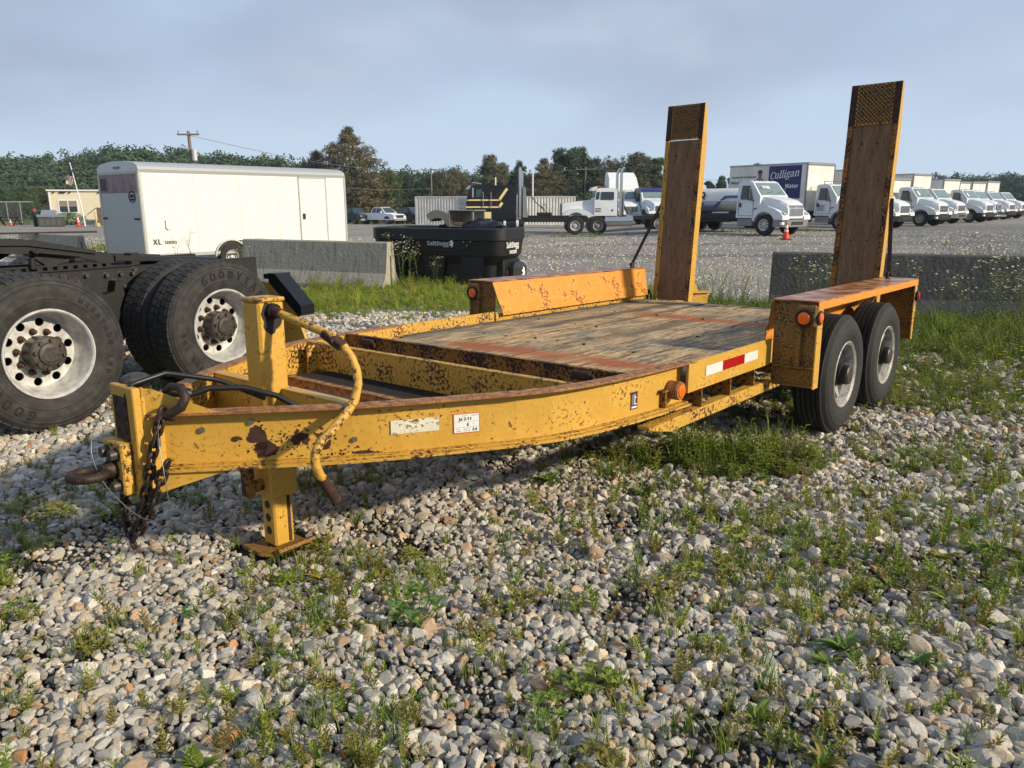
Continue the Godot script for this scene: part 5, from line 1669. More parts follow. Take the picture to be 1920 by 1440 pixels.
func van_box(t: Node3D, L: float, y0: float, y1: float, m: Material) -> void:
	var w := 1.25
	var b := MB.new()
	b.box(V(-L - 0.12, y0, -w), V(-0.12, y1, w), 0.03)
	obj("cargo_box", b, m, t)
	var tr := MB.new()
	for z in [-w, w]:
		tr.box(V(-0.20, y0, z - 0.05), V(-0.075, y1 - 0.02, z + 0.05), 0.045)
	tr.box(V(-0.22, y1 - 0.16, -w - 0.02), V(-0.07, y1 + 0.02, w + 0.02), 0.05)
	obj("corner_post", tr, M.bumper_gray, t)
	var rl := MB.new()
	for z in [-w, w]:
		rl.box(V(-L - 0.13, y1 - 0.09, z - 0.012), V(-0.15, y1 + 0.012, z + 0.012), 0.008); rl.box(V(-L - 0.13, y0 - 0.05, z - 0.012), V(-0.15, y0 + 0.10, z + 0.012), 0.008)
	obj("edge_rail", rl, mat(Color(0.62, 0.62, 0.60), 0.4, 0.4), t)

func box_truck(label: String, L: float, y1: float, bumper: Material, body: Material, group: String) -> Node3D:
	var t := thing("box_truck", label, "truck", V(0, 0, 0), 0.0, group)
	conventional_cab(t, body, bumper, false)
	chassis(t, L + 0.1, L * 0.72)
	van_box(t, L, 1.02, y1, M.box_white)
	return t

const TRUCK_YAW := -0.986       # fronts turned to the viewer's right

func place_front(px_x: float, d: float) -> Vector3:
	# origin of a truck whose grille stands at photo column px_x, d metres off
	var f := V(px(px_x, d, 1.1), 0, -d)
	return f - V(cos(TRUCK_YAW), 0, -sin(TRUCK_YAW)) * 3.0

func trucks() -> void:
	glass_mats()
	var grp := "white box trucks parked in a row"
	# bare cab and chassis truck with the round chrome grille
	var a := thing("cab_chassis_truck", "white cab and chassis truck with ribbed chrome grille and no box, orange cone before it", "truck", place_front(1493, 36.0), TRUCK_YAW)
	conventional_cab(a, M.truck_white, M.bumper_gray, true)
	chassis(a, 5.6, 4.1, false)
	text_on(a, "9166", 0.16, mat(Color(0.9, 0.95, 0.95), 0.5), V(1.53, 2.22, 0.42), PI / 2, true, "windshield_number").rotation = Vector3(-0.70, PI / 2, 0)
	var pl := MB.new()
	pl.box(V(2.93, 0.52, 0.86), V(3.06, 0.70, 1.06), 0.01)
	var plo := obj("auction_tag", pl, M.white, a)
	var pl2 := MB.new()
	pl2.box(V(2.92, 0.64, 0.855), V(3.068, 0.70, 1.066), 0.01)
	obj("tag_band", pl2, mat(Color(0.15, 0.30, 0.55), 0.5), plo)
	# box truck with the printed side
	var c := thing("box_truck", "white box truck with blue water company lettering on its tall side", "truck", V(px(1508, 44.3, 1.1), 0, -44.3) - Basis(Vector3.UP, TRUCK_YAW) * V(-0.12, 0, 1.25), TRUCK_YAW, grp)
	conventional_cab(c, M.truck_white, M.bumper_gray, false)
	chassis(c, 5.8, 4.2)
	van_box(c, 5.6, 1.05, 3.72, M.box_white)
	var sgn := MB.new()
	sgn.box(V(-2.75, 1.75, 1.25), V(-0.5, 3.60, 1.258))
	obj("side_banner", sgn, mat(Color(0.06, 0.10, 0.36), 0.4), c)
	var cu := text_on(c, "Culligan", 0.40, M.white, V(-1.63, 3.12, 1.26), 0.0, false, "lettering", "Droid Serif")
	cu.transform = Transform3D(Basis(V(0.92, 0.07, 0), V(0.22, 1.0, 0), V(0, 0, 1)), cu.position)
	text_on(c, "Water", 0.22, M.white, V(-1.1, 2.45, 1.26), 0.0)
	var dk := mat(Color(0.10, 0.13, 0.25), 0.5)
	text_on(c, "Commercial & Industrial", 0.115, dk, V(-4.6, 3.02, 1.256), 0.0)
	text_on(c, "Water Treatment", 0.16, dk, V(-4.65, 2.70, 1.256), 0.0)
	text_on(c, "Culligan", 0.12, dk, V(-4.6, 2.3, 1.256), 0.0)
	var print := Node3D.new()
	print.name = "printed_figure"
	c.add_child(print)
	print.position = V(0.92, 0, 0)
	var man := MB.new()
	man.prism(PackedVector2Array([Vector2(-4.75, 2.45), Vector2(-4.68, 2.75), Vector2(-4.5, 2.92), Vector2(-4.4, 2.95), Vector2(-4.2, 2.95), Vector2(-4.05, 2.88), Vector2(-3.92, 2.7), Vector2(-3.9, 2.45)]), 1.25, 1.256)
	obj("printed_shirt", man, mat(Color(0.35, 0.43, 0.55), 0.6), print)
	var hd := MB.new()
	hd.prism(PackedVector2Array([Vector2(-4.4, 2.94), Vector2(-4.45, 3.1), Vector2(-4.42, 3.24), Vector2(-4.2, 3.24), Vector2(-4.16, 3.1), Vector2(-4.22, 2.94)]), 1.25, 1.2565)
	obj("printed_face", hd, mat(Color(0.55, 0.36, 0.27), 0.6), print)
	var hc := MB.new()
	hc.prism(PackedVector2Array([Vector2(-4.5, 3.22), Vector2(-4.45, 3.36), Vector2(-4.3, 3.42), Vector2(-4.16, 3.36), Vector2(-4.13, 3.22)]), 1.25, 1.257)
	obj("printed_cap", hc, mat(Color(0.20, 0.16, 0.18), 0.6), print)
	var ft := MB.new()
	ft.prism(PackedVector2Array([Vector2(-5.0, 1.2), Vector2(-4.72, 1.2), Vector2(-4.72, 2.0), Vector2(-4.8, 2.12), Vector2(-4.92, 2.12), Vector2(-5.0, 2.0)]), 1.25, 1.256)
	obj("printed_tank", ft, mat(Color(0.55, 0.56, 0.48), 0.6), c)
	var pp := MB.new()
	pp.box(V(-5.02, 1.1, 1.25), V(-4.5, 1.2, 1.257)); pp.box(V(-4.55, 1.2, 1.25), V(-4.5, 2.2, 1.257)); pp.box(V(-4.86, 2.12, 1.25), V(-4.55, 2.2, 1.257))
	obj("printed_pipes", pp, mat(Color(0.15, 0.16, 0.18), 0.6), c)
	var bars := MB.new()
	for i in 5: bars.box(V(0.55, 1.05 + i * 0.075, 1.02), V(1.05 - 0.1 * (i % 2), 1.08 + i * 0.075, 1.026))
	obj("door_print", bars, mat(Color(0.2, 0.3, 0.55), 0.6), c)
	var rack := MB.new()
	for z in [-0.5, 0.4]:
		rack.bar(V(0.4, 2.68, z), V(1.0, 2.68, z), 0.03, 0.03); rack.bar(V(0.45, 2.5, z), V(0.45, 2.68, z), 0.03, 0.03)
	obj("roof_rack", rack, M.bumper_gray, c)
	# the rest of the row
	var rows := [
		[1697, 46.5, 6.8, 3.50, 0, "white box truck half hidden by the raised near ramp, black bumper and square grille"],
		[1770, 51.0, 6.2, 3.12, 0, "white box truck with low box and paper in its windshield, right of the near ramp"],
		[1803, 56.5, 7.0, 3.62, 1, "white box truck with tall box and polished bumper, third right of the near ramp"],
		[1856, 60.5, 6.0, 3.35, 0, "white box truck with round mirror on its fender, fourth right of the near ramp"],
		[1872, 66.0, 6.5, 3.30, 2, "white box truck with chrome grille guard in the receding row"],
		[1898, 71.0, 6.5, 3.40, 0, "white box truck behind the one with the grille guard, black bumper"],
		[1921, 76.0, 6.5, 3.60, 0, "white box truck cut by the right edge of the picture"],
	]
	for i in rows.size():
		var r: Array = rows[i]
		var b := box_truck(r[5], r[2], r[3], [M.frame_black, M.chrome, M.frame_black][r[4]], M.truck_white, grp)
		b.position = place_front(r[0], r[1])
		b.rotation.y = TRUCK_YAW
		if r[4] == 2:
			var gg := MB.new()
			for z in [-0.6, 0.6]:
				gg.tube([V(3.22, 0.4, z), V(3.25, 1.0, z), V(3.2, 1.45, z), V(3.15, 1.5, z * 0.9)], 0.045, 8)
			gg.tube([V(3.2, 1.48, -0.6), V(3.2, 1.48, 0.6)], 0.04, 8); gg.tube([V(3.25, 1.05, -0.6), V(3.25, 1.05, 0.6)], 0.04, 8)
			gg.box(V(3.1, 0.35, -1.0), V(3.3, 0.5, 1.0), 0.03)
			obj("grille_guard", gg, M.chrome, b)
		if i == 1 or i == 3:
			var pa := pane(b, "paper_sheet", [V(1.60, 1.98, 0.66), V(1.60, 1.98, 0.48), V(1.38, 2.24, 0.47), V(1.38, 2.24, 0.65)], M.white, 0.03)
			var ta := MB.new()
			ta.box(V(2.98, 0.5, 0.78), V(3.1, 0.62, 0.98), 0.01)
			obj("bumper_tag", ta, M.white, b)
	# water tank truck behind the first one
	var w := thing("water_tank_truck", "white water tank truck with blue stripe behind the cab and chassis truck", "truck", V(px(1325, 43.0), 0, -43.0), TRUCK_YAW)
	var tk := MB.new()
	tk.xf = Transform3D(Basis(V(0, 1, 0), V(1, 0, 0), V(0, 0, -1)), Vector3.ZERO)
	tk.xf = Transform3D()
	var ring := []
	for i in 24:
		var an := TAU * i / 24
		ring.append(Vector2(cos(an) * 1.15 * (1.0 - 0.1 * absf(sin(an))), 1.60 + sin(an) * 0.66))
	for i in 24:
		var p: Vector2 = ring[i]; var q: Vector2 = ring[(i + 1) % 24]
		tk.quad(V(-2.2, p.y, p.x), V(3.2, p.y, p.x), V(3.2, q.y, q.x), V(-2.2, q.y, q.x))
		tk.tri(V(3.2, 1.6, 0), V(3.2, q.y, q.x), V(3.2, p.y, p.x)); tk.tri(V(-2.2, 1.6, 0), V(-2.2, p.y, p.x), V(-2.2, q.y, q.x))
	obj("tank", tk, M.box_white, w)
	text_on(w, "WATER", 0.52, mat(Color(0.10, 0.11, 0.15), 0.5), V(-0.35, 1.80, 1.12), 0.0)
	text_on(w, "POTABLE", 0.24, mat(Color(0.10, 0.11, 0.15), 0.5), V(0.0, 1.40, 1.13), 0.0)
	var sp := MB.new()
	sp.box(V(-2.1, 1.22, 1.06), V(1.4, 1.33, 1.135)); sp.bar(V(1.38, 1.27, 1.10), V(2.2, 1.82, 1.12), 0.12, 0.06, V(0, 0, 1)); sp.box(V(2.15, 1.77, 1.06), V(3.18, 1.87, 1.14))
	obj("stripe", sp, mat(Color(0.17, 0.33, 0.55), 0.5), w)
	var ud := MB.new()
	ud.box(V(-2.1, 0.55, -0.9), V(3.0, 0.98, 0.9), 0.04)
	obj("under_frame", ud, M.frame_black, w)
	for x in [-1.4, -0.3]:
		for s in [-1.0, 1.0]: small_wheel(w, V(x, 0.5, s * 1.1), 0.5, 0.27, s, M.rim_gray, 8, 0.56)
	var fd := MB.new()
	fd.tube([V(1.0, 0.7, 1.08), V(1.35, 1.0, 1.08), V(2.4, 1.02, 1.08)], 0.04, 6)
	obj("wheel_fender", fd, M.white, w)
	# orange cone in front
	cone("orange traffic cone with white bands standing before the ribbed chrome grille truck", V(px(1473, 32.6), 0.0, -32.6))
	big_rigs()
	pickups()

func big_rigs() -> void:
	# black cab-over tractor, seen from its side; local x to its front, which points left
	var D := 47.0
	var g := gy(0, -D)
	var t := thing("cabover_truck", "black cabover truck with cream and maroon stripes and tall chrome exhaust stack", "truck", V(px(966, D), g, -D), PI)
	var bk := mat(Color(0.035, 0.03, 0.03), 0.18)
	var k := 1.0
	var cab := MB.new()
	slab(cab, [[0.0, 0.85], [0.0, 2.75], [0.06, 2.85], [2.45, 2.85], [2.62, 2.78], [2.88, 1.95], [2.90, 0.75], [2.6, 0.70], [2.5, 1.0], [2.2, 1.2], [1.95, 1.15], [1.75, 0.85]], 1.18, 1.14, 1.0, 2.85)
	obj("cab", cab, bk, t)
	# the side towards the viewer is local z = -1 (after the half turn): z < 0 faces the viewer? the turn sends +z away
	var zs := -1.19
	var cream := mat(Color(0.90, 0.84, 0.58), 0.4); var maroon := mat(Color(0.22, 0.05, 0.06), 0.4)
	for e in [[0.90, 2.88, 1.96, 2.04], [0.90, 2.9, 1.56, 1.64]]:
		var st := MB.new()
		st.box(V(e[0], e[2], zs), V(e[1], e[3], zs + 0.02))
		st.bar(V(e[0] + 0.06, e[2] + 0.02, zs + 0.01), V(e[0] - (0.42 if e[2] > 1.8 else 0.14), e[3] + (0.62 if e[2] > 1.8 else 0.22), zs + 0.01), 0.15, 0.02, V(0, 0, 1))
		obj("stripe", st, cream, t)
		var s2 := MB.new()
		s2.box(V(e[0] + 0.2, e[3] + 0.06, zs), V(e[1] - 0.05, e[3] + 0.16, zs + 0.016))
		s2.bar(V(e[0] + 0.24, e[3] + 0.08, zs + 0.01), V(e[0] - (0.18 if e[2] > 1.8 else -0.05), e[3] + (0.62 if e[2] > 1.8 else 0.26), zs + 0.01), 0.12, 0.018, V(0, 0, 1))
		obj("stripe", s2, maroon, t)
	pane(t, "side_window", [V(2.30, 2.18, zs + 0.012), V(1.98, 2.18, zs + 0.012), V(1.98, 2.62, zs + 0.02), V(2.28, 2.62, zs + 0.02)], mat(Color(0.16, 0.30, 0.26), 0.08))
	pane(t, "windshield", [V(2.875, 2.02, 1.0), V(2.875, 2.02, -1.0), V(2.66, 2.70, -1.0), V(2.66, 2.70, 1.0)], M.glass)
	for x in [1.42, 1.88]:
		var gb := MB.new()
		gb.tube([V(x, 1.52, zs - 0.05), V(x, 2.42, zs - 0.05), V(x + 0.05, 2.46, zs)], 0.022, 6)
		obj("grab_rail", gb, M.chrome, t)
	var mi := MB.new()
	mi.box(V(2.42, 2.15, zs - 0.28), V(2.52, 2.70, zs - 0.05), 0.02)
	obj("mirror", mi, M.chrome, t)
	var vs := MB.new()
	vs.hexa([V(2.55, 2.70, 1.0), V(2.95, 2.62, 1.0), V(2.95, 2.62, -1.0), V(2.55, 2.70, -1.0), V(2.5, 2.80, 1.0), V(2.75, 2.82, 1.0), V(2.75, 2.82, -1.0), V(2.5, 2.80, -1.0)])
	vs.tube([V(2.0, 2.92, -0.5), V(2.55, 3.0, -0.5)], 0.05, 8)
	obj("visor", vs, M.chrome, t)
	var ext := MB.new()
	ext.cyl(V(-0.28, 0.9, zs + 0.1), V(-0.28, 3.85, zs + 0.1), 0.085, 12)
	ext.cyl(V(-0.42, 1.0, 1.0), V(-0.42, 3.75, 1.0), 0.085, 12)
	obj("exhaust_stack", ext, M.chrome, t)
	var ic := MB.new()
	ic.cyl(V(-0.1, 1.0, zs + 0.1), V(-0.1, 2.3, zs + 0.1), 0.06, 10)
	obj("air_pipe", ic, M.chrome, t)
	var wl := MB.new()
	wl.hexa([V(-0.45, 1.0, -1.0), V(-0.75, 1.0, -1.0), V(-0.75, 1.0, 1.0), V(-0.45, 1.0, 1.0), V(-0.45, 2.75, -1.0), V(-0.62, 2.75, -1.0), V(-0.62, 2.75, 1.0), V(-0.45, 2.75, 1.0)])
	obj("headache_rack", wl, M.bumper_gray, t)
	var fr := MB.new()
	fr.box(V(-4.4, 0.72, -0.5), V(2.4, 1.02, 0.5), 0.02)
	fr.box(V(-4.3, 1.02, -0.5), V(-0.5, 1.10, 0.5), 0.01)
	fr.box(V(-2.2, 1.1, -0.5), V(-1.3, 1.28, 0.5), 0.03)
	obj("frame", fr, M.frame_black, t)
	var ftk := MB.new()
	ftk.cyl(V(-0.5, 0.65, zs + 0.35), V(1.5, 0.65, zs + 0.35), 0.32, 16)
	obj("fuel_tank", ftk, M.frame_black, t)
	for x in [-0.2, 0.55]:
		var bd := MB.new()
		bd.cyl(V(x, 0.65, zs + 0.35), V(x + 0.14, 0.65, zs + 0.35), 0.33, 16)
		obj("tank_strap", bd, M.white, t)
	var stp := MB.new()
	stp.box(V(1.42, 0.95, zs), V(1.80, 1.32, zs + 0.03)); stp.box(V(1.40, 0.9, zs), V(1.45, 0.55, zs + 0.03)); 
	obj("step_panel", stp, cream, t)
	for s in [-1.0, 1.0]:
		small_wheel(t, V(2.25, 0.52, s * 1.15), 0.52, 0.28, s, M.alloy, 10, 0.57)
		small_wheel(t, V(-3.55, 0.52, s * 1.2), 0.52, 0.28, s, M.alloy, 10, 0.57)
		small_wheel(t, V(-4.90, 0.52, s * 1.2), 0.52, 0.28, s, M.rim_gray, 10, 0.57)
	var qf := MB.new()
	var pts := []
	for i in 8: pts.append(V(-3.55 + cos(PI * (0.0 + 0.62 * i / 7.0)) * 0.6, 0.52 + sin(PI * (0.0 + 0.62 * i / 7.0)) * 0.6, zs + 0.12))
	for i in 7:
		qf.hexa([pts[i] + V(0, 0, -0.14), pts[i + 1] + V(0, 0, -0.14), pts[i + 1] + V(0, 0, 0.2), pts[i] + V(0, 0, 0.2), (pts[i] - V(-3.55, 0.52, 0)) * 1.05 + V(-3.55, 0.52, -0.14), (pts[i + 1] - V(-3.55, 0.52, 0)) * 1.05 + V(-3.55, 0.52, -0.14), (pts[i + 1] - V(-3.55, 0.52, 0)) * 1.05 + V(-3.55, 0.52, 0.2), (pts[i] - V(-3.55, 0.52, 0)) * 1.05 + V(-3.55, 0.52, 0.2)])
	obj("quarter_fender", qf, M.chrome, t)
	var hs := MB.new()
	hs.tube([V(-0.7, 2.55, -0.5), V(-1.2, 1.9, -0.5), V(-1.7, 1.45, -0.5), V(-1.9, 1.55, -0.5), V(-1.75, 1.8, -0.5), V(-1.55, 1.65, -0.5), V(-1.9, 1.25, -0.5)], 0.025, 6)
	obj("air_hose", hs, M.frame_black, t)

	day_cab()
	other_tractors()

func day_cab() -> void:
	# white long nosed day cab just behind it, nose to the left
	var D2 := 49.5
	var w := thing("day_cab_truck", "white long nosed day cab truck with two curved chrome exhaust stacks", "truck", V(px(1152, D2), gy(6, -D2), -D2), PI)
	var wm: Material = M.truck_white
	var cb := MB.new()
	slab(cb, [[0.0, 1.0], [0.0, 2.55], [0.12, 2.68], [1.15, 2.68], [1.30, 2.60], [1.42, 2.05], [1.42, 1.0]], 1.05, 0.98, 2.0, 2.65)
	obj("cab", cb, wm, w)
	var hd := MB.new()
	slab(hd, [[1.38, 0.95], [1.38, 2.0], [3.25, 1.78], [3.40, 1.70], [3.42, 0.95]], 0.78, 0.70, 1.2, 2.0)
	obj("hood", hd, wm, w)
	var zf := -1.06
	for s in [-1.0, 1.0]:
		var fd := MB.new()
		var p := PackedVector2Array([Vector2(1.35, 0.95), Vector2(1.75, 1.25), Vector2(2.35, 1.45), Vector2(2.9, 1.42), Vector2(3.35, 1.15), Vector2(3.5, 0.85), Vector2(3.2, 0.85)])
		for i in 8: p.append(Vector2(2.55 + 0.62 * cos(PI * (0.08 + 0.84 * i / 7.0)), 0.55 + 0.66 * sin(PI * (0.08 + 0.84 * i / 7.0))))
		fd.prism(p, minf(s * 0.7, s * 1.08), maxf(s * 0.7, s * 1.08))
		obj("fender", fd, wm, w)
		small_wheel(w, V(2.55, 0.52, s * 1.05), 0.52, 0.28, s, M.alloy, 10, 0.57)
		small_wheel(w, V(-2.6, 0.52, s * 1.2), 0.52, 0.28, s, M.alloy, 10, 0.57)
		var ex := MB.new()
		ex.tube([V(-0.22, 1.0, s * 0.95), V(-0.22, 3.55, s * 0.95), V(-0.26, 3.75, s * 0.95), V(-0.42, 3.92, s * 0.95)], [0.10, 0.085, 0.085, 0.09], 12)
		obj("exhaust_stack", ex, M.chrome, w)
		var tk := MB.new()
		tk.cyl(V(-1.0, 0.68, s * 0.85), V(0.75, 0.68, s * 0.85), 0.33, 16)
		obj("fuel_tank", tk, M.chrome, w)
	pane(w, "side_window", [V(1.05, 1.98, zf + 0.005), V(0.22, 1.98, zf + 0.005), V(0.22, 2.45, zf + 0.03), V(1.0, 2.45, zf + 0.03)], M.glass)
	pane(w, "windshield", [V(1.425, 2.08, 0.9), V(1.425, 2.08, -0.9), V(1.32, 2.54, -0.85), V(1.32, 2.54, 0.85)], M.glass_light)
	pane(w, "vent_window", [V(1.36, 2.0, zf + 0.004), V(1.14, 2.0, zf + 0.004), V(1.10, 2.45, zf + 0.03), V(1.26, 2.45, zf + 0.03)], M.glass)
	var vs := MB.new()
	vs.hexa([V(1.30, 2.50, 0.95), V(1.62, 2.52, 0.95), V(1.62, 2.52, -0.95), V(1.30, 2.50, -0.95), V(1.25, 2.78, 0.95), V(1.5, 2.74, 0.95), V(1.5, 2.74, -0.95), V(1.25, 2.78, -0.95)])
	obj("sun_visor", vs, M.white, w)
	for z in [-0.5, -0.25, 0.0, 0.25]:
		var hn := MB.new()
		hn.tube([V(0.6, 2.75, z), V(1.15, 2.78, z), V(1.2, 2.78, z)], [0.03, 0.04, 0.07], 8)
		obj("air_horn", hn, mat(Color(0.6, 0.33, 0.3), 0.3, 0.4), w)
	var gr := MB.new()
	gr.box(V(3.40, 0.9, -0.52), V(3.48, 1.75, 0.52), 0.03)
	obj("grille", gr, M.bumper_gray, w)
	var ms := MB.new()
	for i in 3: ms.box(V(1.0, 1.25 + i * 0.09, zf - 0.01), V(1.36, 1.28 + i * 0.09, zf + 0.01))
	ms.box(V(0.25, 1.28, zf - 0.012), V(0.33, 1.40, zf + 0.01))
	obj("door_trim", ms, M.frame_black, w)
	var fr := MB.new()
	fr.box(V(-3.6, 0.75, -0.45), V(3.0, 1.0, 0.45), 0.02); fr.box(V(-0.6, 0.6, -1.0), V(-0.1, 1.05, 1.0), 0.02)
	obj("frame", fr, M.frame_black, w)
	var hz := MB.new()
	for i in 4: hz.tube([V(-0.3, 2.0, -0.4 + i * 0.1), V(-0.8, 1.2 - i * 0.06, -0.4 + i * 0.1), V(-1.15, 1.2, -0.35 + i * 0.1), V(-1.1, 1.5, -0.35 + i * 0.1)], 0.022, 6)
	obj("air_hose", hz, mat(Color(0.10, 0.16, 0.22), 0.5), w)
	var wall := MB.new()
	wall.box(V(-0.45, 1.05, -0.9), V(-0.38, 2.5, 0.9), 0.01)
	obj("headache_rack", wall, M.bumper_gray, w)

func other_tractors() -> void:
	# sleeper tractor with a tall roof fairing, front turned to the viewer
	var D3 := 58.0
	var f := thing("road_tractor", "white road tractor with tall rounded roof fairing and dark slatted grille", "truck", V(px(1172, D3), gy(9, -D3), -D3 - 3.0), TRUCK_YAW - 0.42)
	conventional_cab(f, M.truck_white, M.white, false)
	var rf := MB.new()
	slab(rf, [[-0.7, 0.9], [-0.7, 3.75], [-0.55, 3.9], [-0.1, 3.86], [0.5, 3.45], [0.95, 2.55], [0.36, 2.45], [0.36, 0.9]], 1.2, 1.05, 2.5, 3.9)
	obj("sleeper_fairing", rf, M.truck_white, f)
	chassis(f, 4.6, 3.4)
	# white truck with a blue roof beside it
	var bl := thing("road_tractor", "white truck with dark blue cab roof half hidden behind the far ramp", "truck", V(px(1222, 57.0), gy(10, -57), -60.0), TRUCK_YAW - 0.35)
	conventional_cab(bl, M.truck_white, M.frame_black, false)
	var br := MB.new()
	slab(br, [[-0.02, 2.25], [-0.02, 2.52], [0.12, 2.60], [0.95, 2.63], [1.24, 2.50], [1.33, 2.33]], 0.98, 0.93, 2.2, 2.6)
	obj("blue_roof", br, mat(Color(0.09, 0.11, 0.36), 0.3), bl)
	chassis(bl, 4.6, 3.4)

func pickup(label: String, body: Material, at: Vector3, yaw: float) -> Node3D:
	var t := thing("pickup_truck", label, "pickup truck", at, yaw, "pickup trucks parked before the trees")
	var b := MB.new()
	slab(b, [[-2.9, 0.62], [-2.9, 1.22], [-0.75, 1.22], [1.25, 1.22], [2.45, 1.16], [2.82, 1.0], [2.88, 0.55], [2.45, 0.5], [-2.4, 0.5]], 0.98, 0.94, 0.7, 1.2)
	obj("body", b, body, t)
	var c := MB.new()
	slab(c, [[-0.80, 1.2], [-0.62, 1.80], [-0.4, 1.90], [0.55, 1.90], [0.75, 1.85], [1.55, 1.2]], 0.92, 0.70, 1.2, 1.9)
	obj("cab", c, body, t)
	for s in [-1.0, 1.0]:
		var k := 0.905
		for e in [[-0.62, -0.02, -0.50, -0.02], [0.06, 1.15, 0.06, 0.62]]:
			var p := [V(e[0], 1.27, s * k), V(e[1], 1.27, s * k), V(e[3], 1.78, s * 0.742), V(e[2], 1.78, s * 0.742)]
			if s < 0: p = [p[1], p[0], p[3], p[2]]
			pane(t, "side_window", p, M.glass)
		for x in [-1.85, 1.75]: small_wheel(t, V(x, 0.42, s * 0.97), 0.42, 0.26, s, M.rim_gray, 6, 0.58)
		var wa := MB.new()
		for x in [-1.85, 1.75]:
			var q := PackedVector2Array([Vector2(x + 0.5, 0.45)])
			for i in 9: q.append(Vector2(x + 0.5 * cos(PI * i / 8.0), 0.45 + 0.48 * sin(PI * i / 8.0)))
			wa.prism(q, minf(s * 0.9, s * 0.975), maxf(s * 0.9, s * 0.975))
		obj("wheel_well", wa, M.frame_black, t)
		var hl := MB.new()
		hl.box(V(2.62, 0.86, minf(s * 0.6, s * 0.93)), V(2.86, 1.02, maxf(s * 0.6, s * 0.93)), 0.04)
		obj("headlight", hl, M.lamp_glass, t)
		var mi := MB.new()
		mi.box(V(0.95, 1.25, minf(s * 0.98, s * 1.18)), V(1.08, 1.45, maxf(s * 0.98, s * 1.18)), 0.03)
		obj("mirror", mi, body, t)
	pane(t, "windshield", [V(1.47, 1.27, 0.80), V(1.47, 1.27, -0.80), V(0.80, 1.83, -0.66), V(0.80, 1.83, 0.66)], M.glass, 0.015)
	var g := MB.new()
	g.box(V(2.75, 0.72, -0.58), V(2.89, 1.04, 0.58), 0.03)
	obj("grille", g, M.frame_black, t)
	var bp := MB.new()
	bp.box(V(2.7, 0.42, -0.95), V(2.98, 0.68, 0.95), 0.04)
	obj("bumper", bp, M.bumper_gray, t)
	return t

func pickups() -> void:
	var d := 92.0
	var dk := mat(Color(0.05, 0.055, 0.06), 0.2); var nv := mat(Color(0.03, 0.06, 0.15), 0.2)
	for e in [[661, 90.0, dk, -0.75, "dark pickup truck, leftmost beside the box trailer's front end"], [716, 88.0, M.truck_white, -0.62, "white crew cab pickup truck with dark grille parked before the trees"], [765, 90.0, nv, -0.62, "dark blue pickup truck right of the white crew cab pickup"], [797, 89.0, M.truck_white, -0.7, "white pickup truck with black nose, mostly hidden behind the spinner chute"]]:
		var x := px(e[0], e[1], -0.9)
		pickup(e[4], e[2], V(x, gy(x, -e[1]), -e[1]), e[3])

func container(label: String, at: Vector3, yaw: float, L: float, door_end: bool) -> void:
	var t := thing("shipping_container", label, "container", at, yaw, "")
	var w := tri_mat(mottle_tex(128, 128, [Color(0.74, 0.73, 0.68), Color(0.84, 0.83, 0.80)], 0.02, 0.08, 0.3, 151), V(0.4, 0.4, 0.4), 0.5)
	var H2 := 2.59; var hw := 1.22; var hl := L * 0.5
	var fr := MB.new()
	for x in [-hl, hl - 0.14]:
		for z in [-hw, hw - 0.14]: fr.box(V(x, 0, z), V(x + 0.14, H2, z + 0.14), 0.01)
	for y in [0.0, H2 - 0.12]:
		for z in [-hw, hw - 0.1]: fr.box(V(-hl + 0.14, y, z), V(hl - 0.14, y + 0.12, z + 0.1), 0.01)
		for x in [-hl, hl - 0.1]: fr.box(V(x, y, -hw + 0.14), V(x + 0.1, y + 0.12, hw - 0.14), 0.01)
	obj("corner_frame", fr, w, t)
	var cw := func(n: int, len: float) -> MB:                  # corrugated sheet along x, facing z
		var m := MB.new()
		var s := len / n
		for i in n:
			var x0 := -len * 0.5 + i * s
			for e in [[0.0, 0.3, 0.0, 0.0], [0.3, 0.5, 0.0, -0.045], [0.5, 0.8, -0.045, -0.045], [0.8, 1.0, -0.045, 0.0]]:
				m.quad(V(x0 + e[0] * s, 0.12, e[2]), V(x0 + e[1] * s, 0.12, e[3]), V(x0 + e[1] * s, H2 - 0.12, e[3]), V(x0 + e[0] * s, H2 - 0.12, e[2]))
		return m
	for z in [-1.0, 1.0]:
		var o := obj("corrugated_side", cw.call(int(L * 3.6), L - 0.28), w, t)
		o.transform = Transform3D(Basis(Vector3.UP, 0.0 if z > 0 else PI), V(0, 0, z * (hw - 0.015)))
	for x in [-1.0, 1.0]:
		var o := obj("corrugated_end", cw.call(9, hw * 2 - 0.28), w, t)
		o.transform = Transform3D(Basis(Vector3.UP, x * PI / 2), V(x * (hl - 0.015), 0, 0))
	var rf := MB.new()
	rf.box(V(-hl + 0.05, H2 - 0.04, -hw + 0.05), V(hl - 0.05, H2 - 0.01, hw - 0.05))
	obj("roof_sheet", rf, w, t)
	if door_end:
		var d := MB.new()
		d.box(V(hl - 1.75, 0.14, hw - 0.02), V(hl - 0.1, 2.40, hw + 0.03), 0.02)
		var g := obj("roller_door", d, mat(Color(0.55, 0.58, 0.60), 0.45), t)
		for i in 4:
			var s := MB.new()
			s.box(V(hl - 1.7, 0.55 + i * 0.47, hw + 0.03), V(hl - 0.15, 0.60 + i * 0.47, hw + 0.05), 0.008)
			obj("door_rail", s, M.bumper_gray, g)

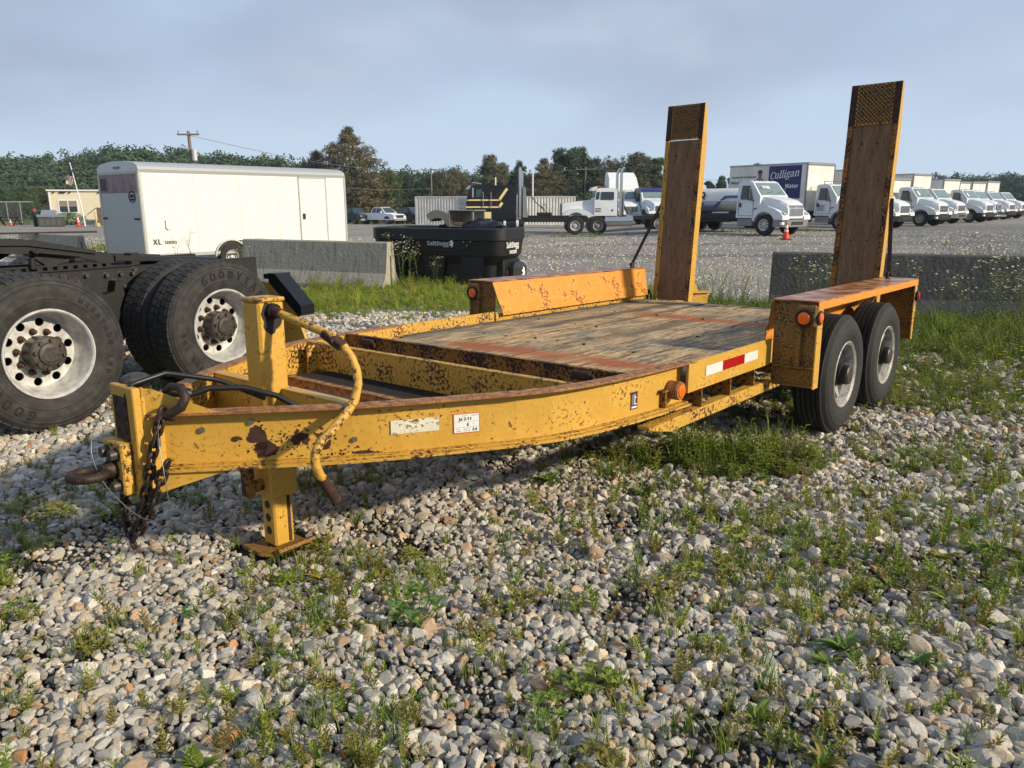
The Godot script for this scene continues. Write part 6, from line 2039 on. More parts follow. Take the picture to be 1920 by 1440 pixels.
func window2(t: Node3D, x0: float, x1: float, y0: float, y1: float, z: float) -> void:
	var f := MB.new()
	for e in [[x0 - 0.14, x1 + 0.14, y0 - 0.14, y0], [x0 - 0.14, x1 + 0.14, y1, y1 + 0.14], [x0 - 0.14, x0, y0, y1], [x1, x1 + 0.14, y0, y1], [(x0 + x1) * 0.5 - 0.05, (x0 + x1) * 0.5 + 0.05, y0, y1]]:
		f.box(V(e[0], e[2], z - 0.02), V(e[1], e[3], z + 0.04), 0.005)
	var fo := obj("window", f, M.white, t)
	for i in 2:
		var a := lerpf(x0, x1, i * 0.5) + 0.05 * i; var b := lerpf(x0, x1, (i + 1) * 0.5) - 0.05 * (1 - i)
		var p := MB.new()
		p.box(V(a, y0, z - 0.01), V(b, y1, z + 0.01))
		obj("pane", p, M.glass, fo)
		var bl := MB.new()
		bl.box(V(a + 0.02, (y0 + y1) * 0.5, z + 0.008), V(b - 0.02, y1 - 0.02, z + 0.016))
		obj("blind", bl, mat(Color(0.52, 0.48, 0.42), 0.8), fo)

func office() -> void:
	var D := 78.0
	var g := -0.55
	# right front corner hidden behind the box trailer; the bright front runs to the right from this corner
	var yaw := deg_to_rad(14.0)
	var t := thing("site_office", "cream portable site office with white trim, double window and blue signs", "building", V(px(97, D, 0), g, -D), yaw)
	var W := 8.6; var Dp := 3.6; var Hh := 3.35
	var cream := mat(Color(0.84, 0.80, 0.69), 0.8); var gray := mat(Color(0.72, 0.70, 0.66), 0.8)
	var b := MB.new()
	b.box(V(0, 0.25, -Dp), V(W, Hh - 0.12, 0), 0.01)
	obj("wall", b, cream, t)
	var sk := MB.new()
	sk.box(V(0.02, 0.0, -Dp + 0.02), V(W - 0.02, 0.25, -0.02))
	obj("skirting", sk, gray, t)
	var tr := MB.new()
	tr.box(V(-0.03, 0.2, -0.10), V(0.12, Hh - 0.1, 0.03), 0.006)
	tr.box(V(0.12, 2.55, 0.0), V(W, 2.60, 0.02)); tr.box(V(-0.02, 2.55, -Dp), V(0.0, 2.60, -0.1))
	obj("corner_trim", tr, M.white, t)
	var rf := MB.new()
	rf.hexa([V(-0.15, Hh - 0.14, 0.18), V(W + 0.15, Hh - 0.14, 0.18), V(W + 0.15, Hh - 0.14, -Dp - 0.18), V(-0.15, Hh - 0.14, -Dp - 0.18), V(-0.15, Hh, 0.18), V(W + 0.15, Hh, 0.18), V(W + 0.15, Hh + 0.02, -Dp - 0.18), V(-0.15, Hh + 0.02, -Dp - 0.18)])
	obj("roof", rf, M.white, t)
	window2(t, 0.85, 2.45, 1.15, 2.25, 0.005)
	# small window in the shaded end
	var ew := Node3D.new()
	ew.name = "end_wall_window"
	t.add_child(ew)
	ew.transform = Transform3D(Basis(Vector3.UP, -PI / 2), V(0, 0, -2.6))
	var f := MB.new()
	for e in [[-0.55, 0.55, 0.95, 1.05], [-0.55, 0.55, 2.3, 2.4], [-0.55, -0.4, 1.05, 2.3], [0.4, 0.55, 1.05, 2.3], [-0.06, 0.06, 1.05, 2.3]]:
		f.box(V(e[0], e[2], -0.01), V(e[1], e[3], 0.04), 0.004)
	obj("window_frame", f, M.white, ew)
	var p := MB.new()
	p.box(V(-0.4, 1.05, -0.01), V(0.4, 2.3, 0.012))
	obj("pane", p, M.glass, ew)
	# door, signs, lamps
	var dr := MB.new()
	dr.box(V(5.85, 0.55, 0.0), V(6.85, 2.45, 0.03), 0.004)
	var dro := obj("door", dr, mat(Color(0.82, 0.78, 0.68), 0.6), t)
	var dw := MB.new()
	dw.box(V(6.4, 1.5, 0.03), V(6.62, 2.05, 0.04))
	obj("door_pane", dw, M.glass, dro)
	var blue := mat(Color(0.05, 0.10, 0.28), 0.4)
	for e in [[6.2, 6.75, 2.72, 3.14], [5.75, 7.4, 2.32, 2.62]]:
		var s := MB.new()
		s.box(V(e[0], e[2], 0.03), V(e[1], e[3], 0.06), 0.003)
		var so := obj("sign", s, blue, t)
		for i in 2:
			var l := MB.new()
			var yy: float = lerpf(e[2], e[3], 0.3 + 0.36 * i)
			l.box(V(e[0] + 0.14, yy - 0.03, 0.06), V(e[1] - 0.14 - 0.2 * (1 - i), yy + 0.03, 0.063))
			obj("sign_line", l, M.white, so)
	for x in [0.5, 1.1, 1.3, 1.5, 1.95, 4.6]:
		var l := MB.new()
		l.cyl(V(x, Hh - 0.22, 0.05), V(x, Hh - 0.32, 0.16), 0.07, 8)
		l.tube([V(x, Hh - 0.18, 0.0), V(x, Hh - 0.16, 0.06)], 0.02, 5)
		obj("flood_lamp", l, M.black, t)
	var b2 := thing("mast_antenna", "white box antenna with gray panel on the site office roof", "antenna", t.transform * V(1.95, Hh - 0.2, 0.1), yaw)
	var mm := MB.new()
	mm.cyl(V(0, 0, 0), V(0, 0.8, 0), 0.03, 6)
	obj("mast", mm, M.black, b2)
	var m2 := MB.new()
	m2.box(V(-0.2, 0.7, -0.1), V(0.2, 1.05, 0.1), 0.03)
	obj("antenna_box", m2, mat(Color(0.82, 0.78, 0.60), 0.5), b2)
	var m3 := MB.new()
	m3.box(V(-0.18, 1.06, -0.04), V(0.14, 1.55, 0.04), 0.01)
	obj("panel", m3, mat(Color(0.38, 0.40, 0.42), 0.4), b2)
	# steps and landing
	var st := thing("wooden_steps", "weathered wooden landing and stairs at the site office door", "stairs", t.transform * V(4.6, 0, 0.05), yaw)
	var gw := tri_mat(mottle_tex(128, 128, [Color(0.33, 0.28, 0.23), Color(0.48, 0.42, 0.35)], 0.02, 0.1, 0.4, 161), V(2, 0.6, 2), 0.9)
	for i in 12:
		var q := MB.new()
		q.box(V(i * 0.125, 0.0, 1.55), V(i * 0.125 + 0.11, 1.55, 1.6))
		obj("picket", q, gw, st)
	var la := MB.new()
	la.box(V(0, 0.5, 0.0), V(1.6, 0.56, 1.55)); la.box(V(-0.05, 1.52, 1.50), V(1.6, 1.60, 1.62))
	la.bar(V(-0.05, 1.55, 1.56), V(-0.9, 0.9, 1.56), 0.08, 0.06); la.box(V(0, 0.9, 0), V(0.06, 1.6, 0.06))
	obj("landing", la, gw, st)
	for i in 4:
		var q := MB.new()
		q.box(V(1.6 + i * 0.28, 0.0, 0.1), V(1.9 + i * 0.28, 0.5 - i * 0.13, 1.5), 0.005)
		obj("tread", q, gw, st)
	var hr := MB.new()
	hr.bar(V(1.6, 1.5, 1.56), V(2.9, 0.85, 1.56), 0.07, 0.07); hr.box(V(2.8, 0, 1.5), V(2.9, 0.9, 1.6)); hr.bar(V(1.6, 0.9, 1.56), V(2.8, 0.3, 1.56), 0.06, 0.5)
	obj("handrail", hr, gw, st)
	var fs := thing("barbecue_grill", "stainless steel barbecue grill with cabinet in front of the site office", "grill", V(px(98, 66.0, -.5), -0.48, -66.0), 0.25)
	var gb := MB.new()
	gb.box(V(-0.95, 0.0, -0.3), V(0.95, 0.78, 0.3), 0.02)
	obj("cabinet", gb, mat(Color(0.30, 0.29, 0.28), 0.4, 0.3), fs)
	for i in 4:
		var q := MB.new()
		q.box(V(-0.85 + i * 0.44, 0.1, 0.3), V(-0.47 + i * 0.44, 0.70, 0.32), 0.01)
		obj("cabinet_door", q, mat(Color(0.42, 0.41, 0.39), 0.35, 0.4), fs)
	var gp := MB.new()
	gp.box(V(-1.0, 0.80, -0.32), V(1.05, 1.02, 0.34), 0.02)
	obj("control_panel", gp, M.chrome, fs)
	var lid := MB.new()
	lid.hexa([V(-0.7, 1.02, 0.3), V(0.5, 1.02, 0.3), V(0.5, 1.02, -0.3), V(-0.7, 1.02, -0.3), V(-0.62, 1.40, 0.1), V(0.42, 1.40, 0.1), V(0.42, 1.40, -0.28), V(-0.62, 1.40, -0.28)])
	obj("lid", lid, M.chrome, fs)
	var bn := thing("waste_bin", "dark post shaped bin with red top left of the barbecue grill", "bin", V(px(68, 66.5, -.5), -0.48, -66.5))
	var q := MB.new()
	q.cyl(V(0, 0, 0), V(0, 1.25, 0), 0.16, 10); q.box(V(0.4, 0, -0.2), V(0.9, 1.2, 0.2), 0.03)
	obj("bin_body", q, M.black, bn)
	var q2 := MB.new()
	q2.cyl(V(0, 1.25, 0), V(0, 1.5, 0), 0.17, 10)
	obj("bin_top", q2, mat(Color(0.55, 0.2, 0.18), 0.5), bn)
	var fl := thing("flagpole", "white leaning flagpole with striped flag before the site office", "flagpole", V(px(160, 68.0, -.5), -0.48, -68.0), 0.0)
	var fp := MB.new()
	fp.tube([V(0, 0, 0), V(-0.15, 2.0, 0), V(-0.62, 5.2, 0)], [0.06, 0.055, 0.03], 10)
	fp.ball(V(-0.64, 5.28, 0), V(0.07, 0.07, 0.07), 8, 6)
	obj("pole", fp, M.white, fl)
	var cl := [mat(Color(0.55, 0.12, 0.14), 0.8), mat(Color(0.75, 0.72, 0.70), 0.8), mat(Color(0.10, 0.11, 0.25), 0.8)]
	for i in 7:
		var s := MB.new()
		var u0 := i * 0.085
		s.hexa([V(-0.64 + u0 * 0.25 - 0.40, 3.35 + u0 * 0.2, 0.05 * (i % 2)), V(-0.57 + u0 * 0.25 - 0.40, 3.35 + u0 * 0.2, 0.05 * (i % 2)), V(-0.55 + u0 * 0.25 - 0.40, 3.35 + u0 * 0.2, 0.09), V(-0.64 + u0 * 0.25 - 0.40, 3.35 + u0 * 0.2, 0.09), V(-0.60 + u0 * 0.4, 4.6 - u0 * 0.5, 0.02), V(-0.53 + u0 * 0.4, 4.6 - u0 * 0.5, 0.02), V(-0.53 + u0 * 0.4, 4.6 - u0 * 0.5, 0.06), V(-0.60 + u0 * 0.4, 4.6 - u0 * 0.5, 0.06)]) if false else s.box(V(-0.95 + i * 0.065, 3.35 + i * 0.05, 0.0), V(-0.90 + i * 0.065, 4.35 + i * 0.03, 0.02 + 0.02 * (i % 2)))
		obj("flag_fold", s, cl[i % 2], fl)
	var cn := MB.new()
	cn.box(V(-0.80, 4.25, -0.01), V(-0.50, 4.75, 0.05))
	obj("flag_corner", cn, cl[2], fl)
	cone("orange and white traffic cone right of the barbecue grill", V(px(148, 66.0, -.5), -0.48, -66.0), 0.9)
	var ub := thing("umbrella_base", "small pale round pedestal with white post in front of the wooden landing", "pedestal", V(px(182, 67.0, -.5), -0.48, -67.0))
	var um := MB.new()
	um.cyl(V(0, 0, 0), V(0, 0.3, 0), 0.3, 12, 0.22); um.cyl(V(0, 0.3, 0), V(-0.05, 1.25, 0), 0.06, 8)
	obj("pedestal", um, mat(Color(0.75, 0.68, 0.52), 0.7), ub)
	var sh := thing("white_flower_bush", "low bush with white flowers below the office double window", "bush", V(px(130, 76.0, -.5), -0.5, -76.0))
	leaf_cloud(sh, "foliage", 160, V(1.5, 0.5, 0.5), V(0, 0.5, 0), 0.28, [lin(0.05, 0.10, 0.03), lin(0.10, 0.15, 0.05), lin(0.5, 0.52, 0.45)], 5)
	for i in 2:
		var tb := thing("picnic_table", ["dark picnic table by the chain link fence, nearer the picture's left edge", "dark picnic table by the chain link fence, nearer the office"][i], "table", V(px(18 if i else -14, 70.0, -.5), -0.49, -70.0), 0.1, "")
		var m := MB.new()
		m.box(V(-0.9, 0.72, -0.35), V(0.9, 0.78, 0.35)); m.box(V(-0.9, 0.42, 0.5), V(0.9, 0.47, 0.75)); m.box(V(-0.9, 0.42, -0.75), V(0.9, 0.47, -0.5))
		obj("table_top", m, M.frame_black, tb)
		for x in [-0.7, 0.7]:
			var lg := MB.new()
			lg.bar(V(x, 0.0, -0.7), V(x, 0.74, 0.2), 0.06, 0.08); lg.bar(V(x, 0.0, 0.7), V(x, 0.74, -0.2), 0.06, 0.08)
			obj("leg", lg, M.frame_black, tb)
	cone("small orange cone under the picnic tables", V(px(21, 69.0, -.5), -0.49, -69.0), 0.6)
	# chain link fence
	var fe := thing("chain_link_fence", "tall galvanised chain link fence left of the site office", "fence", V(0, -0.5, 0))
	var zf := -79.0
	var x0 := px(-60, 79.0, 0); var x1 := px(66, 79.0, 0)
	var n := 5
	for i in n + 1:
		var q3 := MB.new()
		var x := lerpf(x0, x1, float(i) / n)
		q3.cyl(V(x, 0, zf), V(x, 2.1, zf), 0.05, 8)
		obj("post", q3, M.bumper_gray, fe)
	var rl := MB.new()
	rl.cyl(V(x0, 2.1, zf), V(x1, 2.1, zf), 0.045, 8)
	obj("top_rail", rl, M.alloy, fe)
	var wm := MB.new()
	var xx := x0
	while xx < x1 - 2.0:
		wm.tube([V(xx, 0.05, zf), V(xx + 2.0, 2.08, zf)], 0.006, 3, false)
		wm.tube([V(xx + 2.0, 0.05, zf), V(xx, 2.08, zf)], 0.006, 3, false)
		xx += 0.11
	tag(obj("wire_mesh", wm, mat(Color(0.42, 0.44, 0.42), 0.6), fe), "", "", "", "stuff")

func poles_and_wires() -> void:
	var wood := mat(Color(0.44, 0.40, 0.35), 0.9)
	var tops := []
	for e in [[353.0, 62.0, 246.0, "weathered utility pole with cross arm and transformer behind the box trailer", 1], [808.0, 105.0, 315.0, "thin brown utility pole rising behind the black spreader, leftmost of the middle poles", 0], [1098.0, 105.0, 314.0, "utility pole with cross arm behind the white day cab truck", 0], [929.0, 100.0, 332.0, "short pale pole rising above the cabover truck's roof", 2], [999.0, 98.0, 322.0, "white steel pole between the cabover truck and the day cab", 3]]:
		var d: float = e[1]
		var g := gy(px(e[0], d), -d)
		var th := atan((720.0 - 380.5) / 1421.0) + atan((e[2] - 720.0) / 1421.0)
		var top: float = CAM_H - tan(th) * d
		var x := px(e[0], d, top)
		var t := thing("utility_pole", e[3], "pole", V(x, g, -d))
		var p := MB.new()
		var r := 0.16 if e[4] == 1 else (0.13 if e[4] == 0 else 0.12)
		p.cyl(V(-0.02 * (top - g) * (0.0 if e[4] != 1 else 1.0) * -1.0, 0, 0), V(0, top - g, 0), r, 10, r * 0.75)
		obj("pole", p, M.white if e[4] >= 2 else wood, t)
		if e[4] < 2:
			var a := MB.new()
			var w := 0.85 if e[4] == 1 else 1.3
			a.bar(V(-w, top - g - 0.25, 0.1), V(w, top - g - 0.25, 0.1), 0.10, 0.12)
			obj("cross_arm", a, wood, t)
			for k in 3:
				var q := MB.new()
				q.cyl(V(-w + 0.1 + k * (w - 0.1), top - g - 0.19, 0.1), V(-w + 0.1 + k * (w - 0.1), top - g + 0.05, 0.1), 0.05, 8)
				obj("insulator", q, M.bumper_gray, t)
			if e[4] == 1:
				var q := MB.new()
				q.cyl(V(0.35, top - g - 2.2, 0.1), V(0.35, top - g - 1.35, 0.1), 0.20, 12)
				obj("transformer", q, M.alloy, t)
		tops.append(V(x, top, -d))
	var wires := [[V(-70, 4.4, -64), V(tops[0].x, 4.5, -62.05)], [V(-75, 3.9, -64), V(tops[0].x, 3.9, -62.05)], [V(-70, 3.4, -64), V(tops[0].x, 3.4, -62.05)], [tops[0] + V(0, -0.3, 0), tops[1] + V(0, -0.2, 0)], [V(tops[0].x, 4.6, -62), V(tops[1].x, 3.4, -105)], [tops[1] + V(0, -0.1, 0), tops[2] + V(0, -0.1, 0)], [V(tops[1].x, 4.4, -105), V(tops[2].x, 4.4, -105)], [V(tops[1].x, 3.2, -105), V(tops[2].x, 3.2, -105)], [tops[2], V(48, 4.6, -108)], [V(tops[2].x, 4.2, -105), V(48, 3.4, -108)], [tops[2] + V(0, -0.6, 0), V(14.5, 1.0, -104)]]
	for i in wires.size():
		var a: Vector3 = wires[i][0]; var b: Vector3 = wires[i][1]
		var pts := []
		for k in 13:
			var f := k / 12.0
			pts.append(a.lerp(b, f) - V(0, sin(PI * f) * 0.9, 0))
		var m := MB.new()
		m.tube(pts, 0.018, 4, false)
		var o := obj("power_line", m, mat(Color(0.40, 0.42, 0.42), 0.6))
		tag(o, "thin gray power line strung between the utility poles before the trees", "wire", "power lines")

func background() -> void:
	jersey("weathered concrete barrier with streaked face and pale right end, left of the black spreader", Vector2(-5.3, -15.35), Vector2(-2.22, -14.0), M.concrete, 0.86)
	jersey("dark gray concrete barrier standing behind the yellow trailer's wheels", Vector2(3.52, -10.35), Vector2(7.4, -9.25), M.concrete_dark, 0.86)
	jersey("gray concrete barrier behind the black road tractor's frame, beyond its fifth wheel", Vector2(-16.9, -26.6), Vector2(-13.65, -24.4), M.concrete)
	jersey("gray concrete barrier at the far left edge, mostly outside the picture", Vector2(-20.2, -27.6), Vector2(-17.75, -26.0), M.concrete)
	var bd := thing("timber_plank", "dark timber plank lying on top of the small left concrete barrier", "plank", V(-15.7, 0.50, -25.95), 0.59)
	var pm := MB.new()
	pm.box(V(-1.55, 0, -0.12), V(1.55, 0.055, 0.12), 0.006)
	obj("plank_body", pm, mat(Color(0.20, 0.17, 0.15), 0.9), bd)
	cargo_trailer()
	spreader()
	var ys := thing("yellow_stand", "small yellow steel stand behind the far ramp", "stand", V(px(1310, 9.4, 0.4), 0.0, -9.4), 0.3)
	var a := MB.new()
	a.box(V(-0.35, 0.25, -0.05), V(0.10, 0.42, 0.05), 0.006); a.box(V(-0.37, 0.42, -0.08), V(0.13, 0.435, 0.08), 0.003)
	obj("stand_beam", a, M.yellow, ys)
	var a2 := MB.new()
	a2.prism(PackedVector2Array([Vector2(-0.3, 0.435), Vector2(-0.02, 0.435), Vector2(-0.12, 0.68), Vector2(-0.3, 0.68)]), -0.02, 0.02)
	obj("stand_gusset", a2, M.yellow, ys)
	var a3 := MB.new()
	a3.box(V(-0.3, 0.0, -0.04), V(-0.22, 0.25, 0.04), 0.004); a3.box(V(0.0, 0.0, -0.04), V(0.08, 0.25, 0.04), 0.004)
	obj("stand_leg", a3, M.yellow, ys)
	trucks()
	container("white shipping container with gray roller door left of the cabover truck", V(px(845, 72.0, 0), -0.5, -72.0), -0.28, 6.06, true)
	container("plain white shipping container between the cabover truck and the day cab", V(px(1031, 72.0, 0), -0.5, -72.0), -0.05, 4.6, false)
	office()
	poles_and_wires()

# ---------------------------------------------------------------- ground, gravel, grass, weeds, trees
func blob(x: float, z: float, cx: float, cz: float, rx: float, rz: float) -> float:
	var dx := (x - cx) / rx; var dz := (z - cz) / rz
	return clampf(1.35 - sqrt(dx * dx + dz * dz), 0.0, 1.0)

var gn := FastNoiseLite.new()
var gn2 := FastNoiseLite.new()

func tl(x: float, z: float) -> Vector3: return TR.affine_inverse() * V(x, 0, z)

# how much grass grows at a place, 0..1
func grassy(x: float, z: float) -> float:
	var n := gn.get_noise_2d(x, z) * 0.5 + 0.5
	var n2 := gn2.get_noise_2d(x, z) * 0.5 + 0.5
	var g := 0.0
	g = maxf(g, blob(x, z, -2.2, -12.4, 3.4, 3.0))                     # lawn before the left barrier and the spreader
	g = maxf(g, blob(x, z, 0.6, -13.0, 2.2, 2.2))
	g = maxf(g, blob(x, z, -6.5, -15.0, 3.4, 1.6) * 0.8)
	g = maxf(g, blob(x, z, 2.5, -10.2, 1.9, 2.0))                      # tall growth behind the ramps
	g = maxf(g, blob(x, z, 4.7, -8.2, 3.4, 1.9))                       # round the right barrier
	g = maxf(g, blob(x, z, 3.3, -6.2, 1.5, 1.3) * 0.95)                # beside the wheels
	g = maxf(g, blob(x, z, 4.2, -5.6, 1.7, 1.1) * 0.55)
	g = maxf(g, blob(x, z, 5.0, -7.1, 3.0, 1.4) * 0.9)
	g = maxf(g, blob(x, z, 3.1, -4.4, 1.9, 1.2) * 0.55)
	g = maxf(g, blob(x, z, 2.4, -3.7, 1.4, 0.7) * 0.4)
	g = maxf(g, blob(x, z, 0.6, -3.5, 1.6, 0.6) * 0.33)
	g = maxf(g, blob(x, z, 1.25, -4.3, 0.95, 0.42) * 0.95)             # under the near rail
	g = maxf(g, blob(x, z, 0.2, -4.1, 1.0, 0.3) * 0.45)
	g = maxf(g, blob(x, z, 2.0, -5.2, 0.9, 0.5) * 0.8)
	g = maxf(g, blob(x, z, 0.6, -6.4, 2.0, 1.0) * 0.55)
	g = maxf(g, blob(x, z, -2.4, -4.9, 1.7, 0.9) * 0.42)               # under the tractor
	g = maxf(g, blob(x, z, -2.0, -3.4, 1.0, 0.5) * 0.32)
	g = maxf(g, blob(x, z, 1.9, -3.4, 1.0, 0.5) * 0.35)
	g = maxf(g, blob(x, z, 6.0, -43.6, 7.5, 1.2) * 0.75)               # strips at the edge of the yard
	g = maxf(g, blob(x, z, 14.0, -42.5, 6.0, 1.6) * 0.7)
	g = maxf(g, blob(x, z, -18.0, -31.0, 9.0, 2.0) * 0.8)
	g = maxf(g, blob(x, z, -9.0, -88.0, 12.0, 6.0) * 0.8)
	if z < -92.0 or (z < -80.0 and x < -50.0): g = 1.0
	return clampf((g - (1.0 - n) * 0.75) * 2.2 + (n2 - 0.5) * 0.5, 0.0, 1.0) if g > 0.01 else 0.0

func ground() -> void:
	gn.seed = 5; gn.frequency = 0.55; gn.fractal_octaves = 3
	gn2.seed = 6; gn2.frequency = 2.2; gn2.fractal_octaves = 2
	var xs := []
	var zs := []
	var x := 0.0
	var st := 0.22
	while x < 1500.0:
		xs.append(x)
		if x > 0.0: xs.push_front(-x)
		if x > 8.0: st *= 1.09
		x += st
	var z := 6.0
	st = 0.22
	while z > -1900.0:
		zs.append(z)
		if z < -16.0: st *= 1.05
		z -= st
	var nx := xs.size(); var nz := zs.size()
	var v := PackedVector3Array(); var n := PackedVector3Array(); var c := PackedColorArray(); var uv := PackedVector2Array(); var idx := PackedInt32Array()
	var soil := Color(0.105, 0.097, 0.085); var yard := Color(0.41, 0.39, 0.355); var blue := Color(0.235, 0.24, 0.25); var grass := Color(0.085, 0.10, 0.035); var field := Color(0.06, 0.085, 0.03)
	var bn := FastNoiseLite.new(); bn.seed = 9; bn.frequency = 0.12
	for k in nz:
		for i in nx:
			var X: float = xs[i]; var Z: float = zs[k]
			v.append(V(X, gy(X, Z) - 0.012 - (0.02 if Z > -9.0 else 0.0) + 0.012 * gn.get_noise_2d(X * 1.3, Z * 1.3) * smoothstep(-20.0, -9.0, Z), Z))
			n.append(Vector3.UP); uv.append(Vector2(X, Z) * 0.5)
			var w := bn.get_noise_2d(X * 0.35, Z * 2.2)
			var col := soil.lerp(yard, smoothstep(-5.5, -10.0, Z))
			var bl := smoothstep(0.0, 1.0, (X - 14.0 - (-Z - 30.0) * 0.25) / 3.0) * smoothstep(-19.0, -23.0, Z) * smoothstep(-60.0, -48.0, Z)
			col = col.lerp(blue, bl * 0.85)
			col = col * (1.0 + w * 0.22)
			col = col.lerp(Color(0.27, 0.25, 0.22), clampf(bn.get_noise_2d(X * 0.5 + 50.0, Z * 4.0) * 2.0 - 0.2, 0.0, 0.6) * smoothstep(-14.0, -20.0, Z))
			col = col.lerp(grass, grassy(X, Z) * 0.75)
			for tk in [[-22.5, 0.03], [-24.4, 0.03], [-27.6, -0.02], [-29.3, -0.02], [-34.5, 0.01], [-37.0, 0.01]]:
				var q: float = (Z - tk[0] - X * tk[1] - 1.2 * sin(X * 0.11 + tk[0])) / 0.7
				col = col * (1.0 - 0.22 * exp(-q * q))
			if Z < -92.0: col = field
			c.append(col)
	for k in nz - 1:
		for i in nx - 1:
			var a := k * nx + i
			# godot's front faces run clockwise
			idx.append_array([a, a + 1 + nx, a + 1, a, a + nx, a + 1 + nx])
	var arr := []
	arr.resize(Mesh.ARRAY_MAX)
	arr[Mesh.ARRAY_VERTEX] = v; arr[Mesh.ARRAY_NORMAL] = n; arr[Mesh.ARRAY_COLOR] = c; arr[Mesh.ARRAY_TEX_UV] = uv; arr[Mesh.ARRAY_INDEX] = idx
	var m := ArrayMesh.new()
	m.add_surface_from_arrays(Mesh.PRIMITIVE_TRIANGLES, arr)
	var gm := mat(Color.WHITE, 0.95)
	gm.vertex_color_use_as_albedo = true
	gm.albedo_texture = mottle_tex(768, 768, [Color(0.52, 0.52, 0.52), Color(0.84, 0.835, 0.82), Color(1, 1, 0.99)], 0.03, 0.22, 0.62, 171, 1.0, 2.2)
	bump(gm, gray_tex(768, 768, noise_img(768, 768, 0.16, 172, 3)), 1.6)
	var o := MeshInstance3D.new()
	o.name = "ground"
	o.mesh = m
	o.material_override = gm
	add_child(o)
	o.set_meta("kind", "structure")

func multi(called: String, mesh: Mesh, m: Material, xfs: Array, cols: Array, label: String, category: String, parent: Node = null) -> void:
	if xfs.is_empty(): return
	var mm := MultiMesh.new()
	mm.transform_format = MultiMesh.TRANSFORM_3D
	mm.use_colors = true
	mm.mesh = mesh
	mm.instance_count = xfs.size()
	var buf := PackedFloat32Array()
	buf.resize(xfs.size() * 16)
	for i in xfs.size():
		var t: Transform3D = xfs[i]; var c: Color = cols[i]; var b := i * 16
		var B := t.basis
		buf[b] = B.x.x; buf[b + 1] = B.y.x; buf[b + 2] = B.z.x; buf[b + 3] = t.origin.x
		buf[b + 4] = B.x.y; buf[b + 5] = B.y.y; buf[b + 6] = B.z.y; buf[b + 7] = t.origin.y
		buf[b + 8] = B.x.z; buf[b + 9] = B.y.z; buf[b + 10] = B.z.z; buf[b + 11] = t.origin.z
		buf[b + 12] = c.r; buf[b + 13] = c.g; buf[b + 14] = c.b; buf[b + 15] = 1.0
	mm.buffer = buf
	var o := MultiMeshInstance3D.new()
	o.multimesh = mm
	o.material_override = m
	o.name = numbered(called) if parent == null else called
	if parent == null: add_child(o)
	else: parent.add_child(o, true)
	if parent == null: tag(o, label, category, "", "stuff")
	else: o.set_meta("kind", "stuff")

func tint_mat(rough := 0.9, back := Color.BLACK) -> StandardMaterial3D:
	var m := mat(Color.WHITE, rough)
	m.vertex_color_use_as_albedo = true
	if back != Color.BLACK:
		m.backlight_enabled = true
		m.backlight = back
	return m

func rock_mesh(r: RandomNumberGenerator, sub: int) -> ArrayMesh:
	# a ball cut by random planes: crushed stone
	var planes := []
	for i in r.randi_range(8, 13):
		var d := V(r.randfn(), r.randfn() * 1.0, r.randfn()).normalized()
		planes.append([d, r.randf_range(0.36, 0.66)])
	var pts := {}
	var phi := (1.0 + sqrt(5.0)) / 2.0
	var vs := []
	for e in [[-1, phi, 0], [1, phi, 0], [-1, -phi, 0], [1, -phi, 0], [0, -1, phi], [0, 1, phi], [0, -1, -phi], [0, 1, -phi], [phi, 0, -1], [phi, 0, 1], [-phi, 0, -1], [-phi, 0, 1]]:
		vs.append(V(e[0], e[1], e[2]).normalized())
	var fs := [[0, 11, 5], [0, 5, 1], [0, 1, 7], [0, 7, 10], [0, 10, 11], [1, 5, 9], [5, 11, 4], [11, 10, 2], [10, 7, 6], [7, 1, 8], [3, 9, 4], [3, 4, 2], [3, 2, 6], [3, 6, 8], [3, 8, 9], [4, 9, 5], [2, 4, 11], [6, 2, 10], [8, 6, 7], [9, 8, 1]]
	var tris := []
	for f in fs: tris.append([vs[f[0]], vs[f[1]], vs[f[2]]])
	for s in sub:
		var nt := []
		for t in tris:
			var a: Vector3 = (t[0] + t[1]).normalized(); var b: Vector3 = (t[1] + t[2]).normalized(); var c: Vector3 = (t[2] + t[0]).normalized()
			nt.append_array([[t[0], a, c], [a, t[1], b], [c, b, t[2]], [a, b, c]])
		tris = nt
	var sc := V(r.randf_range(0.9, 1.25), r.randf_range(0.55, 0.8), r.randf_range(0.75, 1.0))
	var jn := FastNoiseLite.new(); jn.seed = r.randi() % 1000; jn.frequency = 1.3
	var cut := func(d: Vector3) -> Vector3:
		var k := 1.0
		for p in planes:
			var q: float = d.dot(p[0])
			if q > 0.05: k = minf(k, p[1] / q)
		return d * (k * 1.45 + 0.02 * jn.get_noise_3dv(d * 2.0)) * sc
	var mb := MB.new()
	for t in tris:
		mb.tri(cut.call(t[0]), cut.call(t[1]), cut.call(t[2]))
	return mb.mesh()

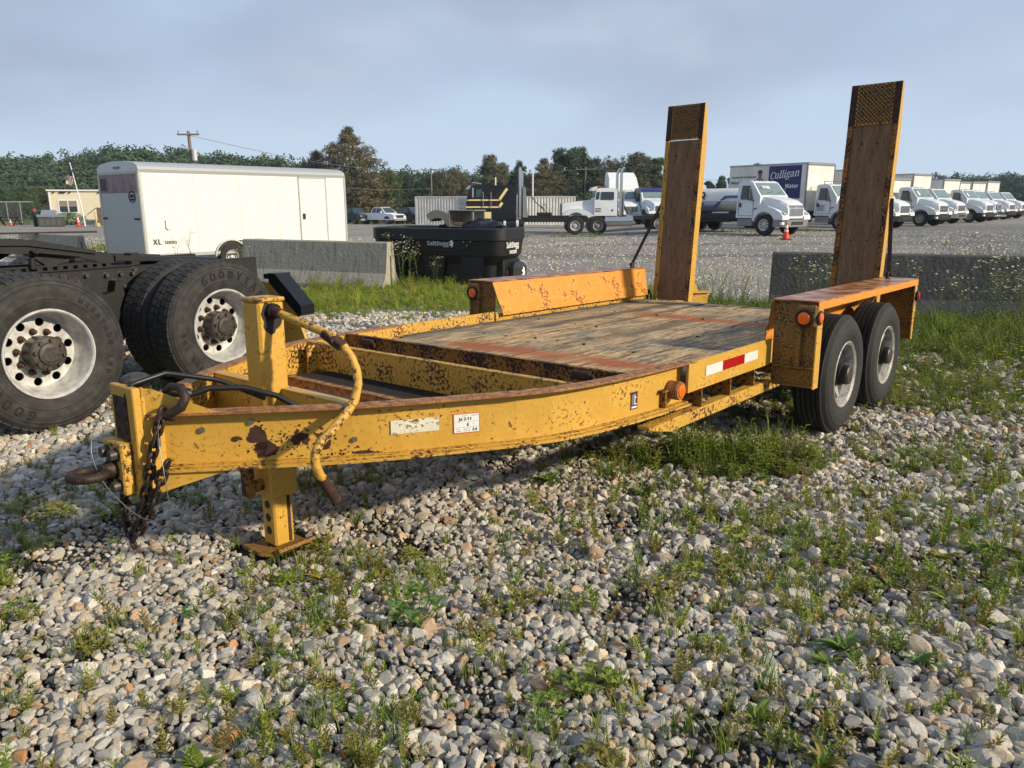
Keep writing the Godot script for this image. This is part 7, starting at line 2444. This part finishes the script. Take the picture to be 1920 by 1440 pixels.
func gravel() -> void:
	var r := RandomNumberGenerator.new()
	r.seed = 77
	var meshes := []
	for i in 12: meshes.append(rock_mesh(r, 2 if i < 8 else 1))
	var xf := []; var cl := []
	for i in 12: xf.append([]); cl.append([])
	var palette := [Color(0.465, 0.45, 0.415), Color(0.52, 0.50, 0.45), Color(0.40, 0.392, 0.372), Color(0.32, 0.325, 0.322), Color(0.48, 0.42, 0.335), Color(0.57, 0.56, 0.53), Color(0.45, 0.33, 0.23)]
	var put := func(x: float, z: float, s: float, y: float, far: bool) -> void:
		var k := r.randi_range(8, 11) if far else r.randi_range(0, 7)
		var b := Basis.from_euler(Vector3(r.randf_range(-0.6, 0.6), r.randf() * TAU, r.randf_range(-0.6, 0.6))).scaled(V(s, s, s))
		xf[k].append(Transform3D(b, V(x, y, z)))
		var c: Color = palette[mini(int(pow(r.randf(), 0.9) * 6.0), 5)] if r.randf() > 0.055 else palette[6]
		if r.randf() < 0.012: c = Color(0.46, 0.25, 0.12)
		cl[k].append(c * Color(1.20, 1.16, 1.08) * r.randf_range(0.70, 1.15))
	# near stones: a jittered carpet, two layers
	var d := 1.55
	while d < 10.5:
		var cell := 0.025 if d < 3.0 else lerpf(0.025, 0.055, (d - 3.0) / 7.5)
		var half := d * 0.79 + 0.5
		var x := -half
		while x < half:
			var px_ := x + r.randf_range(-0.5, 0.5) * cell; var pz := -d + r.randf_range(-0.5, 0.5) * cell
			var g := grassy(px_, pz)
			var bare := smoothstep(0.28, 0.5, gn.get_noise_2d(px_ * 1.5 + 30.0, pz * 1.5))      # patches where the soil shows
			var l := tl(px_, pz)
			if absf(l.x) < 0.16 and absf(l.z) < 0.16:
				x += cell
				continue
			if r.randf() > g * 0.8 + bare * 0.55 - 0.02:
				var s := cell * 0.56 * exp(r.randfn(0.0, 0.30)) * lerpf(1.12, 0.7, bare)
				if r.randf() < 0.04: s *= r.randf_range(1.3, 1.9)
				if px_ > 0.9 and pz > -2.7 and r.randf() < 0.12: s *= 1.5
				put.call(px_, pz, minf(s, 0.045), gy(px_, pz) - 0.004 + s * 0.12 + r.randf_range(-0.006, 0.006), false)
			if r.randf() < 0.9 - g * 0.6:
				var s2 := cell * r.randf_range(0.16, 0.36)
				put.call(px_ + r.randf_range(-0.5, 0.5) * cell, pz + r.randf_range(-0.5, 0.5) * cell, s2, gy(px_, pz) - 0.022 + s2 * 0.5, true)
			x += cell
		d += cell
	# looser stones over the yard
	for i in 26000:
		var dd := 9.0 + pow(r.randf(), 1.6) * 34.0
		var xx := r.randf_range(-0.85, 0.85) * dd
		if r.randf() < grassy(xx, -dd) * 0.9: continue
		put.call(xx, -dd, r.randf_range(0.012, 0.03) * (1.0 + (dd - 9.0) * 0.02), gy(xx, -dd) - 0.008, true)
	var m := bump(tint_mat(0.93), gray_tex(256, 256, noise_img(256, 256, 0.15, 8, 3)), 0.2)
	m.albedo_texture = mottle_tex(256, 256, [Color(0.70, 0.69, 0.67), Color(0.97, 0.96, 0.95), Color(1, 1, 1)], 0.03, 0.2, 0.5, 181)
	m.uv1_triplanar = true
	m.uv1_scale = V(0.45, 0.45, 0.45)
	for i in 12:
		multi("gravel", meshes[i], m, xf[i], cl[i], "crushed gray and tan limestone gravel covering the ground round the yellow trailer", "gravel")

func blade(mb: MB, base: Vector3, yaw: float, h: float, w: float, lean: float, n := 3) -> void:
	var dir := V(cos(yaw), 0, sin(yaw)); var side := V(-sin(yaw), 0, cos(yaw))
	var prev := [base - side * w * 0.5, base + side * w * 0.5]
	for i in n:
		var f := float(i + 1) / n
		var c := base + Vector3.UP * h * f * (1.0 - 0.25 * lean * f) + dir * h * lean * f * f
		var ww := w * (1.0 - f * f) * 0.5
		if i == n - 1:
			mb.tri(prev[0], prev[1], c)
		else:
			var a := c - side * ww; var b := c + side * ww
			mb.quad(prev[0], prev[1], b, a)
			prev = [a, b]

func leaf(mb: MB, base: Vector3, dir: Vector3, l: float, w: float, droop: float) -> void:
	var side := dir.cross(Vector3.UP)
	if side.length() < 0.05: side = V(1, 0, 0)
	side = side.normalized()
	var up := side.cross(dir).normalized()
	var pc := base; var pl := base; var pr := base
	var ts := [0.28, 0.62, 1.0] if l > 0.05 else [0.5, 1.0]
	for t in ts:
		var c: Vector3 = base + dir * l * t + up * l * (0.10 * sin(t * 2.2) - droop * t * t)
		var ww: float = 0.0 if t == 1.0 else w * 0.5 * sin(PI * pow(t, 0.8))
		var a := c - side * ww + up * ww * 0.35; var b := c + side * ww + up * ww * 0.35
		if t == 1.0:
			mb.tri(pl, pc, c); mb.tri(pc, pr, c)
		else:
			mb.tri(pl, pc, a); mb.tri(pc, c, a); mb.tri(pc, pr, b); mb.tri(pc, b, c)
		pc = c; pl = a; pr = b

func grass_mesh(r: RandomNumberGenerator, n: int, h: float, spread: float, w: float) -> ArrayMesh:
	var mb := MB.new()
	for i in n:
		var a := r.randf() * TAU
		blade(mb, V(cos(a), 0, sin(a)) * r.randf() * spread, r.randf() * TAU, h * r.randf_range(0.5, 1.1), w * r.randf_range(0.7, 1.3), r.randf_range(0.1, 0.7))
	return mb.mesh()

func weed_mesh(r: RandomNumberGenerator, kind: int) -> ArrayMesh:
	var mb := MB.new()
	if kind == 0:                                              # small upright weed with whorls of narrow leaves
		for s in r.randi_range(2, 4):
			var o := V(r.randf_range(-0.02, 0.02), 0, r.randf_range(-0.02, 0.02))
			var tip := o + V(r.randf_range(-0.03, 0.03), r.randf_range(0.05, 0.10), r.randf_range(-0.03, 0.03))
			mb.tube([o, tip], [0.0015, 0.001], 4, false)
			for k in 5:
				var f := 0.3 + 0.17 * k
				for j in 4:
					var an := TAU * j / 4 + k * 0.8
					leaf(mb, o.lerp(tip, minf(f, 1.0)), V(cos(an), 0.5 + 0.15 * k, sin(an)).normalized(), 0.026, 0.008, 0.1)
	elif kind == 1:                                            # broad rosette
		for k in r.randi_range(9, 12):
			var an := TAU * k / 5.0 + r.randf() * 0.7
			leaf(mb, V(0, 0.008, 0), V(cos(an), r.randf_range(0.25, 1.3), sin(an)).normalized(), r.randf_range(0.05, 0.11), r.randf_range(0.022, 0.034), r.randf_range(0.15, 0.5))
	elif kind == 2:                                            # clover: threes of round leaves on thin stalks
		for s in 16:
			var an := r.randf() * TAU
			var rr := sqrt(r.randf()) * 0.085
			var top := V(cos(an) * rr, r.randf_range(0.03, 0.075), sin(an) * rr)
			mb.tube([V(cos(an) * rr * 0.4, 0, sin(an) * rr * 0.4), top], 0.0012, 3, false)
			for j in 3:
				var b := an + TAU * j / 3
				leaf(mb, top, V(cos(b), 0.25, sin(b)).normalized(), 0.026, 0.022, 0.05)
	else:                                                      # leafy stems, ankle high
		for s in 4:
			var an := r.randf() * TAU
			var tip := V(cos(an) * 0.06, r.randf_range(0.12, 0.22), sin(an) * 0.06)
			mb.tube([Vector3.ZERO, tip * V(0.4, 0.5, 0.4), tip], 0.002, 4, false)
			for k in 9:
				var f := 0.2 + 0.09 * k
				var b := k * 2.4 + an
				leaf(mb, tip * f, V(cos(b), 0.35, sin(b)).normalized(), 0.055 * (1.2 - f * 0.5), 0.018, 0.2)
	return mb.mesh()

func shade_green(r: RandomNumberGenerator, dry := 0.1) -> Color:
	var c := Color(0.13, 0.205, 0.022).lerp(Color(0.27, 0.315, 0.04), r.randf())
	if r.randf() < dry: c = Color(0.26, 0.22, 0.09)
	return c * r.randf_range(0.7, 1.2)

func vegetation() -> void:
	gravel()
	var r := RandomNumberGenerator.new()
	r.seed = 99
	var lm := tint_mat(0.65, Color(0.75, 0.75, 0.4))
	var tufts := []
	for i in 4: tufts.append(grass_mesh(r, 13, 0.10, 0.035, 0.0045))
	var tall := []
	for i in 3: tall.append(grass_mesh(r, 16, 0.26, 0.05, 0.006))
	var weeds := []
	for i in 8: weeds.append(weed_mesh(r, [0, 0, 1, 2, 3, 3, 0, 3][i]))
	var at := func(x: float, z: float, s: float) -> Transform3D:
		return Transform3D(Basis(Vector3.UP, r.randf() * TAU).scaled(V(s, s * r.randf_range(0.8, 1.25), s)), V(x, gy(x, z) - 0.012, z))
	var X := []; var C := []
	for i in 15: X.append([]); C.append([])
	# grass where the ground is grassy
	for i in 90000:
		var d := 2.2 + pow(r.randf(), 0.85) * 14.5
		var x := r.randf_range(-0.82, 0.82) * (d + 0.4)
		var g := grassy(x, -d)
		if r.randf() > g * g * 1.1: continue
		var big := blob(x, -d, 4.9, -8.6, 3.4, 1.6) + blob(x, -d, 2.5, -10.4, 1.8, 1.6) + blob(x, -d, 1.3, -4.35, 0.9, 0.4) * 0.7 + blob(x, -d, -3.8, -14.6, 2.6, 1.0)
		var k := 0
		if r.randf() < 0.16 * big + 0.03: k = 4 + r.randi() % 3
		elif r.randf() < 0.10 + 0.2 * big: k = 7 + [4, 5, 7, 3][r.randi() % 4]
		else: k = r.randi() % 4
		var s := r.randf_range(0.55, 1.1) * (0.75 + 0.35 * minf(big, 1.0)) * (1.0 if d < 7.0 else 1.1)
		X[k].append(at.call(x, -d, s))
		C[k].append(shade_green(r, 0.05) * (1.0 if d > 9.5 else 0.85) * (Color(1.25, 1.2, 0.9) if d > 10.5 and x < 1.5 else Color.WHITE))
	# single weeds among the stones
	for i in 11000:
		var d := 1.6 + pow(r.randf(), 0.9) * 5.0
		var x := r.randf_range(-0.8, 0.8) * (d + 0.2)
		var n := gn.get_noise_2d(x * 0.9 + 11.0, -d * 0.9)
		var right := smoothstep(-1.2, 0.6, x)
		if r.randf() > clampf(0.16 + n * 0.9 + 0.24 * right, 0.06, 0.85): continue
		var k := 0
		var q := r.randf()
		if q < 0.36: k = r.randi() % 4
		elif q < 0.40: k = 4 + r.randi() % 3
		elif q < 0.86: k = 7 + [0, 1, 6][r.randi() % 3]
		elif q < 0.93: k = 7 + [2, 3][r.randi() % 2]
		else: k = 7 + [4, 5, 7][r.randi() % 3]
		var s := r.randf_range(0.55, 1.05)
		if k >= 4 and k < 7: s *= 0.6
		if k >= 11: s *= 0.55
		X[k].append(at.call(x, -d, s))
		var c := shade_green(r, 0.06)
		if q >= 0.40 and r.randf() < 0.4: c = c.lerp(Color(0.24, 0.17, 0.035), 0.6)
		C[k].append(c)
	# a few weeds one can pick out
	for e in [[780, 1165, 10, 1.5], [1810, 990, 9, 1.4], [1580, 1225, 9, 1.2], [1725, 1245, 9, 0.8], [1480, 1050, 14, 0.7], [1030, 905, 9, 1.3], [360, 1160, 14, 0.6], [215, 925, 14, 0.7], [745, 1385, 4, 0.7], [560, 1240, 5, 0.6], [1150, 1290, 4, 0.7], [1440, 1290, 5, 0.8], [505, 1090, 5, 0.55], [1000, 1380, 4, 0.7]]:
		var th := atan((720.0 - 380.5) / 1421.0) + atan((e[1] - 720.0) / 1421.0)
		var d := CAM_H / tan(th)
		X[e[2]].append(at.call(px(e[0], d), -d, e[3])); C[e[2]].append(Color(0.10, 0.19, 0.03))
	for k in 15:
		var mesh: Mesh = tufts[k] if k < 4 else (tall[k - 4] if k < 7 else weeds[k - 7])
		multi("grass" if k < 7 else "weeds", mesh, lm, X[k], C[k], "green grass tufts growing among the gravel and along the barriers" if k < 7 else "small leafy weeds growing up between the stones", "grass" if k < 7 else "weeds")
	# coarse grass further off
	var gx := []; var gc := []
	var far_t := grass_mesh(r, 14, 0.35, 0.22, 0.03)
	for i in 9000:
		var d := 17.0 + r.randf() * 80.0
		var x := r.randf_range(-0.72, 0.72) * d
		if r.randf() > grassy(x, -d): continue
		gx.append(Transform3D(Basis(Vector3.UP, r.randf() * TAU).scaled(V(1, 1, 1) * r.randf_range(0.6, 1.2)), V(x, gy(x, -d) - 0.02, -d)))
		gc.append(shade_green(r, 0.35))
	multi("grass", far_t, lm, gx, gc, "dry green grass strips at the far edges of the gravel yard", "grass")
	flowers(r)
	trees(r)

func flowers(r: RandomNumberGenerator) -> void:
	var green := mat(lin(0.09, 0.14, 0.04), 0.8)
	green.backlight_enabled = true; green.backlight = Color(0.3, 0.35, 0.15)
	var white := mat(Color(0.90, 0.90, 0.86), 0.8)
	var yel := mat(Color(0.85, 0.68, 0.12), 0.7)
	var protos := []
	for p in 4:
		var t := thing("fleabane_plant", "", "flowering plant", V(0, -50, 0), 0.0, "tall white flowering weeds along the concrete barriers")
		var st := MB.new(); var lf := MB.new(); var fl := MB.new(); var ce := MB.new()
		var H := r.randf_range(0.62, 0.85)
		var bend := V(r.randf_range(-0.1, 0.1), 0, r.randf_range(-0.1, 0.1))
		var top := V(0, H * 0.72, 0) + bend
		st.tube([Vector3.ZERO, V(0, H * 0.36, 0) + bend * 0.3, top], [0.0035, 0.003, 0.0022], 5, false)
		for k in 16:
			var f := 0.05 + 0.055 * k
			var an := k * 2.4
			leaf(lf, V(0, H * 0.72 * f, 0) + bend * f * f, V(cos(an), 0.5, sin(an)).normalized(), 0.085 * (1.1 - 0.6 * f), 0.016, 0.25)
		for b in 7:
			var an := TAU * b / 7.0 + r.randf()
			var f := r.randf_range(0.6, 1.0)
			var o := V(0, H * 0.72 * f, 0) + bend * f * f
			var e := o + V(cos(an) * r.randf_range(0.05, 0.14), r.randf_range(0.10, 0.24), sin(an) * r.randf_range(0.05, 0.14))
			st.tube([o, o.lerp(e, 0.5) + V(0, 0.02, 0), e], 0.0016, 4, false)
			for q in r.randi_range(3, 6):
				var h := e + V(r.randf_range(-0.045, 0.045), r.randf_range(-0.01, 0.05), r.randf_range(-0.045, 0.045))
				st.tube([e, h], 0.001, 3, false)
				var nr := V(r.randf_range(-0.5, 0.5), 1.0, r.randf_range(-0.5, 0.5)).normalized()
				var sx := nr.cross(V(0, 0, 1)).normalized(); var sz := nr.cross(sx)
				for k in 8:
					var a0 := TAU * k / 8; var a1 := TAU * (k + 0.7) / 8
					fl.tri(h, h + (sx * cos(a1) + sz * sin(a1)) * 0.0105, h + (sx * cos(a0) + sz * sin(a0)) * 0.0105)
				ce.ball(h + nr * 0.001, V(0.0042, 0.0025, 0.0042), 6, 4)
		obj("stem", st, green, t)
		obj("leaves", lf, green, t)
		obj("flower_heads", fl, white, t).set_meta("kind", "stuff")
		obj("flower_centres", ce, yel, t).set_meta("kind", "stuff")
		protos.append(t)
	var spots := []
	var spray := func(n: int, cx: float, cz: float, rx: float, rz: float, s0: float, s1: float) -> void:
		for i in n: spots.append([cx + r.randfn() * rx, cz + r.randfn() * rz, r.randf_range(s0, s1)])
	spray.call(5, -2.1, -14.0, 0.18, 0.15, 1.0, 1.35)
	spray.call(2, -1.45, -13.9, 0.1, 0.1, 0.7, 0.85)
	spray.call(8, -4.3, -15.0, 0.7, 0.25, 0.7, 1.1)
	spray.call(34, 3.0, -10.2, 0.6, 0.5, 0.6, 1.0)
	spray.call(6, 4.1, -9.7, 0.18, 0.12, 1.1, 1.3)
	spray.call(20, 5.9, -8.7, 0.55, 0.3, 0.7, 1.15)
	spray.call(4, 5.6, -9.0, 0.1, 0.1, 1.2, 1.4)
	spray.call(5, 6.5, -10.4, 0.5, 0.2, 1.2, 1.5)
	spray.call(6, 4.9, -7.2, 0.8, 0.35, 0.25, 0.4)
	spray.call(3, -15.0, -24.0, 0.3, 0.2, 1.0, 1.2)
	spray.call(2, -7.6, -18.0, 0.3, 0.2, 1.2, 1.6)
	for i in spots.size():
		var e: Array = spots[i]
		var o: Node3D = protos[i % 4]
		var label := "tall weed with small white daisy flowers growing beside a concrete barrier"
		var p := V(e[0], gy(e[0], e[1]) - 0.01, e[1])
		if i < 4:
			o.position = p; o.rotation.y = r.randf() * TAU; o.set_meta("label", label)
		else: o = dup(o, p, r.randf() * TAU, label)
		o.scale = V(1, 1, 1) * e[2]
	# yellow buttercups in the grass
	var bm := MB.new()
	for k in 5:
		var a0 := TAU * k / 5; var a1 := TAU * (k + 0.85) / 5
		bm.tri(Vector3.ZERO, V(cos(a1), 0.35, sin(a1)) * 0.012, V(cos(a0), 0.35, sin(a0)) * 0.012)
	var fx := []; var fc := []
	for i in 260:
		var q := [[-1.6, -12.0, 1.1, 1.0], [4.0, -6.0, 1.2, 0.7], [5.2, -7.0, 0.9, 0.6]][i % 3] as Array
		var x: float = q[0] + r.randfn() * q[2]; var z: float = q[1] + r.randfn() * q[3]
		if grassy(x, z) < 0.2: continue
		fx.append(Transform3D(Basis(Vector3.UP, r.randf() * TAU).scaled(V(1.1, 1, 1.1)), V(x, gy(x, z) + 0.13, z))); fc.append(Color(0.75, 0.55, 0.03))
	multi("buttercups", bm.mesh(), tint_mat(0.6), fx, fc, "small yellow buttercup flowers dotted through the grass", "flowers")

# ---------------------------------------------------------------- trees
var leaf_meshes := []

func leaf_clump(r: RandomNumberGenerator, n: int, ls: float) -> ArrayMesh:
	var mb := MB.new()
	for i in n:
		var d := V(r.randfn(), r.randfn() * 0.8, r.randfn())
		var p := d.normalized() * pow(r.randf(), 0.5)
		var nr := (d.normalized() + V(r.randfn(), r.randfn() + 0.4, r.randfn()) * 0.6).normalized()
		var sx := nr.cross(V(0.3, 1, 0.2)).normalized(); var sz := nr.cross(sx)
		var an := r.randf() * TAU
		var u := sx * cos(an) + sz * sin(an); var w := nr.cross(u)
		var s := ls * r.randf_range(0.6, 1.3)
		mb.quad(p - u * s, p - w * s * 0.5, p + u * s, p + w * s * 0.5)
	return mb.mesh()

func leaf_cloud(t: Node3D, called: String, n: int, rad: Vector3, c: Vector3, s: float, cols: Array, sd: int) -> void:
	var r := RandomNumberGenerator.new(); r.seed = sd
	if leaf_meshes.is_empty():
		var q := RandomNumberGenerator.new(); q.seed = 3
		for i in 3: leaf_meshes.append(leaf_clump(q, 40, 0.24))
	var xf := []; var cl := []
	for i in n:
		var d := V(r.randfn(), r.randfn(), r.randfn()).normalized()
		var p := c + d * rad * pow(r.randf(), 0.35)
		xf.append(Transform3D(Basis(Vector3.UP, r.randf() * TAU).scaled(V(s, s, s) * r.randf_range(0.7, 1.3)), p))
		var k := r.randf() * (cols.size() - 1)
		cl.append(Color(cols[int(k)]).srgb_to_linear().lerp(Color(cols[mini(int(k) + 1, cols.size() - 1)]).srgb_to_linear(), k - int(k)))
	multi(called, leaf_meshes[sd % 3], M.leaf, xf, cl, "", "", t)

func tree(label: String, at: Vector3, h: float, w: float, kind: int, cols: Array, sd: int, group := "") -> Node3D:
	var r := RandomNumberGenerator.new(); r.seed = sd
	if leaf_meshes.is_empty():
		var q := RandomNumberGenerator.new(); q.seed = 3
		for i in 3: leaf_meshes.append(leaf_clump(q, 40, 0.24))
	var t := thing("conifer_tree" if kind == 1 else "tree", label, "tree", at, r.randf() * TAU, group)
	var tk := MB.new()
	tk.tube([Vector3.ZERO, V(r.randf_range(-.2, .2), h * 0.4, 0), V(0, h * 0.92, r.randf_range(-.2, .2))], [h * 0.024, h * 0.017, h * 0.004], 8, false)
	var lobes := []
	if kind == 1:                                             # layered, pointed crown with ragged tiers
		var tiers := 13
		for k in tiers:
			var f := 0.12 + 0.88 * k / (tiers - 1.0)
			var rr := w * 0.72 * (1.0 - pow(f, 1.5)) * r.randf_range(0.7, 1.2) + 0.3
			var nb := 5 if f < 0.8 else 2
			for j in nb:
				var an := TAU * j / nb + k * 1.3 + r.randf() * 0.6
				var ex := V(cos(an) * rr * 0.7, h * f + r.randf_range(-.3, .3), sin(an) * rr * 0.7)
				lobes.append([ex, V(rr * 0.45 + 0.25, h * 0.055, rr * 0.45 + 0.25), 22])
				tk.tube([V(0, h * f * 0.97, 0), ex], [h * 0.005, h * 0.002], 4, false)
	else:
		var nl := r.randi_range(13, 18)
		for k in nl:
			var f := r.randf_range(0.32, 0.94)
			var env := sqrt(maxf(0.05, 1.0 - pow((f - 0.55) / 0.47, 2.0))) * w * 0.5
			var an := k * 2.4 + r.randf()
			var rr := env * sqrt(r.randf()) * 0.78
			var c := V(cos(an) * rr, h * f, sin(an) * rr)
			var s := w * r.randf_range(0.13, 0.21)
			lobes.append([c, V(s, s * 0.8, s), 44])
			tk.tube([V(0, h * f * 0.62, 0), c.lerp(V(0, h * f * 0.75, 0), 0.4) , c], [h * 0.008, h * 0.005, h * 0.002], 5, false)
	obj("trunk", tk, M.bark, t)
	var xf := [[], [], []]; var cl := [[], [], []]
	for lo in lobes:
		var lt := r.randf()
		for i in lo[2]:
			var d := V(r.randfn(), r.randfn(), r.randfn()).normalized()
			var p: Vector3 = lo[0] + d * lo[1] * pow(r.randf(), 0.4) * 1.1
			var s := h * 0.052 * r.randf_range(0.6, 1.25) * (0.8 if kind == 1 else 1.0)
			var k: int = i % 3
			xf[k].append(Transform3D(Basis.from_euler(V(r.randf_range(-.5, .5), r.randf() * TAU, r.randf_range(-.5, .5))).scaled(V(s, s * 0.8, s)), p))
			var cc: Color = cols[0].lerp(cols[1], clampf(lt * 0.7 + r.randf() * 0.45, 0.0, 1.0))
			cl[k].append(cc * r.randf_range(0.75, 1.2))
	for k in 3: multi("crown", leaf_meshes[k], M.leaf, xf[k], cl[k], "", "", t)
	return t

func trees(r: RandomNumberGenerator) -> void:
	var dk := [Color(0.020, 0.040, 0.018), Color(0.045, 0.075, 0.028)]
	var gr := [Color(0.030, 0.062, 0.018), Color(0.075, 0.125, 0.032)]
	var br := [Color(0.085, 0.075, 0.030), Color(0.16, 0.125, 0.055)]
	var ol := [Color(0.055, 0.068, 0.022), Color(0.115, 0.115, 0.040)]
	# label, column, distance, top row, width in columns, kind, colours
	var list := [
		["tall brownish layered conifer behind the box trailer's front end", 652, 100.0, 246, 150, 1, br],
		["smaller brownish conifer left of the tallest layered one", 592, 103.0, 288, 110, 1, br],
		["bright green rounded tree behind the white pickup truck", 716, 104.0, 318, 105, 0, gr],
		["dark green bushy tree between the pickups and the white container", 775, 108.0, 322, 70, 0, dk],
		["green tree behind the left white container", 830, 112.0, 312, 90, 0, ol],
		["brown leaved tree left of the tall olive tree", 868, 106.0, 322, 70, 0, br],
		["tall olive tree with two heads behind the cabover truck", 928, 112.0, 288, 78, 0, ol],
		["pointed dark green tree just right of the cabover truck's exhaust stack", 975, 116.0, 312, 40, 1, dk],
		["brown conifer behind the plain white container", 1020, 106.0, 303, 100, 1, br],
		["tall dark green tree behind the day cab truck, left of a matching one", 1062, 116.0, 279, 66, 0, dk],
		["tall dark green tree behind the day cab truck, with the highest top", 1098, 118.0, 274, 70, 0, dk],
		["broad olive green tree left of the far ramp", 1180, 108.0, 290, 115, 0, ol],
		["green tree half hidden by the far ramp", 1228, 112.0, 294, 60, 0, gr],
		["brownish tree low between the day cab and its neighbours", 1138, 104.0, 318, 70, 0, br],
		["small thin tree above the water tank truck", 1354, 150.0, 322, 18, 0, gr],
		["small dark round tree right of the thin one above the tank truck", 1372, 150.0, 332, 16, 0, dk],
		["low dark tree above the tank truck, next to the far ramp", 1330, 150.0, 338, 22, 0, dk],
		["dark tree top showing above the lettered box truck", 1421, 120.0, 302, 26, 0, dk],
		["bright green tree at the left picture edge beside the site office", 18, 96.0, 340, 90, 0, gr],
		["green tree behind the site office roof's left end", 85, 104.0, 352, 70, 0, ol],
	]
	for i in list.size():
		var e: Array = list[i]
		var d: float = e[2]
		var th := atan((720.0 - 380.5) / 1421.0) + atan((e[3] - 720.0) / 1421.0)
		var top := CAM_H - tan(th) * d
		var x := px(e[1], d, top)
		var g := gy(x, -d)
		tree(e[0], V(x, g, -d), top - g, e[4] / 1421.0 * d * 0.97, e[5], e[6], 300 + i)
	# the wood behind: one mass of crowns on a rise
	var xf := [[], [], []]; var cl := [[], [], []]
	var crowns := []
	var prof := [[-120, 282], [40, 285], [130, 288], [180, 276], [260, 272], [330, 278], [420, 280], [520, 284], [570, 292], [640, 312], [700, 316], [800, 312], [900, 318], [1000, 322], [1100, 322], [1250, 332], [1310, 352]]
	for row in 4:
		for i in 90:
			var c := lerpf(-140.0, 1310.0, (i + r.randf()) / 90.0)
			var yt := 300.0
			for k in prof.size() - 1:
				if c >= prof[k][0] and c < prof[k + 1][0]: yt = lerpf(prof[k][1], prof[k + 1][1], (c - prof[k][0]) / float(prof[k + 1][0] - prof[k][0]))
			var d := 135.0 + row * 14.0 + r.randf_range(-4, 4)
			yt += r.randf_range(-3.0, 11.0) + (3 - row) * 15.0
			crowns.append([c, yt, d, r.randf_range(4.0, 6.5)])
	for i in 60:                                               # far dark wood on the right
		var c := lerpf(1700.0, 2060.0, (i + r.randf()) / 60.0)
		var d := 260.0 + r.randf_range(-15, 15)
		crowns.append([c, 328.0 + r.randf_range(-3, 8) + (6.0 if c < 1760 else 0.0) - clampf((c - 1850.0) * 0.02, 0.0, 4.0), d, 6.0])
	for i in 40:                                               # low hedge line between, beyond the trucks
		crowns.append([lerpf(1240.0, 1760.0, (i + r.randf()) / 40.0), 350.0 + r.randf_range(-3, 6), 210.0, 4.5])
	for e in crowns:
		var d: float = e[2]
		var th := atan((720.0 - 380.5) / 1421.0) + atan((e[1] - 720.0) / 1421.0)
		var top: float = CAM_H - tan(th) * d
		var x := px(e[0], d, top)
		var tone := r.randf()
		var rr: float = e[3]
		for i in 85:
			var dir := V(r.randfn(), r.randfn(), r.randfn()).normalized()
			var f := r.randf()
			var p := V(x, top - rr * 1.1, -d) + dir * V(rr * 0.9, rr * 1.1, rr * 0.9) * pow(r.randf(), 0.4)
			if f < 0.3: p.y = lerpf(-1.5, top - rr, r.randf())
			var k: int = i % 3
			var s := rr * r.randf_range(0.20, 0.36)
			xf[k].append(Transform3D(Basis(Vector3.UP, r.randf() * TAU).scaled(V(s, s * 0.85, s)), p))
			cl[k].append(Color(0.022, 0.052, 0.020).lerp(Color(0.060, 0.105, 0.030), clampf(tone * 0.6 + r.randf() * 0.5, 0, 1)))
	for k in 3: multi("wood", leaf_meshes[k], M.leaf, xf[k], cl[k], "dense green wood along the horizon behind the yard", "wood")
	# rise of ground under the wood
	var hm := MB.new()
	for k in 2:
		var x0 := -260.0; var x1 := 60.0
		if k == 1: x0 = 60.0; x1 = 420.0
		var d0 := 125.0 if k == 0 else 190.0
		hm.quad(V(x0, -3.0, -d0), V(x1, -3.0, -d0), V(x1, 2.0 if k == 0 else 3.0, -d0 - 120.0), V(x0, 9.0 if k == 0 else 4.0, -d0 - 120.0))
	var hill := obj("hill", hm, mat(lin(0.04, 0.065, 0.025), 0.95))
	hill.set_meta("kind", "structure")
